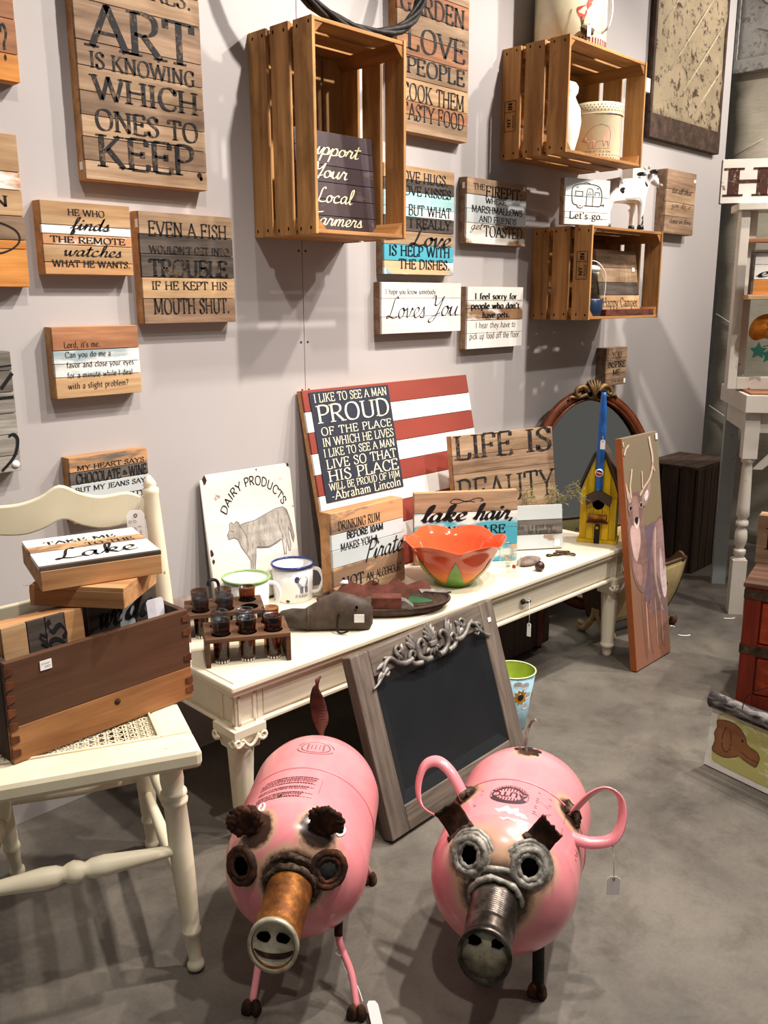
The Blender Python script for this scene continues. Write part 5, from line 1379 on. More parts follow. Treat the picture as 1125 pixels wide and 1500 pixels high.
def shoe_form():
    r = thing('wooden_shoe_form', 'dark wooden shoe form with a square white price sticker', 'shoe form', (1.365, -.365, TZ), (0, 0, R(-46)))
    secs = [(-.118,.030,.012,.014),(-.112,.032,.022,.020),(-.085,.034,.026,.024),(-.055,.031,.027,.026),(-.02,.040,.028,.038),(.02,.052,.028,.050),(.055,.048,.027,.047),(.085,.043,.025,.042),(.103,.040,.018,.034),(.110,.040,.006,.020)]
    nseg = 20; vs = []; fs = []
    for x, zc, ry, rz in secs:
        for k in range(nseg):
            a = 2*PI*k/nseg
            vs.append((x, ry*math.cos(a), max(.0015, zc-.006+rz*math.sin(a)) if True else 0))
    n = len(secs)
    for i in range(n-1):
        for k in range(nseg):
            j = (k+1) % nseg; fs.append((i*nseg+k, i*nseg+j, (i+1)*nseg+j, (i+1)*nseg+k))
    fs.append(tuple(range(nseg-1, -1, -1))); fs.append(tuple((n-1)*nseg+k for k in range(nseg)))
    MB().add(vs, fs, True).build('form', M['leather'], r)
    MB().box(.066, .090, -.0275, -.0255, .026, .046).build('price_sticker', M['paper'], r)
    MB().lathe([(0,-.001),(.0035,-.001),(.0035,.002)], 10, 'y', (.072, -.0265, .064)).build('peg_hole', M['hole'], r)
    MB().tube([(-.045, .028*math.cos(a), max(.002,.026+.030*math.sin(a))) for a in [2*PI*k/16 for k in range(16)]], .002, 6, closed=True).build('strap_band', M['leather'], r)
    MB().tube(crom([(.030,-.030,.050),(.026,-.032,.030),(.026,-.034,.008),(.036,-.040,.004),(.052,-.042,.010)], 6), .0026, 6).build('cord', M['iron'], r)
shoe_form()

# ------------------------------------------------------------------ tulip bowl
def bowl():
    r = thing('tulip_bowl', 'glossy orange tulip-shaped bowl with green leaf base', 'bowl', (1.862, -.352, TZ), (0, 0, R(-46)))
    H = .128
    prof = [(.050,.000),(.056,.004),(.060,.010),(.078,.028),(.100,.055),(.114,.085),(.124,.108),(.140,H)]
    NP = 6
    def rim(a): 
        return abs(math.cos(a*NP/2))
    def outer(u, v, off=0.0, top=0):
        a = 2*PI*u+.35; t = v*(len(prof)-1); i = min(int(t), len(prof)-2); f = t-i
        q = prof[i][0]*(1-f)+prof[i+1][0]*f; z = prof[i][1]*(1-f)+prof[i+1][1]*f
        k = max(0, (v-.6)/.4)
        z += k*k*(.016*rim(a)-.010); q *= 1+k*.06*(rim(a)-.5)
        return ((q-off)*math.cos(a), (q-off)*math.sin(a), z)
    MB().surf(lambda u, v: outer(u, v), 112, 22, True, True).build('outer_shell', M['orange_glaze'], r)
    MB().surf(lambda u, v: outer(1-u, max(v, .08), .004), 112, 22, True, True).build('inner_shell', M['coral'], r)
    MB().surf(lambda u, v: tuple(c-(.004*v)*w for c, w in zip(outer(u, 1), (math.cos(2*PI*u+.35), math.sin(2*PI*u+.35), 0))), 112, 2, True, True).build('rim_edge', M['coral'], r)
    MB().lathe([(0,.0),(.052,.0),(.057,.004),(.061,.011),(.058,.012),(0,.011)], 40).build('foot_ring', M['leaf_glaze'], r)
    for k in range(NP):
        a0 = -PI/2-.05+2*PI*k/NP
        def leaf(u, v):
            wdt = (1-v)*.56
            a = a0+(u-.5)*2*wdt
            vv = .10+v*.64
            x, y, z = outer(((a-.35)/(2*PI)) % 1.0, vv)
            return (x*1.02, y*1.02, z)
        MB().surf(leaf, 12, 12).build('leaf_relief', M['leaf_glaze'], r)
bowl()
for k, (x, y, lb) in enumerate(((2.022, -.438, 'clear shot glass standing between tulip bowl and stone'), (2.085, -.368, 'clear shot glass half hidden behind another by the tulip bowl'))):
    g_ = thing('clear_glass', lb, 'glass', (x, y, TZ))
    MB().lathe([(0,.0),(.0185,.0),(.0195,.004),(.0235,.060),(.0222,.060),(.0178,.012),(0,.010)], 28).build('tumbler', M['glass'], g_)
    flat(MB(), [(-.005,.030),(.004,.028),(.005,.036),(-.003,.040)], lambda u, z: (-.0222*math.sin(R(46))+u*.7, -.0222*math.cos(R(46))-u*.7, z)).build('red_print', plain('red_print', '#b0473c', .4), g_)
st_ = thing('flat_stone', 'flat brown stone lying beside the clear shot glass', 'stone', (2.150, -.405, TZ+.010))
MB().blob((0,0,0), .050, .030, .0115, 14, 8, .07, random.Random(9)).build('stone', M['stone'], st_, sub=1)
wb = thing('wooden_ball', 'small dark brown wooden ball near the table edge', 'ball', (2.112, -.470, TZ+.0150))
MB().blob((0,0,0), .015, .015, .015, 16, 12).build('sphere', plain('dark_ball_wood', '#3d2320', .35), wb)
MB().lathe([(0,.0150),(.003,.0152),(.003,.012)], 8, 'z').build('bore', M['hole'], wb)
def keys():
    r = thing('iron_key_cluster', 'cluster of old iron hooks lying before the yellow birdhouse', 'hooks', (2.30, -.430, TZ+.0035), (0, 0, R(-46)))
    for k, (P, rr) in enumerate(([[(-.040,-.010,0),(-.015,-.006,.001),(.005,.004,.002),(.030,.002,.001),(.036,-.006,0)], .0035], [[(-.010,.012,.002),(.005,.000,.003),(.020,-.010,.002),(.034,-.012,0)], .003], [[(-.030,.008,0),(-.004,.014,.004),(.015,.010,.005),(.022,.016,.004)], .003])):
        MB().tube(crom(P, 5), rr, 8).build('hook', M['bronze'], r)
    MB().lathe([(0,-.0025),(.009,-.0025),(.009,.0025),(0,.0025)], 14, 'z', (-.046,-.010,0)).build('plate', M['bronze'], r)
    MB().tube([(-.016,.040,.0),(.004,.026,.002),(.020,.020,.004)], .003, 6).build('wood_sliver', M['barn_r'], r)
keys()

# ------------------------------------------------------------------ yellow birdhouse with blue spindle
def birdhouse():
    r = thing('birdhouse', 'yellow wooden birdhouse with bark roof and tall blue spindle', 'birdhouse', (2.497, -.430, TZ), (0, 0, R(-66)))
    w, dp = .118, .072
    def hw(z): return .059 if z < .17 else max(.004, .059*(1-((z-.17)/.145)**1.25))
    bx('base', M['yellow'], r, -.064, .064, -.006, dp+.004, 0, .012, .001)
    body = [(-.058,.012),(.058,.012),(.058,.165),(.046,.205),(.030,.245),(.012,.290),(0,.302),(-.012,.290),(-.030,.245),(-.046,.205),(-.058,.165)]
    MB().prism(body, .004, dp).build('box', M['yellow'], r)
    xs = [-.058,-.036,-.014,.014,.036,.058]
    for a, b in zip(xs, xs[1:]):
        def ztop(x):
            pts = [(0,.300),(.012,.288),(.030,.243),(.046,.203),(.058,.163)]
            x = abs(x)
            for (x0, z0), (x1, z1) in zip(pts, pts[1:]):
                if x0 <= x <= x1: return z0+(z1-z0)*(x-x0)/(x1-x0)
            return .163
        out = abs(a+b)/2 > .04
        f = 0 if not out else .003
        z1a, z1b = (ztop(a), ztop(b)) if not out else (.150, .150)
        mid = [] if a*b >= 0 else [(0,.300)]
        MB().prism([(a+.0006,.013),(b-.0006,.013),(b-.0006,z1b-.002)]+mid+[(a+.0006,z1a-.002)], -.003+f, .004+f).build('front_board', M['yellow'], r, .0008)
    for s in (-1, 1):
        pts = [(0,.314),(s*.016,.292),(s*.034,.250),(s*.050,.208),(s*.064,.168),(s*.082,.150)]
        up = pts+[(x+s*.006, z+.004) for x, z in pts[::-1]]
        if s > 0: up = up[::-1]
        MB().prism(up, -.014, dp+.008).build('bark_roof', M['bark'], r)
    gp = [(-.042,.158),(0,.182),(.042,.158),(.036,.128),(.0,.150),(-.036,.128)]
    MB().prism(gp[::-1], -.022, -.003).build('entrance_gable', M['bark'], r, .001)
    MB().lathe([(0,-.0042),(.019,-.0040),(.019,.002)], 24, 'y', (0, 0, .132)).build('entrance_hole', M['hole'], r)
    sp = MB().lathe([(0,-.030),(.010,-.030),(.0105,-.026),(.008,-.022),(.008,.022),(.0105,.026),(.010,.030),(0,.030)], 16, 'x', (0, -.016, .092))
    sp.build('copper_spool', M['rust_o'], r)
    bx('perch_ledge', M['rust_red'], r, -.034, .034, -.022, -.002, .070, .0745, .0006)
    MB().prism([(-.009,.0),(.009,.0),(.009,.054),(.006,.064),(-.006,.064),(-.009,.054)], -.0085, -.004).build('iron_hinge', M['iron'], r)
    MB().lathe([(0,-.0105),(.005,-.0095),(.005,-.008)], 12, 'y', (0, 0, .054)).build('hinge_bolt', M['yellow'], r)
    s = MB().lathe([(0.0, 0.178), (0.0104, 0.178), (0.0123, 0.184), (0.0123, 0.205), (0.0111, 0.212), (0.0123, 0.218), (0.0123, 0.262), (0.0111, 0.27), (0.013, 0.278), (0.0137, 0.33), (0.0111, 0.345), (0.013, 0.352), (0.0137, 0.385), (0.0111, 0.397), (0.0127, 0.404), (0.0111, 0.45), (0.0078, 0.48), (0.0081, 0.492), (0.0, 0.492)], 18, 'z', (0,-.014,0))
    s.build('spindle', M['blue_paint'], r)
    cap = MB().lathe([(0,-.004),(.0125,-.0035),(.0135,0),(.0135,.001)], 20, 'y', (0,-.026,.238)).build('bottle_cap', plain('cap_white', '#e8e6e6', .4), r)
    P = lambda x, z: (x, -.0305, .238+z)
    flat(MB(), [(-.010,.002),(-.004,.001),(.003,-.002),(.010,-.002),(.008,-.007),(0,-.010),(-.008,-.007)], P).build('cap_red', plain('cap_red', '#b03038', .4), cap)
    flat(MB(), [(-.009,.005),(-.003,.004),(.003,.002),(.010,.001),(.008,.007),(0,.010),(-.007,.008)], P).build('cap_blue', M['blue_rim'], cap)
birdhouse()
tagged('price_tag', 'small white tag tied round the blue birdhouse spindle', (2.497-.014*.914*1.0, -.430-.014*.407, TZ), (-.010,-.004,.372), (-.011,-.012,.345), .015, .030, R(-60), 0)

# ------------------------------------------------------------------ cane-seated chair
CA = R(-25.2)
CC, CS = math.cos(CA), math.sin(CA)
def CW(x, y, z): return (.763+x*CC-y*CS, -.713+x*CS+y*CC, z)
SZ = .44
def turned_bar(a, b, prof, mat, name, parent, seg=16):
    """lathe a profile [(t, radius)] along the line a-b"""
    a, b = Vector(a), Vector(b)
    path = [a.lerp(b, t) for t, _ in prof]
    mb = MB().tube(path, [q for _, q in prof], seg)
    return mb.build(name, mat, parent)
def chair():
    r = thing('cane_seat_chair', 'cream painted side chair with chipped paint and woven cane seat', 'chair', (.763, -.713, 0), (0, 0, CA))
    c = M['cream_chair']
    # seat frame: rounded trapezoid with an opening
    F, B = (-.42, .0), (-.375, -.025)
    yb = .40
    def X(s, y): return (F[s]*(1-y/yb)+B[s]*y/yb)
    def railp(name, pts):
        MB().prism(pts, SZ-.036, SZ, 'xy').build(name, c, r, .010)
    fr, sd = .075, .062
    railp('front_rail', [(F[0],0),(F[1],0),(X(1,fr),fr),(X(0,fr),fr)])
    railp('back_rail', [(X(0,yb-.05),yb-.05),(X(1,yb-.05),yb-.05),(B[1],yb),(B[0],yb)])
    railp('side_rail', [(X(0,fr),fr),(X(0,fr)+sd,fr),(X(0,yb-.05)+sd,yb-.05),(X(0,yb-.05),yb-.05)])
    railp('side_rail', [(X(1,fr)-sd,fr),(X(1,fr),fr),(X(1,yb-.05),yb-.05),(X(1,yb-.05)-sd,yb-.05)])
    # woven cane
    mb = MB(); z = SZ-.0035
    y0, y1 = fr-.006, yb-.045
    def strip(p, q, zz, w=.0026):
        d = Vector((q[0]-p[0], q[1]-p[1], 0)); n = Vector((-d.y, d.x, 0)).normalized()*w/2
        mb.add([(p[0]+n.x,p[1]+n.y,zz),(p[0]-n.x,p[1]-n.y,zz),(q[0]-n.x,q[1]-n.y,zz),(q[0]+n.x,q[1]+n.y,zz)], [(0,1,2,3)])
    k = 0; st = .0185
    y = y0
    while y < y1:
        for e in (0, .0052): strip((X(0,y)+sd-.006, y+e), (X(1,y)-sd+.006, y+e), z)
        y += st
    nx = 17
    for i in range(nx+1):
        t = i/nx
        for e in (0, .0052):
            strip((X(0,y0)+sd+t*(X(1,y0)-X(0,y0)-2*sd)+e, y0), (X(0,y1)+sd+t*(X(1,y1)-X(0,y1)-2*sd)+e, y1), z+.0007)
    for i in range(-nx, nx*2, 1):
        xa = -.44+sd+i*st
        for s in (1, -1):
            p = []
            for t in range(2):
                yy = y0 if t == 0 else y1
                p.append([xa+s*(yy-y0), yy])
            (ax, ay), (bx_, by) = p
            lo, hi = X(0,y0)+sd, X(1,y0)-sd
            ts = []
            for lim in (lo, hi):
                ts.append((lim-ax)/(bx_-ax))
            t0, t1 = max(0, min(ts)), min(1, max(ts))
            if t1 > t0: strip((ax+(bx_-ax)*t0, ay+(by-ay)*t0), (ax+(bx_-ax)*t1, ay+(by-ay)*t1), z+.0014, .0022)
    mb.build('cane_weave', M['cane'], r, kind='stuff')
    mb = MB()
    bd = [(X(0,y0)+sd-.003,y0),(X(1,y0)-sd+.003,y0),(X(1,y1)-sd+.003,y1),(X(0,y1)+sd-.003,y1)]
    mb.tube([(p[0],p[1],SZ+.0005) for p in bd], .0032, 6, closed=True).build('cane_border', M['cane'], r)
    # legs
    LP = [(0,.0175),(.03,.0195),(.10,.0205),(.145,.0185),(.15,.0225),(.165,.0235),(.18,.0195),(.19,.0235),(.205,.0225),(.215,.0195),(.40,.0205),(.55,.0195),(.75,.0165),(.79,.0150),(.80,.0175),(.815,.0175),(.825,.0145),(.94,.0115),(.955,.0125),(.965,.0155),(.985,.0155),(.997,.010),(1.0,.006)]
    for (tx, ty), (fx, fy) in (((-.050,.055),(-.030,.020)), ((-.390,.055),(-.405,.020)), ((-.075,.345),(-.060,.430)), ((-.365,.345),(-.335,.430))):
        turned_bar((tx,ty,SZ-.034), (fx,fy,.001), LP, c, 'leg', r)
    ST = [(0,.008),(.06,.010),(.25,.015),(.36,.0185),(.42,.017),(.45,.0125),(.47,.0165),(.50,.0195),(.53,.0165),(.55,.0125),(.58,.017),(.64,.0185),(.75,.015),(.94,.010),(1,.008)]
    turned_bar((-.395,.036,.238), (-.042,.036,.238), ST, c, 'stretcher', r)
    SS = [(0,.008),(.3,.011),(.5,.013),(.7,.011),(1,.008)]
    for a, b in (((-.040,.040,.155),(-.066,.395,.155)), ((-.400,.040,.155),(-.345,.395,.155)), ((-.042,.040,.275),(-.070,.378,.275)), ((-.394,.040,.275),(-.354,.378,.275))):
        turned_bar(a, b, SS, c, 'stretcher', r)
    turned_bar((-.345,.395,.19), (-.066,.395,.19), SS, c, 'stretcher', r)
    # back posts, crest rail, lower rail
    PP = [(0,.013),(.1,.0155),(.45,.0165),(.80,.0155),(.905,.015),(.915,.0165),(.935,.0165),(.945,.011),(.955,.0135),(.975,.010),(1,.003)]
    turned_bar((.002,.352,SZ-.02), (-.018,.402,.836), PP, c, 'back_post', r)
    turned_bar((-.375,.352,SZ-.02), (-.352,.402,.836), PP, c, 'back_post', r)
    tp = [(-.345,.790),(-.31,.797),(-.26,.799),(-.222,.810),(-.185,.829),(-.148,.812),(-.11,.802),(-.06,.806),(-.022,.788)]
    bt = [(-.022,.752),(-.06,.744),(-.11,.738),(-.15,.748),(-.183,.763),(-.222,.747),(-.26,.739),(-.31,.744),(-.345,.752)]
    MB().prism((crom(tp, 4)+crom(bt, 4))[::-1], .391, .407).build('crest_rail', c, r, .003)
    MB().prism(crom([(-.362,.600),(-.27,.612),(-.185,.625),(-.10,.612),(-.012,.600)], 4)[::-1]+[(-.362,.560),(-.012,.560)], .372, .386).build('lower_rail', c, r, .003)
chair()
def chair_tag():
    x, y, z = CW(-.050, .380, -.012)
    r = thing('price_tag', 'large white handwritten card tag hanging on the chair back', 'price tag', (x, y, z), (0, 0, R(-30)))
    w, h = .034, .062
    o = MB().prism([(-w/2,.722),(w/2,.722),(w/2,.776),(w*.3,.784),(-w*.3,.784),(-w/2,.776)], -.0005, .0005).build('tag_card', M['paper'], r)
    MB().torus((0,-.001,.774), .003, .0008, 'y', 12, 5).build('eyelet', M['ink_faint'], o)
    mb = MB()
    for t, xx in (('No 1442', .010), ('chair 20', .001), ('cane 20', -.008)):
        g, W_ = glyphs(t, **HAND)
        for vs, fs in g: mb.add([(xx-p[1]*.0006, -.0008, .728+p[0]*.036/W_) for p in vs], fs)
    mb.build('handwriting', M['ink_grey'], o)
    MB().tube([(0,-.001,.776),(.010,.010,.80),(.014,.018,.815)], .0008, 5).build('string', M['string'], r)
chair_tag()

# ------------------------------------------------------------------ dovetailed drawer on the chair
DX, DY, DZ = .521, -.537, SZ+.001
def drawer():
    r = thing('dovetailed_drawer', 'brown dovetailed drawer box resting on the cane chair', 'drawer', (DX, DY, DZ), (0, 0, R(.6)))
    w, d, h, t = .345, .155, .175, .012
    bx('front_board', M['drawer'], r, .0, w, 0, t, h*.36, h, .0015)
    bx('front_board', M['drawer_raw'], r, .0, w, 0, t, 0, h*.36, .0015)
    bx('back_board', M['drawer'], r, .0, w, d-t, d, 0, h, .0015)
    bx('side_board', M['darkwood'], r, -.001, t-.001, t, d-t, 0, h, .0015); bx('side_board', M['darkwood'], r, w-t, w, t, d-t, 0, h, .0015)
    bx('bottom_board', M['drawer_raw'], r, t, w-t, t, d-t, .004, .012, 0)
    dv = wood('dovetail_end', '#7a4526', '#4a2614', axis='z', grain=14)
    for k in range(7):
        z = .010+k*.0235
        MB().prism([(-.0012,z),(.013,z+.003),(.013,z+.013),(-.0012,z+.016)], -.0016, .004).build('dovetail', dv, r)
    for z in (.012,.030,.075,.125,.152):
        MB().prism([(w-.014,z+.002),(w+.0012,z),(w+.0012,z+.014),(w-.014,z+.012)], -.0016, .004).build('dovetail', dv, r)
    p = MB().box(.058, .078, -.0014, -.0004, h-.030, h-.014).build('price_sticker', M['paper'], r)
    mb = MB()
    for i, s in enumerate(('drawer', '5500')):
        g, W_ = glyphs(s, **HAND)
        for vs, fs in g: mb.add([(.060+q[0]*.015/W_, -.0018, h-.020-i*.006+q[1]*.0003) for q in vs], fs)
    mb.build('handwriting', M['ink_grey'], p)
    for z, x in ((.045, .19),): MB().lathe([(0,-.0008),(.006,-.0006),(.006,.001)], 12, 'y', (x, 0, z)).build('knot', M['rust'], r)
drawer()
FZ = DZ+.0125
def side_text(r, t, style, fn):
    g, wd = glyphs(t, **style); mb = MB()
    for vs, fs in g: mb.add([fn(p[0], p[1], wd) for p in vs], fs)
    return mb.build('lettering', M['ink_solid'], r)
sign('plank_sign', 'box sign with sideways lettering standing inside the drawer', .142, .205, [(.30,'barn_y'),(.22,'barn_d'),(.24,'barn_d'),(.24,'pine')], (), 'ink',
     (.536, -.512, FZ), (R(-3), 0, 0), d=.046, vertical=True,
     extra=lambda r, w, h: (side_text(r, 'your', SCR, lambda x, y, wd: (.53*w-y*.0024, -.0014, .50*h+x*.075/wd)), side_text(r, 'SOS', SCRB, lambda x, y, wd: (.76*w-y*.0030, -.0014, .50*h+x*.085/wd))))
sign('plank_sign', 'dark grey box sign with brush script standing at the drawer back', .140, .196, [(.5,'barn_g'),(.28,'palegrey'),(.4,'barn_d')], (), 'ink',
     (.712, -.455, FZ), (R(-1), 0, 0), d=.036, vertical=True, body='darkwood',
     extra=lambda r, w, h: (side_text(r, 'we', SCRB, lambda x, y, wd: (.12*w+x*.045/wd, -.0014, .72*h+y*.0052)), side_text(r, 'do', SCRB, lambda x, y, wd: (.50*w+x*.055/wd, -.0014, .74*h+y*.0052))))
cd = thing('paper_card', 'plain white card tucked into the right end of the drawer', 'card', (.815, -.500, FZ), (R(-8), 0, 0))
MB().prism([(0,0),(.036,0),(.036,.176),(.032,.180),(.004,.180),(0,.176)], 0, .0012).build('card', plain('pale_card', '#d9d5dc', .7), cd)
# two box signs lying on the drawer contents
sign('box_sign', 'bare pine box sign lying face down under the lake sign', .170, .146, [(1,'pine')], (), 'ink', (.620, -.429, .699), (R(-90), 0, R(-53.5)), d=.037,
     extra=lambda r, w, h: sticker(r, 0, 0) and None)
sign('box_sign', 'white and tan box sign reading TAKE ME TO THE Lake lying flat', .203, .195, [(.62,'white2'),(.5,'tan_white'),(.95,'white2'),(.10,'barn_d')],
     [('TAKE ME', .16, .78, .72, .10), ('TO THE', .48, .90, .52, .10), ('Lake', .16, .84, .16, .34, dict(font='script', weight=1.1, thin=.35, slant=.1))], 'ink_solid', (.617, -.487, .742), (R(-90), 0, R(-16)), d=.042)

# ------------------------------------------------------------------ chalkboard leaning on the table
def chalkboard():
    w, h, d = .530, .418, .030
    r = thing('chalkboard', 'grey-washed framed chalkboard with carved silver scroll crest', 'chalkboard', (1.258, -.684, .010), (R(-17.6), 0, R(1.6)))
    f = .058
    bx('frame_stile', M['frame_grey'], r, 0, f, 0, d, 0, h, .003); bx('frame_stile', M['frame_grey'], r, w-f, w, 0, d, 0, h, .003)
    bx('frame_rail', M['frame_grey_x'], r, f, w-f, 0, d, 0, f, .003); bx('frame_rail', M['frame_grey_x'], r, f, w-f, 0, d, h-.062, h, .003)
    bx('back_panel', M['pine'], r, .004, w-.004, d-.004, d+.002, .004, h-.004, 0)
    b = f
    x0, x1, z0, z1 = f, w-f, f, h-.062
    bw = .026
    for P in ([(x0,z0),(x1,z0),(x1-bw,z0+bw),(x0+bw,z0+bw)], [(x1,z0),(x1,z1),(x1-bw,z1-bw),(x1-bw,z0+bw)], [(x1,z1),(x0,z1),(x0+bw,z1-bw),(x1-bw,z1-bw)], [(x0,z1),(x0,z0),(x0+bw,z0+bw),(x0+bw,z1-bw)]):
        ys = (.004, .004, .012, .012)
        MB().add([(p[0], y, p[1]) for p, y in zip(P, ys)]+[(p[0], .022, p[1]) for p in P], [(0,1,2,3),(4,7,6,5),(0,4,5,1),(1,5,6,2),(2,6,7,3),(3,7,4,0)]).build('black_bevel', M['slate'], r)
    MB().box(x0+bw, x1-bw, .012, .020, z0+bw, z1-bw).build('slate', M['slate'], r)
    # carved crest
    cr = bpy.data.objects.new('carved_crest', None); COL.objects.link(cr); cr.parent = r
    cr.location = (w*.5, -.002, h-.045)
    def scroll(pts, r0, r1, name='scroll'):
        Q = crom(pts, 6); n = len(Q)
        MB().tube([(x, -.003, z) for x, z in Q], [r0+(r1-r0)*i/(n-1) for i in range(n)], 8).build(name, M['pewter'], cr)
    def spiral(cx, cz, r0, turns, a0, sgn): return [(cx+r0*(1-.75*t/9)*math.cos(a0+sgn*turns*2*PI*t/9), cz+r0*(1-.75*t/9)*math.sin(a0+sgn*turns*2*PI*t/9)) for t in range(10)]
    def leaf(x, z, L, wd, a):
        pr = [(0,0),(.35,.5),(.7,.42),(1,0),(.7,-.42),(.35,-.5)]
        Q = crom([(x+L*u*math.cos(a)-wd*v*math.sin(a), z+L*u*math.sin(a)+wd*v*math.cos(a)) for u, v in pr], 3, True)
        n = len(Q); mx, mz = x+L*.45*math.cos(a), z+L*.45*math.sin(a)
        MB().add([(p[0], -.001, p[1]) for p in Q]+[(mx, -.009, mz)], [(i, (i+1) % n, n) for i in range(n)], True).build('leaf', M['pewter'], cr)
    for k in range(7):
        a = PI/2+(k-3)*.34
        leaf(.006*(k-3)*.5, .006, .050-abs(k-3)*.004, .013, a)
    bx('band', M['pewter'], cr, -.013, .013, -.010, 0, -.004, .008, .002)
    for k in range(5):
        a = -PI/2+(k-2)*.5; leaf(.004*(k-2), -.004, .022, .010, a)
    for s in (-1, 1):
        S = lambda P: [(s*x, z) for x, z in P]
        scroll(S([(.015,-.030),(.035,-.028),(.055,-.012),(.054,.012),(.040,.022),(.030,.014),(.034,.004)]), .0075, .004)
        scroll(S([(.050,-.030),(.075,-.026),(.088,-.010),(.080,.004),(.068,.000),(.070,-.010)]), .0065, .0035)
        for L, a in ((.045,1.35),(.042,1.05),(.036,.75)): leaf(s*.060, .004, L, .014, a if s > 0 else PI-a)
        scroll(S([(.080,-.012),(.105,-.016),(.130,-.006),(.150,.010),(.168,.004),(.180,-.012),(.172,-.024),(.162,-.018)]), .0070, .003)
        for x, z, L, a in ((.098,-.008,.040,1.2),(.104,-.010,.034,.8),(.120,-.006,.030,1.5),(.140,.004,.032,.4),(.165,.006,.034,-.3),(.178,-.010,.034,-.7),(.112,.010,.024,2.1)): leaf(s*x, z, L, .011, a if s > 0 else PI-a)
        scroll(S(spiral(.118, .020, .013, 1.1, -1.0, 1)), .0045, .002)
        scroll(S([(.165,-.010),(.185,-.020),(.205,-.034),(.222,-.040)]), .0055, .002)
    sticker(r, w-.030, h-.048, w=.012, h=.011)
chalkboard()

# ------------------------------------------------------------------ tin bucket
bu = thing('tin_bucket', 'small lime-lined tin bucket with sunflowers painted on sky blue', 'bucket', (1.902, -.536, 0))
MB().lathe([(0,.001),(.036,.001),(.038,.004),(.062,.170),(.061,.170),(.036,.006),(0,.006)], 32).build('outer_wall', M['skyblue'], bu)
MB().lathe([(.0605,.168),(.0355,.0075),(0,.0075)], 32, cap=False).build('lining', M['lime'], bu)
MB().torus((0,0,.170), .062, .0022, 'z', 32, 6).build('rim', plain('cream_rim', '#e9e3b4', .4), bu)
def bucket_print():
    F0 = math.atan2(CAMY+.536, -1.902)
    def C(u, z, k=.0008):
        q = .038+(z-.004)*(.024/.166)+k
        return (q*math.cos(F0+u), q*math.sin(F0+u), z)
    for a, z in ((.42,.110),(-.5,.09),(1.6,.10)):
        P = []
        for k in range(20):
            t = 2*PI*k/20; q = 1 if k % 2 == 0 else .68
            P.append((a+.42*q*math.cos(t), z+.026*q*math.sin(t)))
        MB().add([C(*p) for p in P], [tuple(range(20))]).build('sunflower_print', M['orange'], bu)
        MB().add([C(a+.16*math.cos(2*PI*k/12), z+.010*math.sin(2*PI*k/12), .0014) for k in range(12)], [tuple(range(12))]).build('sunflower_centre', M['spots'], bu)
    for a, z in ((.62,.145),(.85,.112),(.75,.080),(.25,.150),(.2,.06)):
        MB().add([C(a+.22*math.cos(2*PI*k/12), z+.010*math.sin(2*PI*k/12), .0011) for k in range(12)], [tuple(range(12))]).build('cloud_print', M['enamel'], bu)
bucket_print()

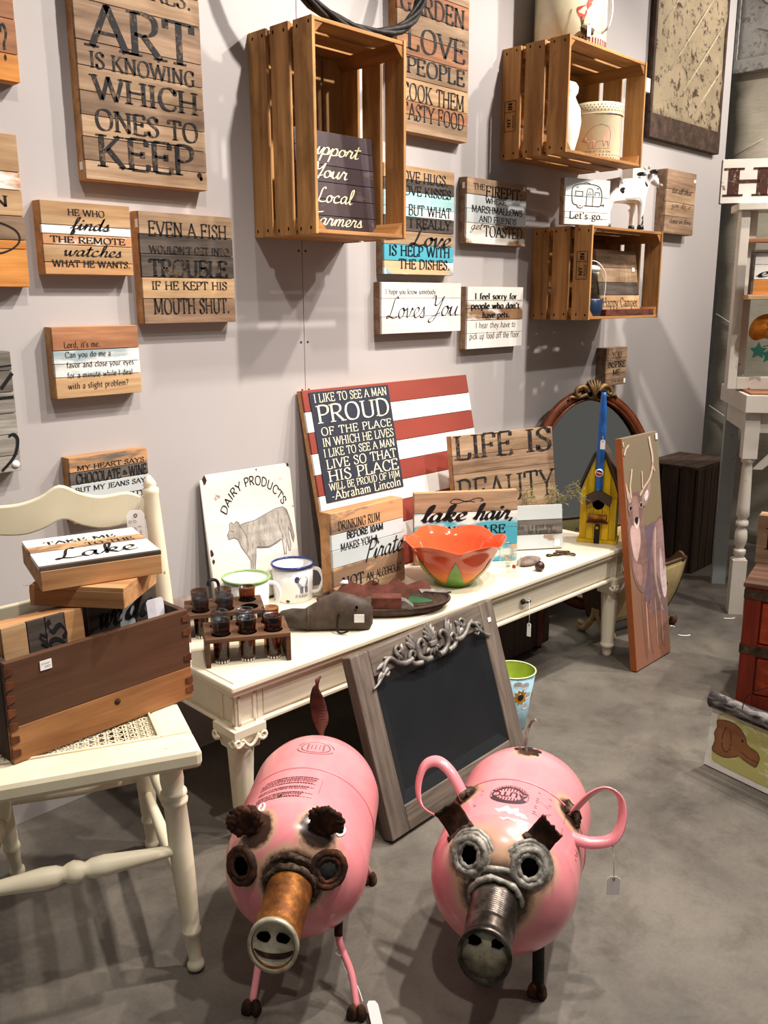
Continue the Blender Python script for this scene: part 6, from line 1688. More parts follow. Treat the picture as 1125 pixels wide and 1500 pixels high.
# ------------------------------------------------------------------ deer painting
def deer():
    w, h = .232, .752
    r = thing('deer_painting', 'tall narrow canvas painting of an antlered deer leaning on the table', 'painting', (2.478, -.612, .004), (R(-7.9), 0, 0))
    t = NT('canvas_ground'); tc = t.n('ShaderNodeTexCoord'); sp = t.n('ShaderNodeSeparateXYZ'); t.l(tc.outputs['Object'], sp.inputs[0])
    f = t.noise(t.coord((1,1,.5), rnd=False), 14, 5, .6)
    ma = t.n('ShaderNodeMath', operation='MULTIPLY_ADD'); t.l(f, ma.inputs[0]); ma.inputs[1].default_value = .25; t.l(sp.outputs['Z'], ma.inputs[2])
    t.col(t.ramp(ma.outputs[0], [(.18, '#9a6a55'), (.36, '#8f6a55'), (.55, '#8a7a5c'), (.80, '#857661')]))
    bx('canvas', t.set(.7, 0, .2), r, .0015, w, 0, .022, 0, h, .001)
    bx('canvas_edge', M['canvas'], r, -.002, .0014, -.0006, .022, 0, h, .0006)
    mats = {}
    def paintp(col, pts, lay, smooth=True, name='brushwork'):
        if col not in mats:
            mats[col] = patchy('oil_'+col.strip('#'), [col, '#'+''.join('%02x' % max(0, min(255, int(int(col[i:i+2], 16)*.86))) for i in (1,3,5)), '#'+''.join('%02x' % min(255, int(int(col[i:i+2], 16)*1.1)) for i in (1,3,5))], .7, 10, (1,1,.35), .15)
        flat(MB(), [(u*w, v*h) for u, v in pts], lambda x, z: (max(.002, min(w-.001, x)), -.0004-lay*.00022, max(.001, min(h-.001, z))), smooth).build(name, mats[col], r)
    # body and haunch
    paintp('#8b6f6c', [(.03,.52),(.30,.55),(.55,.605),(.80,.612),(1.0,.60),(1.0,.25),(.92,.10),(.84,.06),(.70,.10),(.60,.20),(.40,.28),(.20,.36),(.10,.44)], 1, name='body_brushwork')
    paintp('#7a6570', [(.42,.60),(.55,.605),(.72,.60),(.62,.52),(.55,.42),(.52,.30),(.40,.26),(.36,.36),(.40,.48)], 2, name='shadow_brushwork')
    paintp('#a88582', [(.72,.58),(.85,.61),(.99,.60),(1.0,.46),(.96,.34),(.90,.28),(.84,.32),(.70,.40),(.64,.48)], 2, name='haunch_brushwork')
    paintp('#c7a5a0', [(.70,.50),(.74,.57),(.78,.58),(.74,.48),(.72,.36),(.80,.26),(.86,.20),(.78,.24),(.66,.36)], 3, name='highlight_brushwork')
    paintp('#ead3d2', [(.86,.49),(.90,.45),(.93,.38),(.99,.40),(1.0,.31),(.94,.26),(.88,.27),(.84,.32),(.82,.40)], 4, name='flank_brushwork')
    for a in ((.30,.30),(.48,.26),(.70,.20),(.84,.18)):
        paintp('#946a5a', [(a[0]-.05,a[1]),(a[0]+.06,a[1]),(a[0]+.05,.07),(a[0]-.02,.05)], 2, name='leg_brushwork')
    for a in (.36, .62, .78):
        paintp('#c99c86', [(a,.26),(a+.025,.26),(a+.02,.09),(a,.07)], 3, name='leg_highlight')
    # neck, throat, head
    paintp('#94736c', [(.02,.66),(.40,.68),(.46,.56),(.48,.44),(.36,.34),(.22,.34),(.05,.44)], 3, name='neck_brushwork')
    paintp('#dcb9b0', [(.06,.60),(.14,.63),(.30,.62),(.33,.56),(.26,.50),(.18,.47),(.10,.51)], 4, name='throat_brushwork')
    paintp('#b38a80', [(.10,.50),(.20,.46),(.32,.44),(.28,.36),(.18,.38),(.08,.44)], 4, name='chest_brushwork')
    paintp('#8a6962', [(.06,.735),(.16,.762),(.30,.765),(.42,.745),(.46,.70),(.40,.655),(.33,.625),(.24,.610),(.15,.628),(.08,.66),(.04,.70)], 5, name='head_brushwork')
    paintp('#a5827a', [(.16,.74),(.30,.745),(.33,.68),(.28,.64),(.18,.64),(.15,.69)], 6, name='brow_brushwork')
    for x in (.11, .40): 
        paintp('#bda098', [(x-.06,.703),(x,.718),(x+.06,.703),(x,.690)], 6, name='eye_ring')
        paintp('#241c1e', [(x-.035,.704),(x,.713),(x+.035,.704),(x,.693)], 7, name='eye')
    paintp('#e6d2ca', [(.18,.655),(.24,.668),(.31,.655),(.32,.63),(.25,.608),(.18,.622)], 6, name='muzzle')
    paintp('#1f1a1c', [(.20,.652),(.25,.660),(.30,.652),(.28,.634),(.25,.626),(.22,.634)], 7, name='nose')
    paintp('#c9a49a', [(.02,.815),(.09,.775),(.16,.745),(.10,.725),(.04,.75)], 6, name='ear'); paintp('#a68884', [(.44,.735),(.56,.765),(.70,.79),(.66,.735),(.54,.695),(.46,.70)], 6, name='ear')
    paintp('#e9dad4', [(.50,.738),(.60,.760),(.62,.735),(.54,.712)], 7, name='inner_ear')
    # antlers
    def ant(P, wd, n): 
        vs, fs = pen(crom([(u*w, v*h) for u, v in P], 6), wd, wd*.7, .4)
        if 'ant' not in mats: mats['ant'] = plain('oil_antler', '#dcbfa6', .7)
        MB().add([(x, -.0024, z) for x, z in vs], fs).build('antler', mats['ant'], r)
    ant([(.38,.745),(.52,.775),(.68,.805),(.78,.85),(.80,.90),(.76,.95),(.74,.985)], .0115, 0); ant([(.47,.765),(.47,.80),(.48,.845)], .007, 1); ant([(.78,.87),(.84,.83)], .006, 1)
    ant([(.15,.745),(.13,.79),(.17,.83),(.21,.865)], .0095, 2); ant([(.03,.93),(.09,.955),(.17,.968)], .010, 3); ant([(.02,.985),(.03,.965)], .006, 3)
    sticker(r, w-.012, h-.016, y=-.003, w=.014, h=.020)
deer()

# ------------------------------------------------------------------ oval mirror
def mirror():
    r = thing('oval_mirror', 'large oval mirror with mahogany frame and carved gilt crest', 'mirror', (2.885, -.215, .004), (R(-7), 0, R(-25)))
    a, b, cz = .300, .425, .428
    N = 64
    MB().lathe([(0,0),(1,0),(1,.004),(0,.004)], N, 'y', (0, 0.010, cz), False, sx=b-.04, sy=a-.04).build('glass', M['mirror'], r)
    MB().torus((0,.008,cz), 1.0, .020, 'y', N, 10, a-.022, b-.022).build('frame', M['mahog'], r)
    MB().torus((0,-.004,cz), 1.0, .007, 'y', N, 8, a-.012, b-.012).build('outer_bead', M['mahog'], r)
    MB().torus((0,-.006,cz), 1.0, .005, 'y', N, 8, a-.042, b-.042).build('inner_bead', M['mahog'], r)
    MB().lathe([(0,0),(1,0),(1,.006),(0,.006)], N, 'y', (0, .016, cz), False, sx=b-.01, sy=a-.01).build('backboard', M['darkwood'], r)
    top = cz+b
    c = bpy.data.objects.new('crest', None); COL.objects.link(c); c.parent = r; c.location = (0, -.012, top-.012)
    MB().blob((0,0,.004), .034, .016, .036, 14, 10).build('shell', M['gilt'], c)
    for k in range(5):
        q = (k-2)*.42
        MB().tube(crom([(0,-.012,-.02),(.022*math.sin(q),-.018,.012),(.036*math.sin(q),-.010,.034*math.cos(q*.6)+.006)], 5), [.004,.005,.006,.0065,.0065,.0065,.006,.0055,.005,.004,.003][:11], 8).build('lobe', M['gilt'], c)
    for s in (-1, 1):
        P = [(s*.020,-.006,-.004),(s*.045,-.010,.016),(s*.072,-.010,.008),(s*.078,-.010,-.010),(s*.066,-.010,-.016),(s*.060,-.010,-.006)]
        Q = crom(P, 5); MB().tube(Q, [.011-.007*i/len(Q) for i in range(len(Q))], 8).build('scroll', M['gilt'], c)
        P = [(s*.03,-.006,-.014),(s*.06,-.006,-.022),(s*.095,-.004,-.020),(s*.105,-.004,-.032)]
        Q = crom(P, 5); MB().tube(Q, [.009-.006*i/len(Q) for i in range(len(Q))], 8).build('scroll', M['gilt'], c)
        MB().blob((s*.020,-.018,-.012), .009, .005, .010, 8, 6).build('boss', M['hole'], c)
mirror()

# ------------------------------------------------------------------ painted magazine stand behind the deer
def stand():
    r = thing('magazine_stand', 'cream and brown painted magazine stand on scrolled feet', 'magazine stand', (2.662, -.345, 0), (0, 0, R(-13)))
    cr_ = plain('stand_cream', '#cbb580', .6, var=.1); br = M['rust_red']; bd = plain('stand_brown', '#4a3018', .6, var=.2)
    L = .335
    for x in (0, L-.012):
        for s in (-1, 1):
            P = crom([(s*.008,.100),(s*.012,.070),(s*.030,.040),(s*.052,.014),(s*.070,.006),(s*.080,.016),(s*.074,.030)], 5)
            MB().tube([(x+.006, p[0], p[1]+.004) for p in P], [.012]*len(P), 8).build('scroll_foot', bd if x else cr_, r)
        Y = crom([(-.020,.060),(-.060,.130),(-.075,.200),(-.105,.262),(-.080,.285),(-.045,.250),(0,.235),(.045,.250),(.080,.330),(.105,.360),(.112,.300),(.078,.200),(.060,.130),(.020,.060)], 4)
        MB().prism(Y, x, x+.012, 'yz').build('end_panel', bd, r)
    for s, h1 in ((-1,.262),(1,.375)):
        def fn(u, v, o=0): 
            y = s*(.045+.050*v+.012*math.sin(v*3)); return (.012+u*(L-.024)+(u-.5)*.05*v, y+o, .062+v*(h1-.062)-.012*math.sin(u*PI)*v)
        MB().surf(fn, 14, 10).build('side_panel', cr_, r, solid=.009)
        MB().tube([fn(k/16, 1) for k in range(17)], .007, 8).build('edge_trim', bd, r)
        MB().tube([fn(k/16, 0) for k in range(17)], .006, 8).build('edge_trim', bd, r)
        for u in (0, 1): MB().tube([fn(u, k/10) for k in range(11)], .006, 8).build('edge_trim', bd, r)
        if s < 0:
            for cx, cv, q in ((.62,.55,.07),(.70,.48,.05),(.66,.62,.05),(.74,.58,.045)):
                MB().add([tuple(a+b for a, b in zip(fn(cx+q*math.cos(2*PI*k/10), cv+1.4*q*math.sin(2*PI*k/10)), (0,-.0062,0))) for k in range(10)], [tuple(range(10))]).build('flower_print', bd, r)
    bx('floor_board', bd, r, .012, L-.012, -.045, .045, .058, .066, .001)
stand()
def trunk():
    r = thing('dark_trunk', 'dark brown trunk pushed back under the cream table', 'trunk', (1.98, -.275, 0))
    bx('body', M['darkwood'], r, 0, .50, 0, .22, .018, .185, .004); bx('lid', M['darkwood'], r, -.004, .504, -.004, .224, .187, .232, .006)
    for x in (.06, .42): bx('strap', M['rust_red'], r, x, x+.03, -.006, .002, .020, .230, .001)
    for x in (.02, .46):
        for y in (.02, .18): MB().lathe([(0,0),(.012,0),(.014,.010),(.012,.019),(0,.019)], 12, 'z', (x, y, 0)).build('foot', M['darkwood'], r)
    bx('lock', M['bronze'], r, .235, .265, -.008, .0, .165, .205, .001)
trunk()

# ------------------------------------------------------------------ pigs welded from pink gas tanks
TP = [(0,-.20),(.04,-.197),(.08,-.183),(.108,-.155),(.12,-.12),(.122,-.09),(.122,.09),(.120,.12),(.108,.155),(.08,.183),(.04,.197),(0,.20)]
TP = [(q*1.02, x) for q, x in TP]
TPS = [(max(0, q), x) for q, x in crom(TP, 4)]
def trad(x):
    for (r0, x0), (r1, x1) in zip(TP, TP[1:]):
        if x0 <= x <= x1: return r0+(r1-r0)*(x-x0)/(x1-x0)
    return 0
ZC = .215
def tank_mat(name, pts, streaks):
    t = NT(name); v = t.coord(rnd=False)
    f = t.noise(v, 30, 8, .75); f2 = t.noise(v, 6, 4, .6); f3 = t.noise(v, 90, 6, .7)
    c = t.ramp(f2, [(.3, '#df7f88'), (.6, '#eb9499')])
    c = t.mix(t.ramp(f, [(.70, BW), (.73, WH)]), c, lin('#5d3a30'))
    tc = t.n('ShaderNodeTexCoord')
    no = t.n('ShaderNodeMath', operation='MULTIPLY'); t.l(f3, no.inputs[0]); no.inputs[1].default_value = .016
    for p, r0, r1, amt in pts:
        d = t.n('ShaderNodeVectorMath', operation='DISTANCE'); t.l(tc.outputs['Object'], d.inputs[0]); d.inputs[1].default_value = p
        a = t.n('ShaderNodeMath', operation='ADD'); t.l(d.outputs['Value'], a.inputs[0]); t.l(no.outputs[0], a.inputs[1])
        m1 = t.n('ShaderNodeMapRange'); m1.inputs['From Min'].default_value = r0+.008; m1.inputs['From Max'].default_value = r1+.008
        m1.inputs['To Min'].default_value = 1; m1.inputs['To Max'].default_value = 0
        t.l(a.outputs[0], m1.inputs['Value'])
        tan = t.mix(t.ramp(m1.outputs[0], [(.0, BW), (.45, (amt,)*3+(1,))]), c, lin('#caa486'))
        c = t.mix(t.ramp(m1.outputs[0], [(.45, BW), (.85, WH)]), tan, lin('#3f2a20'))
    t.col(c)
    return t.set(.27, 0, .5, Coat_Weight=.25, Coat_Roughness=.1)
def frame_at(p):
    """normal frame of the tank skin at a local point (relative to the tank centre)"""
    x, y, z = p
    e = .004; r = trad(x) or 1e-4
    dr = (trad(min(.1999, x+e))-trad(max(-.1999, x-e)))/(2*e)
    n = Vector((-dr, y/max(1e-4, math.hypot(y, z)), z/max(1e-4, math.hypot(y, z)))).normalized()
    return n
def orient(o, p, n, up=(0,0,1)):
    """put an object at p with its local -Y... axis z along n"""
    n = Vector(n).normalized(); u = Vector(up); u = (u-n*u.dot(n)).normalized(); s = u.cross(n)
    Mx = Matrix((s, u, n)).transposed().to_4x4(); Mx.translation = Vector(p)
    o.matrix_local = Mx
    return o
def skin(x, a, k=.0006):
    q = trad(x)+k
    return (x, q*math.sin(a), ZC+q*math.cos(a))
def pig(which, loc, yaw, label):
    r = thing('tank_pig', label, 'sculpture', (loc[0], loc[1], 0), (0, 0, R(yaw)), 'pigs made from pink tanks')
    rn = random.Random(which*10)
    if which == 1:
        eyes = [(.175,-.077,.042),(.181,.066,.048)]; sn0, sn1 = (.170,.008,.026), (.312,.000,.004)
        scor = [((e[0], e[1], e[2]+ZC), .024, .040, .9) for e in eyes]+[((.19,.008,.03+ZC), .045, .066, .9), ((.150,-.060,.095+ZC), .026, .044, .9), ((.150,.047,.100+ZC), .026, .044, .9), ((.09,-.03,.118+ZC), .002, .010, .8)]
    else:
        eyes = [(.173,-.042,.080),(.170,.052,.076)]; sn0, sn1 = (.168,.003,.026), (.305,.010,.004)
        scor = [((e[0], e[1], e[2]+ZC), .030, .060, .75) for e in eyes]+[((.19,.004,.03+ZC), .045, .080, .8), ((.02,-.088,.085+ZC), .020, .045, .9), ((-.0,.095,.077+ZC), .020, .045, .9), ((-.112,0,.12+ZC), .012, .030, .7), ((.15,.0,.10+ZC), -.07, .055, .7)]
    body = MB().lathe([(q, x) for q, x in TPS], 64, 'x', (0, 0, ZC)).build('tank', tank_mat('pink_tank_%d' % which, scor, None), r)
    MB().torus((-.002, 0, ZC), trad(0)+.0002, .0022, 'x', 64, 6).build('weld_seam', M['pink'], r)
    # snout
    a, b = Vector(sn0)+Vector((0,0,ZC)), Vector(sn1)+Vector((0,0,ZC))
    ax = (b-a).normalized()
    L = (b-a).length; R1 = .0375 if which == 1 else .0385
    sm = M['rust_o'] if which == 1 else M['steel']
    pr = [(0,0),(R1,0)]
    if which == 1: pr += [(R1,L-.010),(R1+.0015,L-.009),(R1+.0015,L),(R1-.004,L+.001),(R1-.005,L-.003),(0,L-.003)]
    else:
        x = .045
        while x < L-.045: pr += [(R1,x),(R1-.0014,x+.002),(R1,x+.004)]; x += .0045
        pr += [(R1,L-.012),(R1+.003,L-.009),(R1+.0035,L-.002),(R1+.002,L),(R1-.0015,L),(R1-.0025,L-.006),(0,L-.007)]
    SH = .34
    def oblique(mb):
        mb.v = [(x_, y_, z_-SH*y_*max(0, z_/L)**1.5) for x_, y_, z_ in mb.v]
        return mb
    pr2 = []
    for (q0, z0), (q1, z1) in zip(pr, pr[1:]):
        n_ = max(1, int(abs(z1-z0)/.008)); pr2 += [(q0+(q1-q0)*k/n_, z0+(z1-z0)*k/n_) for k in range(n_)]
    pr2.append(pr[-1])
    s = oblique(MB().lathe(pr2, 40, 'z')).build('snout', sm, r)
    orient(s, a, ax)
    cp = .0005
    if which == 1:
        oblique(MB().lathe([(0,L-.0022),(R1-.004,L-.0022),(R1-.003,L+.0022),(R1+.0025,L+.0022),(R1+.0025,L-.005),(R1+.001,L-.006)], 40, 'z', cap=False)).build('snout_plate', M['brass'], s)
        for q in (-1, 1):
            P = [(q*.0145+.0105*(1+rn.uniform(-.15,.15))*math.cos(2*PI*k/12), .0105+.0085*(1+rn.uniform(-.15,.15))*math.sin(2*PI*k/12), L-.0018) for k in range(12)]
            oblique(MB().add(P, [tuple(range(12))])).build('nostril', M['hole'], s)
        P = crom([(-.031,-.008),(-.015,-.012),(0,-.013),(.016,-.011),(.031,-.006),(.025,-.016),(.006,-.0215),(-.018,-.0195)], 4, True)
        oblique(MB().add([(x, y, L-.0016) for x, y in P], [tuple(range(len(P)))])).build('mouth', M['rust'], s)
    else:
        oblique(MB().lathe([(0,L-.0055),(R1-.0030,L-.0055),(R1-.0030,L-.0065)], 32, 'z')).build('snout_plate', M['brass'], s)
        for q in (-1, 1):
            P = [(q*.017+.010*(1+rn.uniform(-.3,.3))*math.cos(2*PI*k/11), .019+.008*(1+rn.uniform(-.3,.3))*math.sin(2*PI*k/11), L-.0045) for k in range(11)]
            oblique(MB().add(P, [tuple(range(11))])).build('nostril', M['hole'], s)
    wm = M['weld'] if which == 1 else M['zinc']
    collar = MB()
    for j in range(2 if which == 1 else 3):
        P = []
        for k in range(36):
            t = 2*PI*k/36; q = R1+.003+j*.008+rn.uniform(-.0015,.0015)
            P.append((q*math.cos(t), q*math.sin(t)*1.02, .026-j*.011-.0042*j*math.sin(t)+rn.uniform(-.001,.001)))
        collar.tube(P, [.0052+rn.uniform(-.0015,.0015) for _ in range(36)], 8, closed=True)
    collar.build('weld_collar', wm, s)
    # eyes
    for i, e in enumerate(eyes):
        n = (frame_at(e)+Vector((.45,0,0))).normalized()
        er = .0265 if which == 1 else .0255
        mb = MB()
        for j, (q, tr) in enumerate(((er, .0062), (er-.0075, .0052), (er-.002, .0045))+(() if which == 1 else ((er+.006, .0045), (er+.011, .004)))):
            mb.tube([((q+rn.uniform(-.001,.001))*math.cos(2*PI*k/30), (q+rn.uniform(-.001,.001))*1.05*math.sin(2*PI*k/30), .004+rn.uniform(-.0008,.0008)-(.003*(j-1) if j > 2 else 0)) for k in range(30)], [tr*(1+rn.uniform(-.15,.15)) for _ in range(30)], 8, closed=True)
        o = mb.build('eye', M['rust'] if which == 1 else (M['zinc'] if True else None), r)
        orient(o, (e[0], e[1], e[2]+ZC), n)
        MB().lathe([(0,.0058),(.0150,.0058),(.0165,.003)], 20, 'z', wob=lambda a_, h_: 1+.10*math.sin(3*a_+i)).build('eye_hole', M['hole'] if not (which == 1 and i == 1) else plain('grey_hollow', '#2a2b29', .9), o)
    # ears
    if which == 1:
        for e, side in (((.149,-.059,.093), -1), ((.151,.047,.100), 1)):
            n = frame_at(e)
            mb = MB()
            for k in range(16):
                t_ = 2*PI*k/16
                mb.blob((.022*math.cos(t_), rn.uniform(-.004,.004), .028+.021*math.sin(t_)), .011, .006, .010, 8, 6, .25, rn)
            mb.blob((0,0,.028), .026, .007, .026, 14, 9, .12, rn)
            mb.blob((0,0,.004), .018, .010, .014, 8, 6, .2, rn)
            o = mb.build('ear', M['rust'], r)
            orient(o, (e[0], e[1], e[2]+ZC), (n+Vector((.1, side*.35, .25))), (1,0,0))
        for e in ((.109,-.056,.107), (.133,.080,.084)):
            n = frame_at(e)
            o = MB().torus((0,0,.003), .008, .0022, 'z', 18, 6, 1.4, .7).build('lug', M['enamel'], r); orient(o, (e[0], e[1], e[2]+ZC), n)
    else:
        for e, side in (((.135,-.066,.094), -1), ((.140,.055,.098), 1)):
            n = frame_at(e)
            def plate(u, v):
                x = (u-.5)*.044+rn.uniform(-.0006,.0006)+(side*.006*v)
                z = v*.052+(rn.uniform(-.003,.003) if v == 1 else 0)
                return (x, -.010*math.sin(v*PI*.9)+.006*v, z)
            o = MB().surf(plate, 10, 8).build('ear', M['rust_red'] if False else M['rust'], r, solid=.003)
            orient(o, (e[0], e[1], e[2]+ZC-.003), (n*.55+Vector((-.15, side*.55, .55))), (1, side*-.25, 0))
            mb = MB().tube([((k/9-.5)*.050, .002*math.sin(k), .002) for k in range(10)], [.006+rn.uniform(-.001,.002) for _ in range(10)], 8)
            w_ = mb.build('ear_weld', M['weld'], o)
        for e, side in (((.013,-.087,.088), -1), ((-.006,.096,.078), 1)):
            P = [(e[0]+.012, e[1], e[2]), (e[0]-.004, e[1]+side*.030, e[2]+.036), (e[0]-.012, e[1]+side*.058, e[2]+.050), (e[0]-.008, e[1]+side*.082, e[2]+.038), (e[0]+.010, e[1]+side*.088, e[2]+.008), (e[0]+.030, e[1]+side*.076, e[2]-.018), (e[0]+.046, e[1]+side*.040, e[2]-.024), (e[0]+.052, e[1]+side*.006, e[2]-.016)]
            Q = crom(P, 6)
            vs = []; fs = []
            for i, p in enumerate(Q):
                q0, q1 = Q[max(0,i-1)], Q[min(len(Q)-1,i+1)]
                ty, tz = q1[1]-q0[1], q1[2]-q0[2]; tl = math.hypot(ty, tz) or 1
                wv = Vector((.008, -.0065*tz/tl, .0065*ty/tl))
                p = Vector((p[0], p[1], p[2]+ZC))
                vs += [tuple(p-wv), tuple(p+wv)]
                if i: fs.append((2*i-2, 2*i-1, 2*i+1, 2*i))
            MB().add(vs, fs, True).build('handle_loop', M['pink'], r, solid=.003)
            n = frame_at(e)
            mb = MB()
            for k in range(6):
                mb.tube([(rn.uniform(-.018,.018), -.020, .003), (rn.uniform(-.018,.018), 0, .009), (rn.uniform(-.018,.018), .018, .004)], [.005,.007,.005], 7)
            o = mb.build('handle_weld', M['weld'], r); orient(o, (e[0]+.004, e[1], e[2]+ZC-.003), n)
    # printed marks on the tank
    mb = MB()
    if which == 1:
        def dash(x, a0, a1, w=.0015):
            a = a0
            while a < a1:
                l = rn.uniform(.008, .035)
                mb.add([skin(x-w, a), skin(x+w, a), skin(x+w, min(a+l, a1)), skin(x-w, min(a+l, a1))], [(0,1,2,3)])
                a += l+rn.uniform(.004,.012)
        for k in range(11):
            if k in (4, 7): continue
            dash(.030+k*.0062, -.62 if k else -.55, .24-.02*k)
            if rn.random() < .8: dash(.0318+k*.0062, -.35, .22, .0007)
        mb.add([skin(.030,.30), skin(.030,.305), skin(.075,.295), skin(.075,.29)], [(0,1,2,3)])
        mb.build('printed_label', plain('label_ink', '#54262f', .5), r); mb = MB()
        cx, ca = -.080, .06
        for q in (.027,.035):
            for k in range(40):
                t0, t1 = 2*PI*k/40, 2*PI*(k+1)/40
                f = lambda t, d: skin(cx+(q+d)*.72*math.sin(t), ca+(q+d)*math.cos(t)/.122)
                if q == .035 and (k % 20) in (0, 1, 19): continue
                mb.add([f(t0,-.0007), f(t1,-.0007), f(t1,.0007), f(t0,.0007)], [(0,1,2,3)])
        for k in range(5):
            u = (k-2)*.0075
            mb.add([skin(cx-.009,ca+u/.122-.004), skin(cx-.009,ca+u/.122+.004), skin(cx+.009,ca+u/.122+.004), skin(cx+.009,ca+u/.122-.004)], [(0,1,2,3)])
            mb.add([skin(cx+u*.7-.0005,ca-.14), skin(cx+u*.7+.0005,ca-.14), skin(cx+u*.7+.0005,ca+.14), skin(cx+u*.7-.0005,ca+.14)], [(0,1,2,3)])
        dash(cx-.026, ca-.30, ca-.02, .0006)
    else:
        cx, ca = .048, -.03
        def f(q, t): return skin(cx+q*.85*math.sin(t), ca-q*math.cos(t)/.122)
        def ring(q0, q1, t0, t1, n=24):
            for k in range(n):
                a0, a1 = t0+(t1-t0)*k/n, t0+(t1-t0)*(k+1)/n
                mb.add([f(q0,a0), f(q0,a1), f(q1,a1), f(q1,a0)], [(0,1,2,3)])
        ring(.024, .034, R(200), R(340)); ring(.024, .034, R(20), R(160))
        ring(.0225, .0232, 0, 2*PI, 40)
        for k in range(7):
            u = (k-3)*.0052
            for z0, z1 in ((.010,.018),(-.018,-.010)):
                mb.add([skin(cx+z0,ca+u/.122-.008), skin(cx+z0,ca+u/.122+.008), skin(cx+z1,ca+u/.122+.008), skin(cx+z1,ca+u/.122-.008)], [(0,1,2,3)])
        g, W_ = glyphs('AUTO', weight=2.2, thin=1.6, serif=0)
        for vs, fs in g: mb.add([skin(cx-.007+p[1]*.0014, ca-(p[0]/W_-.5)*.060/.122) for p in vs], fs)
        for s_ in (-1, 1):
            mb.add([skin(cx-.008,ca+s_*.26), skin(cx-.008,ca+s_*.27), skin(cx+.008,ca+s_*.27), skin(cx+.008,ca+s_*.26)], [(0,1,2,3)])
        mb.build('printed_badge', plain('badge_ink', '#3d2630', .5), r); mb = MB()
        for k in range(12):
            for a0, a1 in ((-.72,-.42),(.34,.60),(.80,1.25)):
                if rn.random() < .75: mb.add([skin(.015+k*.006,a0), skin(.0165+k*.006,a0), skin(.0165+k*.006,a1-rn.uniform(0,.1)), skin(.015+k*.006,a1-rn.uniform(0,.1))], [(0,1,2,3)])
        for a0, x0, a1, x1 in ((1.05,.13,1.2,.06),(1.2,.06,1.45,.10),(1.15,.12,1.5,.02),(.95,.125,1.3,.02)):
            mb.add([skin(x0,a0), skin(x0+.003,a0), skin(x1+.003,a1), skin(x1,a1)], [(0,1,2,3)])
        tm = MB(); g, W_ = glyphs('REFRIGERANT', weight=2.0, thin=1.4, serif=0, track=.6)
        for vs, fs in g:
            q = []
            for px_, py_ in vs:
                t = R(335)-(px_/W_)*R(130)
                rad_ = .0262+py_*.00055
                x_, y_, z_ = f(rad_, t)
                q.append((x_, y_*1.006, ZC+(z_-ZC)*1.006))
            tm.add(q, fs)
        tm.build('ring_lettering', M['pink'], r)
    mb.build('printed_emblem', plain('emblem_ink', '#54262f' if which == 1 else '#3d2630', .5), r)
    if which == 2:
        MB().add([skin(.105+.010*math.sin(k*1.9)*(.6+.4*math.cos(k*2.3))+.0, .02+.16*math.cos(2*PI*k/16)*(1+.2*math.sin(k*3)), .0009) if False else skin(.105+.017*math.sin(2*PI*k/16)*(1+.3*math.sin(k*3)), .06+.20*math.cos(2*PI*k/16)*(1+.25*math.cos(k*2)), .0009) for k in range(16)], [tuple(range(16))]).build('white_patch', M['enamel'], r)  # irregular white patch on top of the tank
    # tail
    if which == 1:
        vs = []; fs = []
        C0 = Vector((-.190, -.004, ZC+.035))
        n = 26
        for i in range(n+1):
            t = i/n; a_ = t*PI*1.6
            c_ = C0+Vector((-.020*math.sin(t*2.2), .006*math.sin(t*6), .175*t))
            wd = .0165*(1 if t < .85 else .65)
            u_ = Vector((math.sin(a_)*.8, math.cos(a_), 0)).normalized()*wd
            vs += [tuple(c_-u_), tuple(c_+u_)]
            if i: fs.append((2*i-2, 2*i-1, 2*i+1, 2*i))
        MB().add(vs, fs, True).build('tail', M['rust_red'], r, solid=.004)
    else:
        MB().tube(crom([(-.115,-.002,ZC+.118),(-.120,-.004,ZC+.150),(-.128,.002,ZC+.175),(-.124,.012,ZC+.186)], 5), .0028, 8).build('tail', M['zinc'], r)
        mb = MB()
        for k in range(7): mb.blob((-.115+rn.uniform(-.012,.012), rn.uniform(-.020,.020), ZC+.1215), .009, .009, .003, 8, 5, .3, rn)
        mb.build('tail_weld', M['rust'], r)
    # legs
    if which == 1: LG = [((.125,-.060),(.206,-.064),.0062), ((.125,.075),(.204,.114),.0062), ((-.12,-.075),(-.15,-.10),.0062), ((-.12,.075),(-.15,.10),.0062)]
    else: LG = [((.085,-.028),(.100,-.030),.0105), ((.085,.062),(.105,.066),.0105), ((-.10,-.06),(-.11,-.065),.0105), ((-.10,.06),(-.11,.065),.0105)]
    for (x0, y0), (x1, y1), q in LG:
        zt = ZC-math.sqrt(max(0, trad(x0)**2-y0**2))+.006
        kink = .012*(1 if y0 > 0 else 0) if which == 1 else 0
        P = crom([(x0,y0,zt),(x0+(x1-x0)*.18,y0+(y1-y0)*.05,zt*.72),(x0+(x1-x0)*.55,y0+(y1-y0)*.5+kink*.5,zt*.42),(x1,y1,.016)], 5)
        lg_ = MB().tube(P, q, 10).build('leg', M['pink'] if which == 1 else M['iron'], r)
        MB().tube(P[:5], q*1.18, 10).build('leg_top', M['rust'], lg_)
        for s_ in (-1, 1):
            hb = MB().lathe([(0,0),(.0085,0),(.0095,.006),(.0075,.020),(.004,.026),(0,.027)], 10, 'z', (x1+.006, y1+s_*.0075, .0), wob=lambda a_, h_: 1+.15*math.sin(3*a_+s_))
            hb.build('hoof', M['rust'], lg_)
    return r
PIG1 = pig(1, (.955, -.750), -140.7, 'pink tank pig with crumpled rusty ears and orange rusted snout')
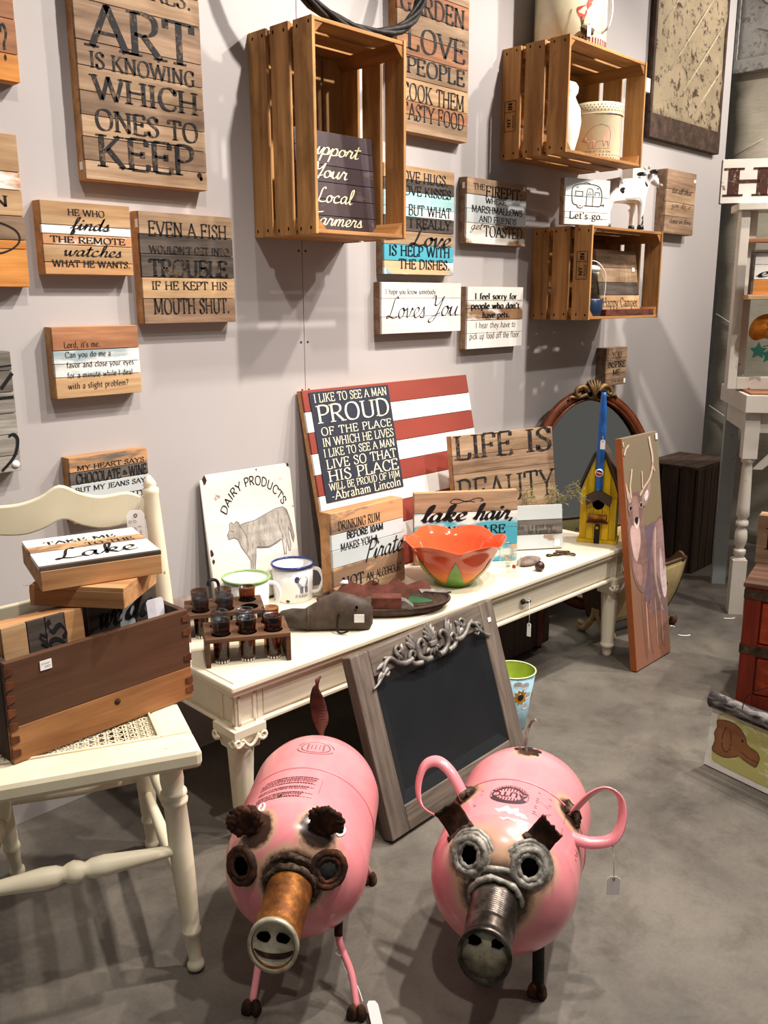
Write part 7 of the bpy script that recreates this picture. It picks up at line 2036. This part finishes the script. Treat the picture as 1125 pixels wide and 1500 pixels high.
PIG2 = pig(2, (1.185, -1.055), -154.6, 'pink tank pig with handle loops, flat ears and ribbed steel snout')
def leg_tag():
    a = R(-140.7); P = lambda x, y, z: (.955+x*math.cos(a)-y*math.sin(a), -.750+x*math.sin(a)+y*math.cos(a), z)
    r = thing('price_tag', "folded white tag tied to the rusty-eared pig's front leg", 'price tag', P(.16, .098, 0))
    o = P(.16, .098, 0)
    Q = [P(.146,.078,.075), P(.168,.092,.055), P(.182,.112,.040), P(.206,.124,.030)]
    MB().tube([tuple(b-c for b, c in zip(q, o)) for q in crom(Q, 5)], .0009, 5).build('string', M['string'], r)
    MB().torus(tuple(b-c for b, c in zip(P(.146,.080,.075), o)), .0085, .0009, 'z', 14, 5).build('loop', M['string'], r)
    t = MB().prism([(-.011,0),(.011,0),(.011,.034),(.006,.040),(-.006,.040),(-.011,.034)], -.0005, .0005).build('tag_card', M['paper'], r)
    t.location = tuple(b-c for b, c in zip(P(.226,.150,.0035), o)); t.rotation_euler = (R(-62), R(20), R(-20))
leg_tag()
def loop_tag():
    a = R(-154.6); P = lambda x, y, z: Vector((1.185+x*math.cos(a)-y*math.sin(a), -1.055+x*math.sin(a)+y*math.cos(a), z))
    k = P(.030, .172, ZC+.052)
    return tagged('price_tag', "white tag on string hanging from the pig's handle loop", tuple(k), (0,0,0), (.004,-.004,-.062), .022, .036, R(-50), 0)
loop_tag()

# ------------------------------------------------------------------ small things on the floor
for k, (x, y, a, lb) in enumerate(((2.885, -0.578, R(-46), 'curved white plastic scrap on the floor beside the deer painting'), (3.165, -0.622, R(-40), 'curved white plastic scrap on the floor before the turned-leg table'), (2.944, -0.502, 2.0, "tiny white scrap on the floor by the magazine stand's foot"))):
    sc_ = thing('plastic_scrap', lb, 'scrap', (x, y, .0025), (0, 0, a))
    l_ = .042 if k < 2 else .015
    MB().tube(crom([(-l_/2,.006,0),(-l_/5,0,0),(l_/5,-.001,0),(l_/2,.005,0)], 4), .0022, 6).build('strip', M['paper'], sc_)
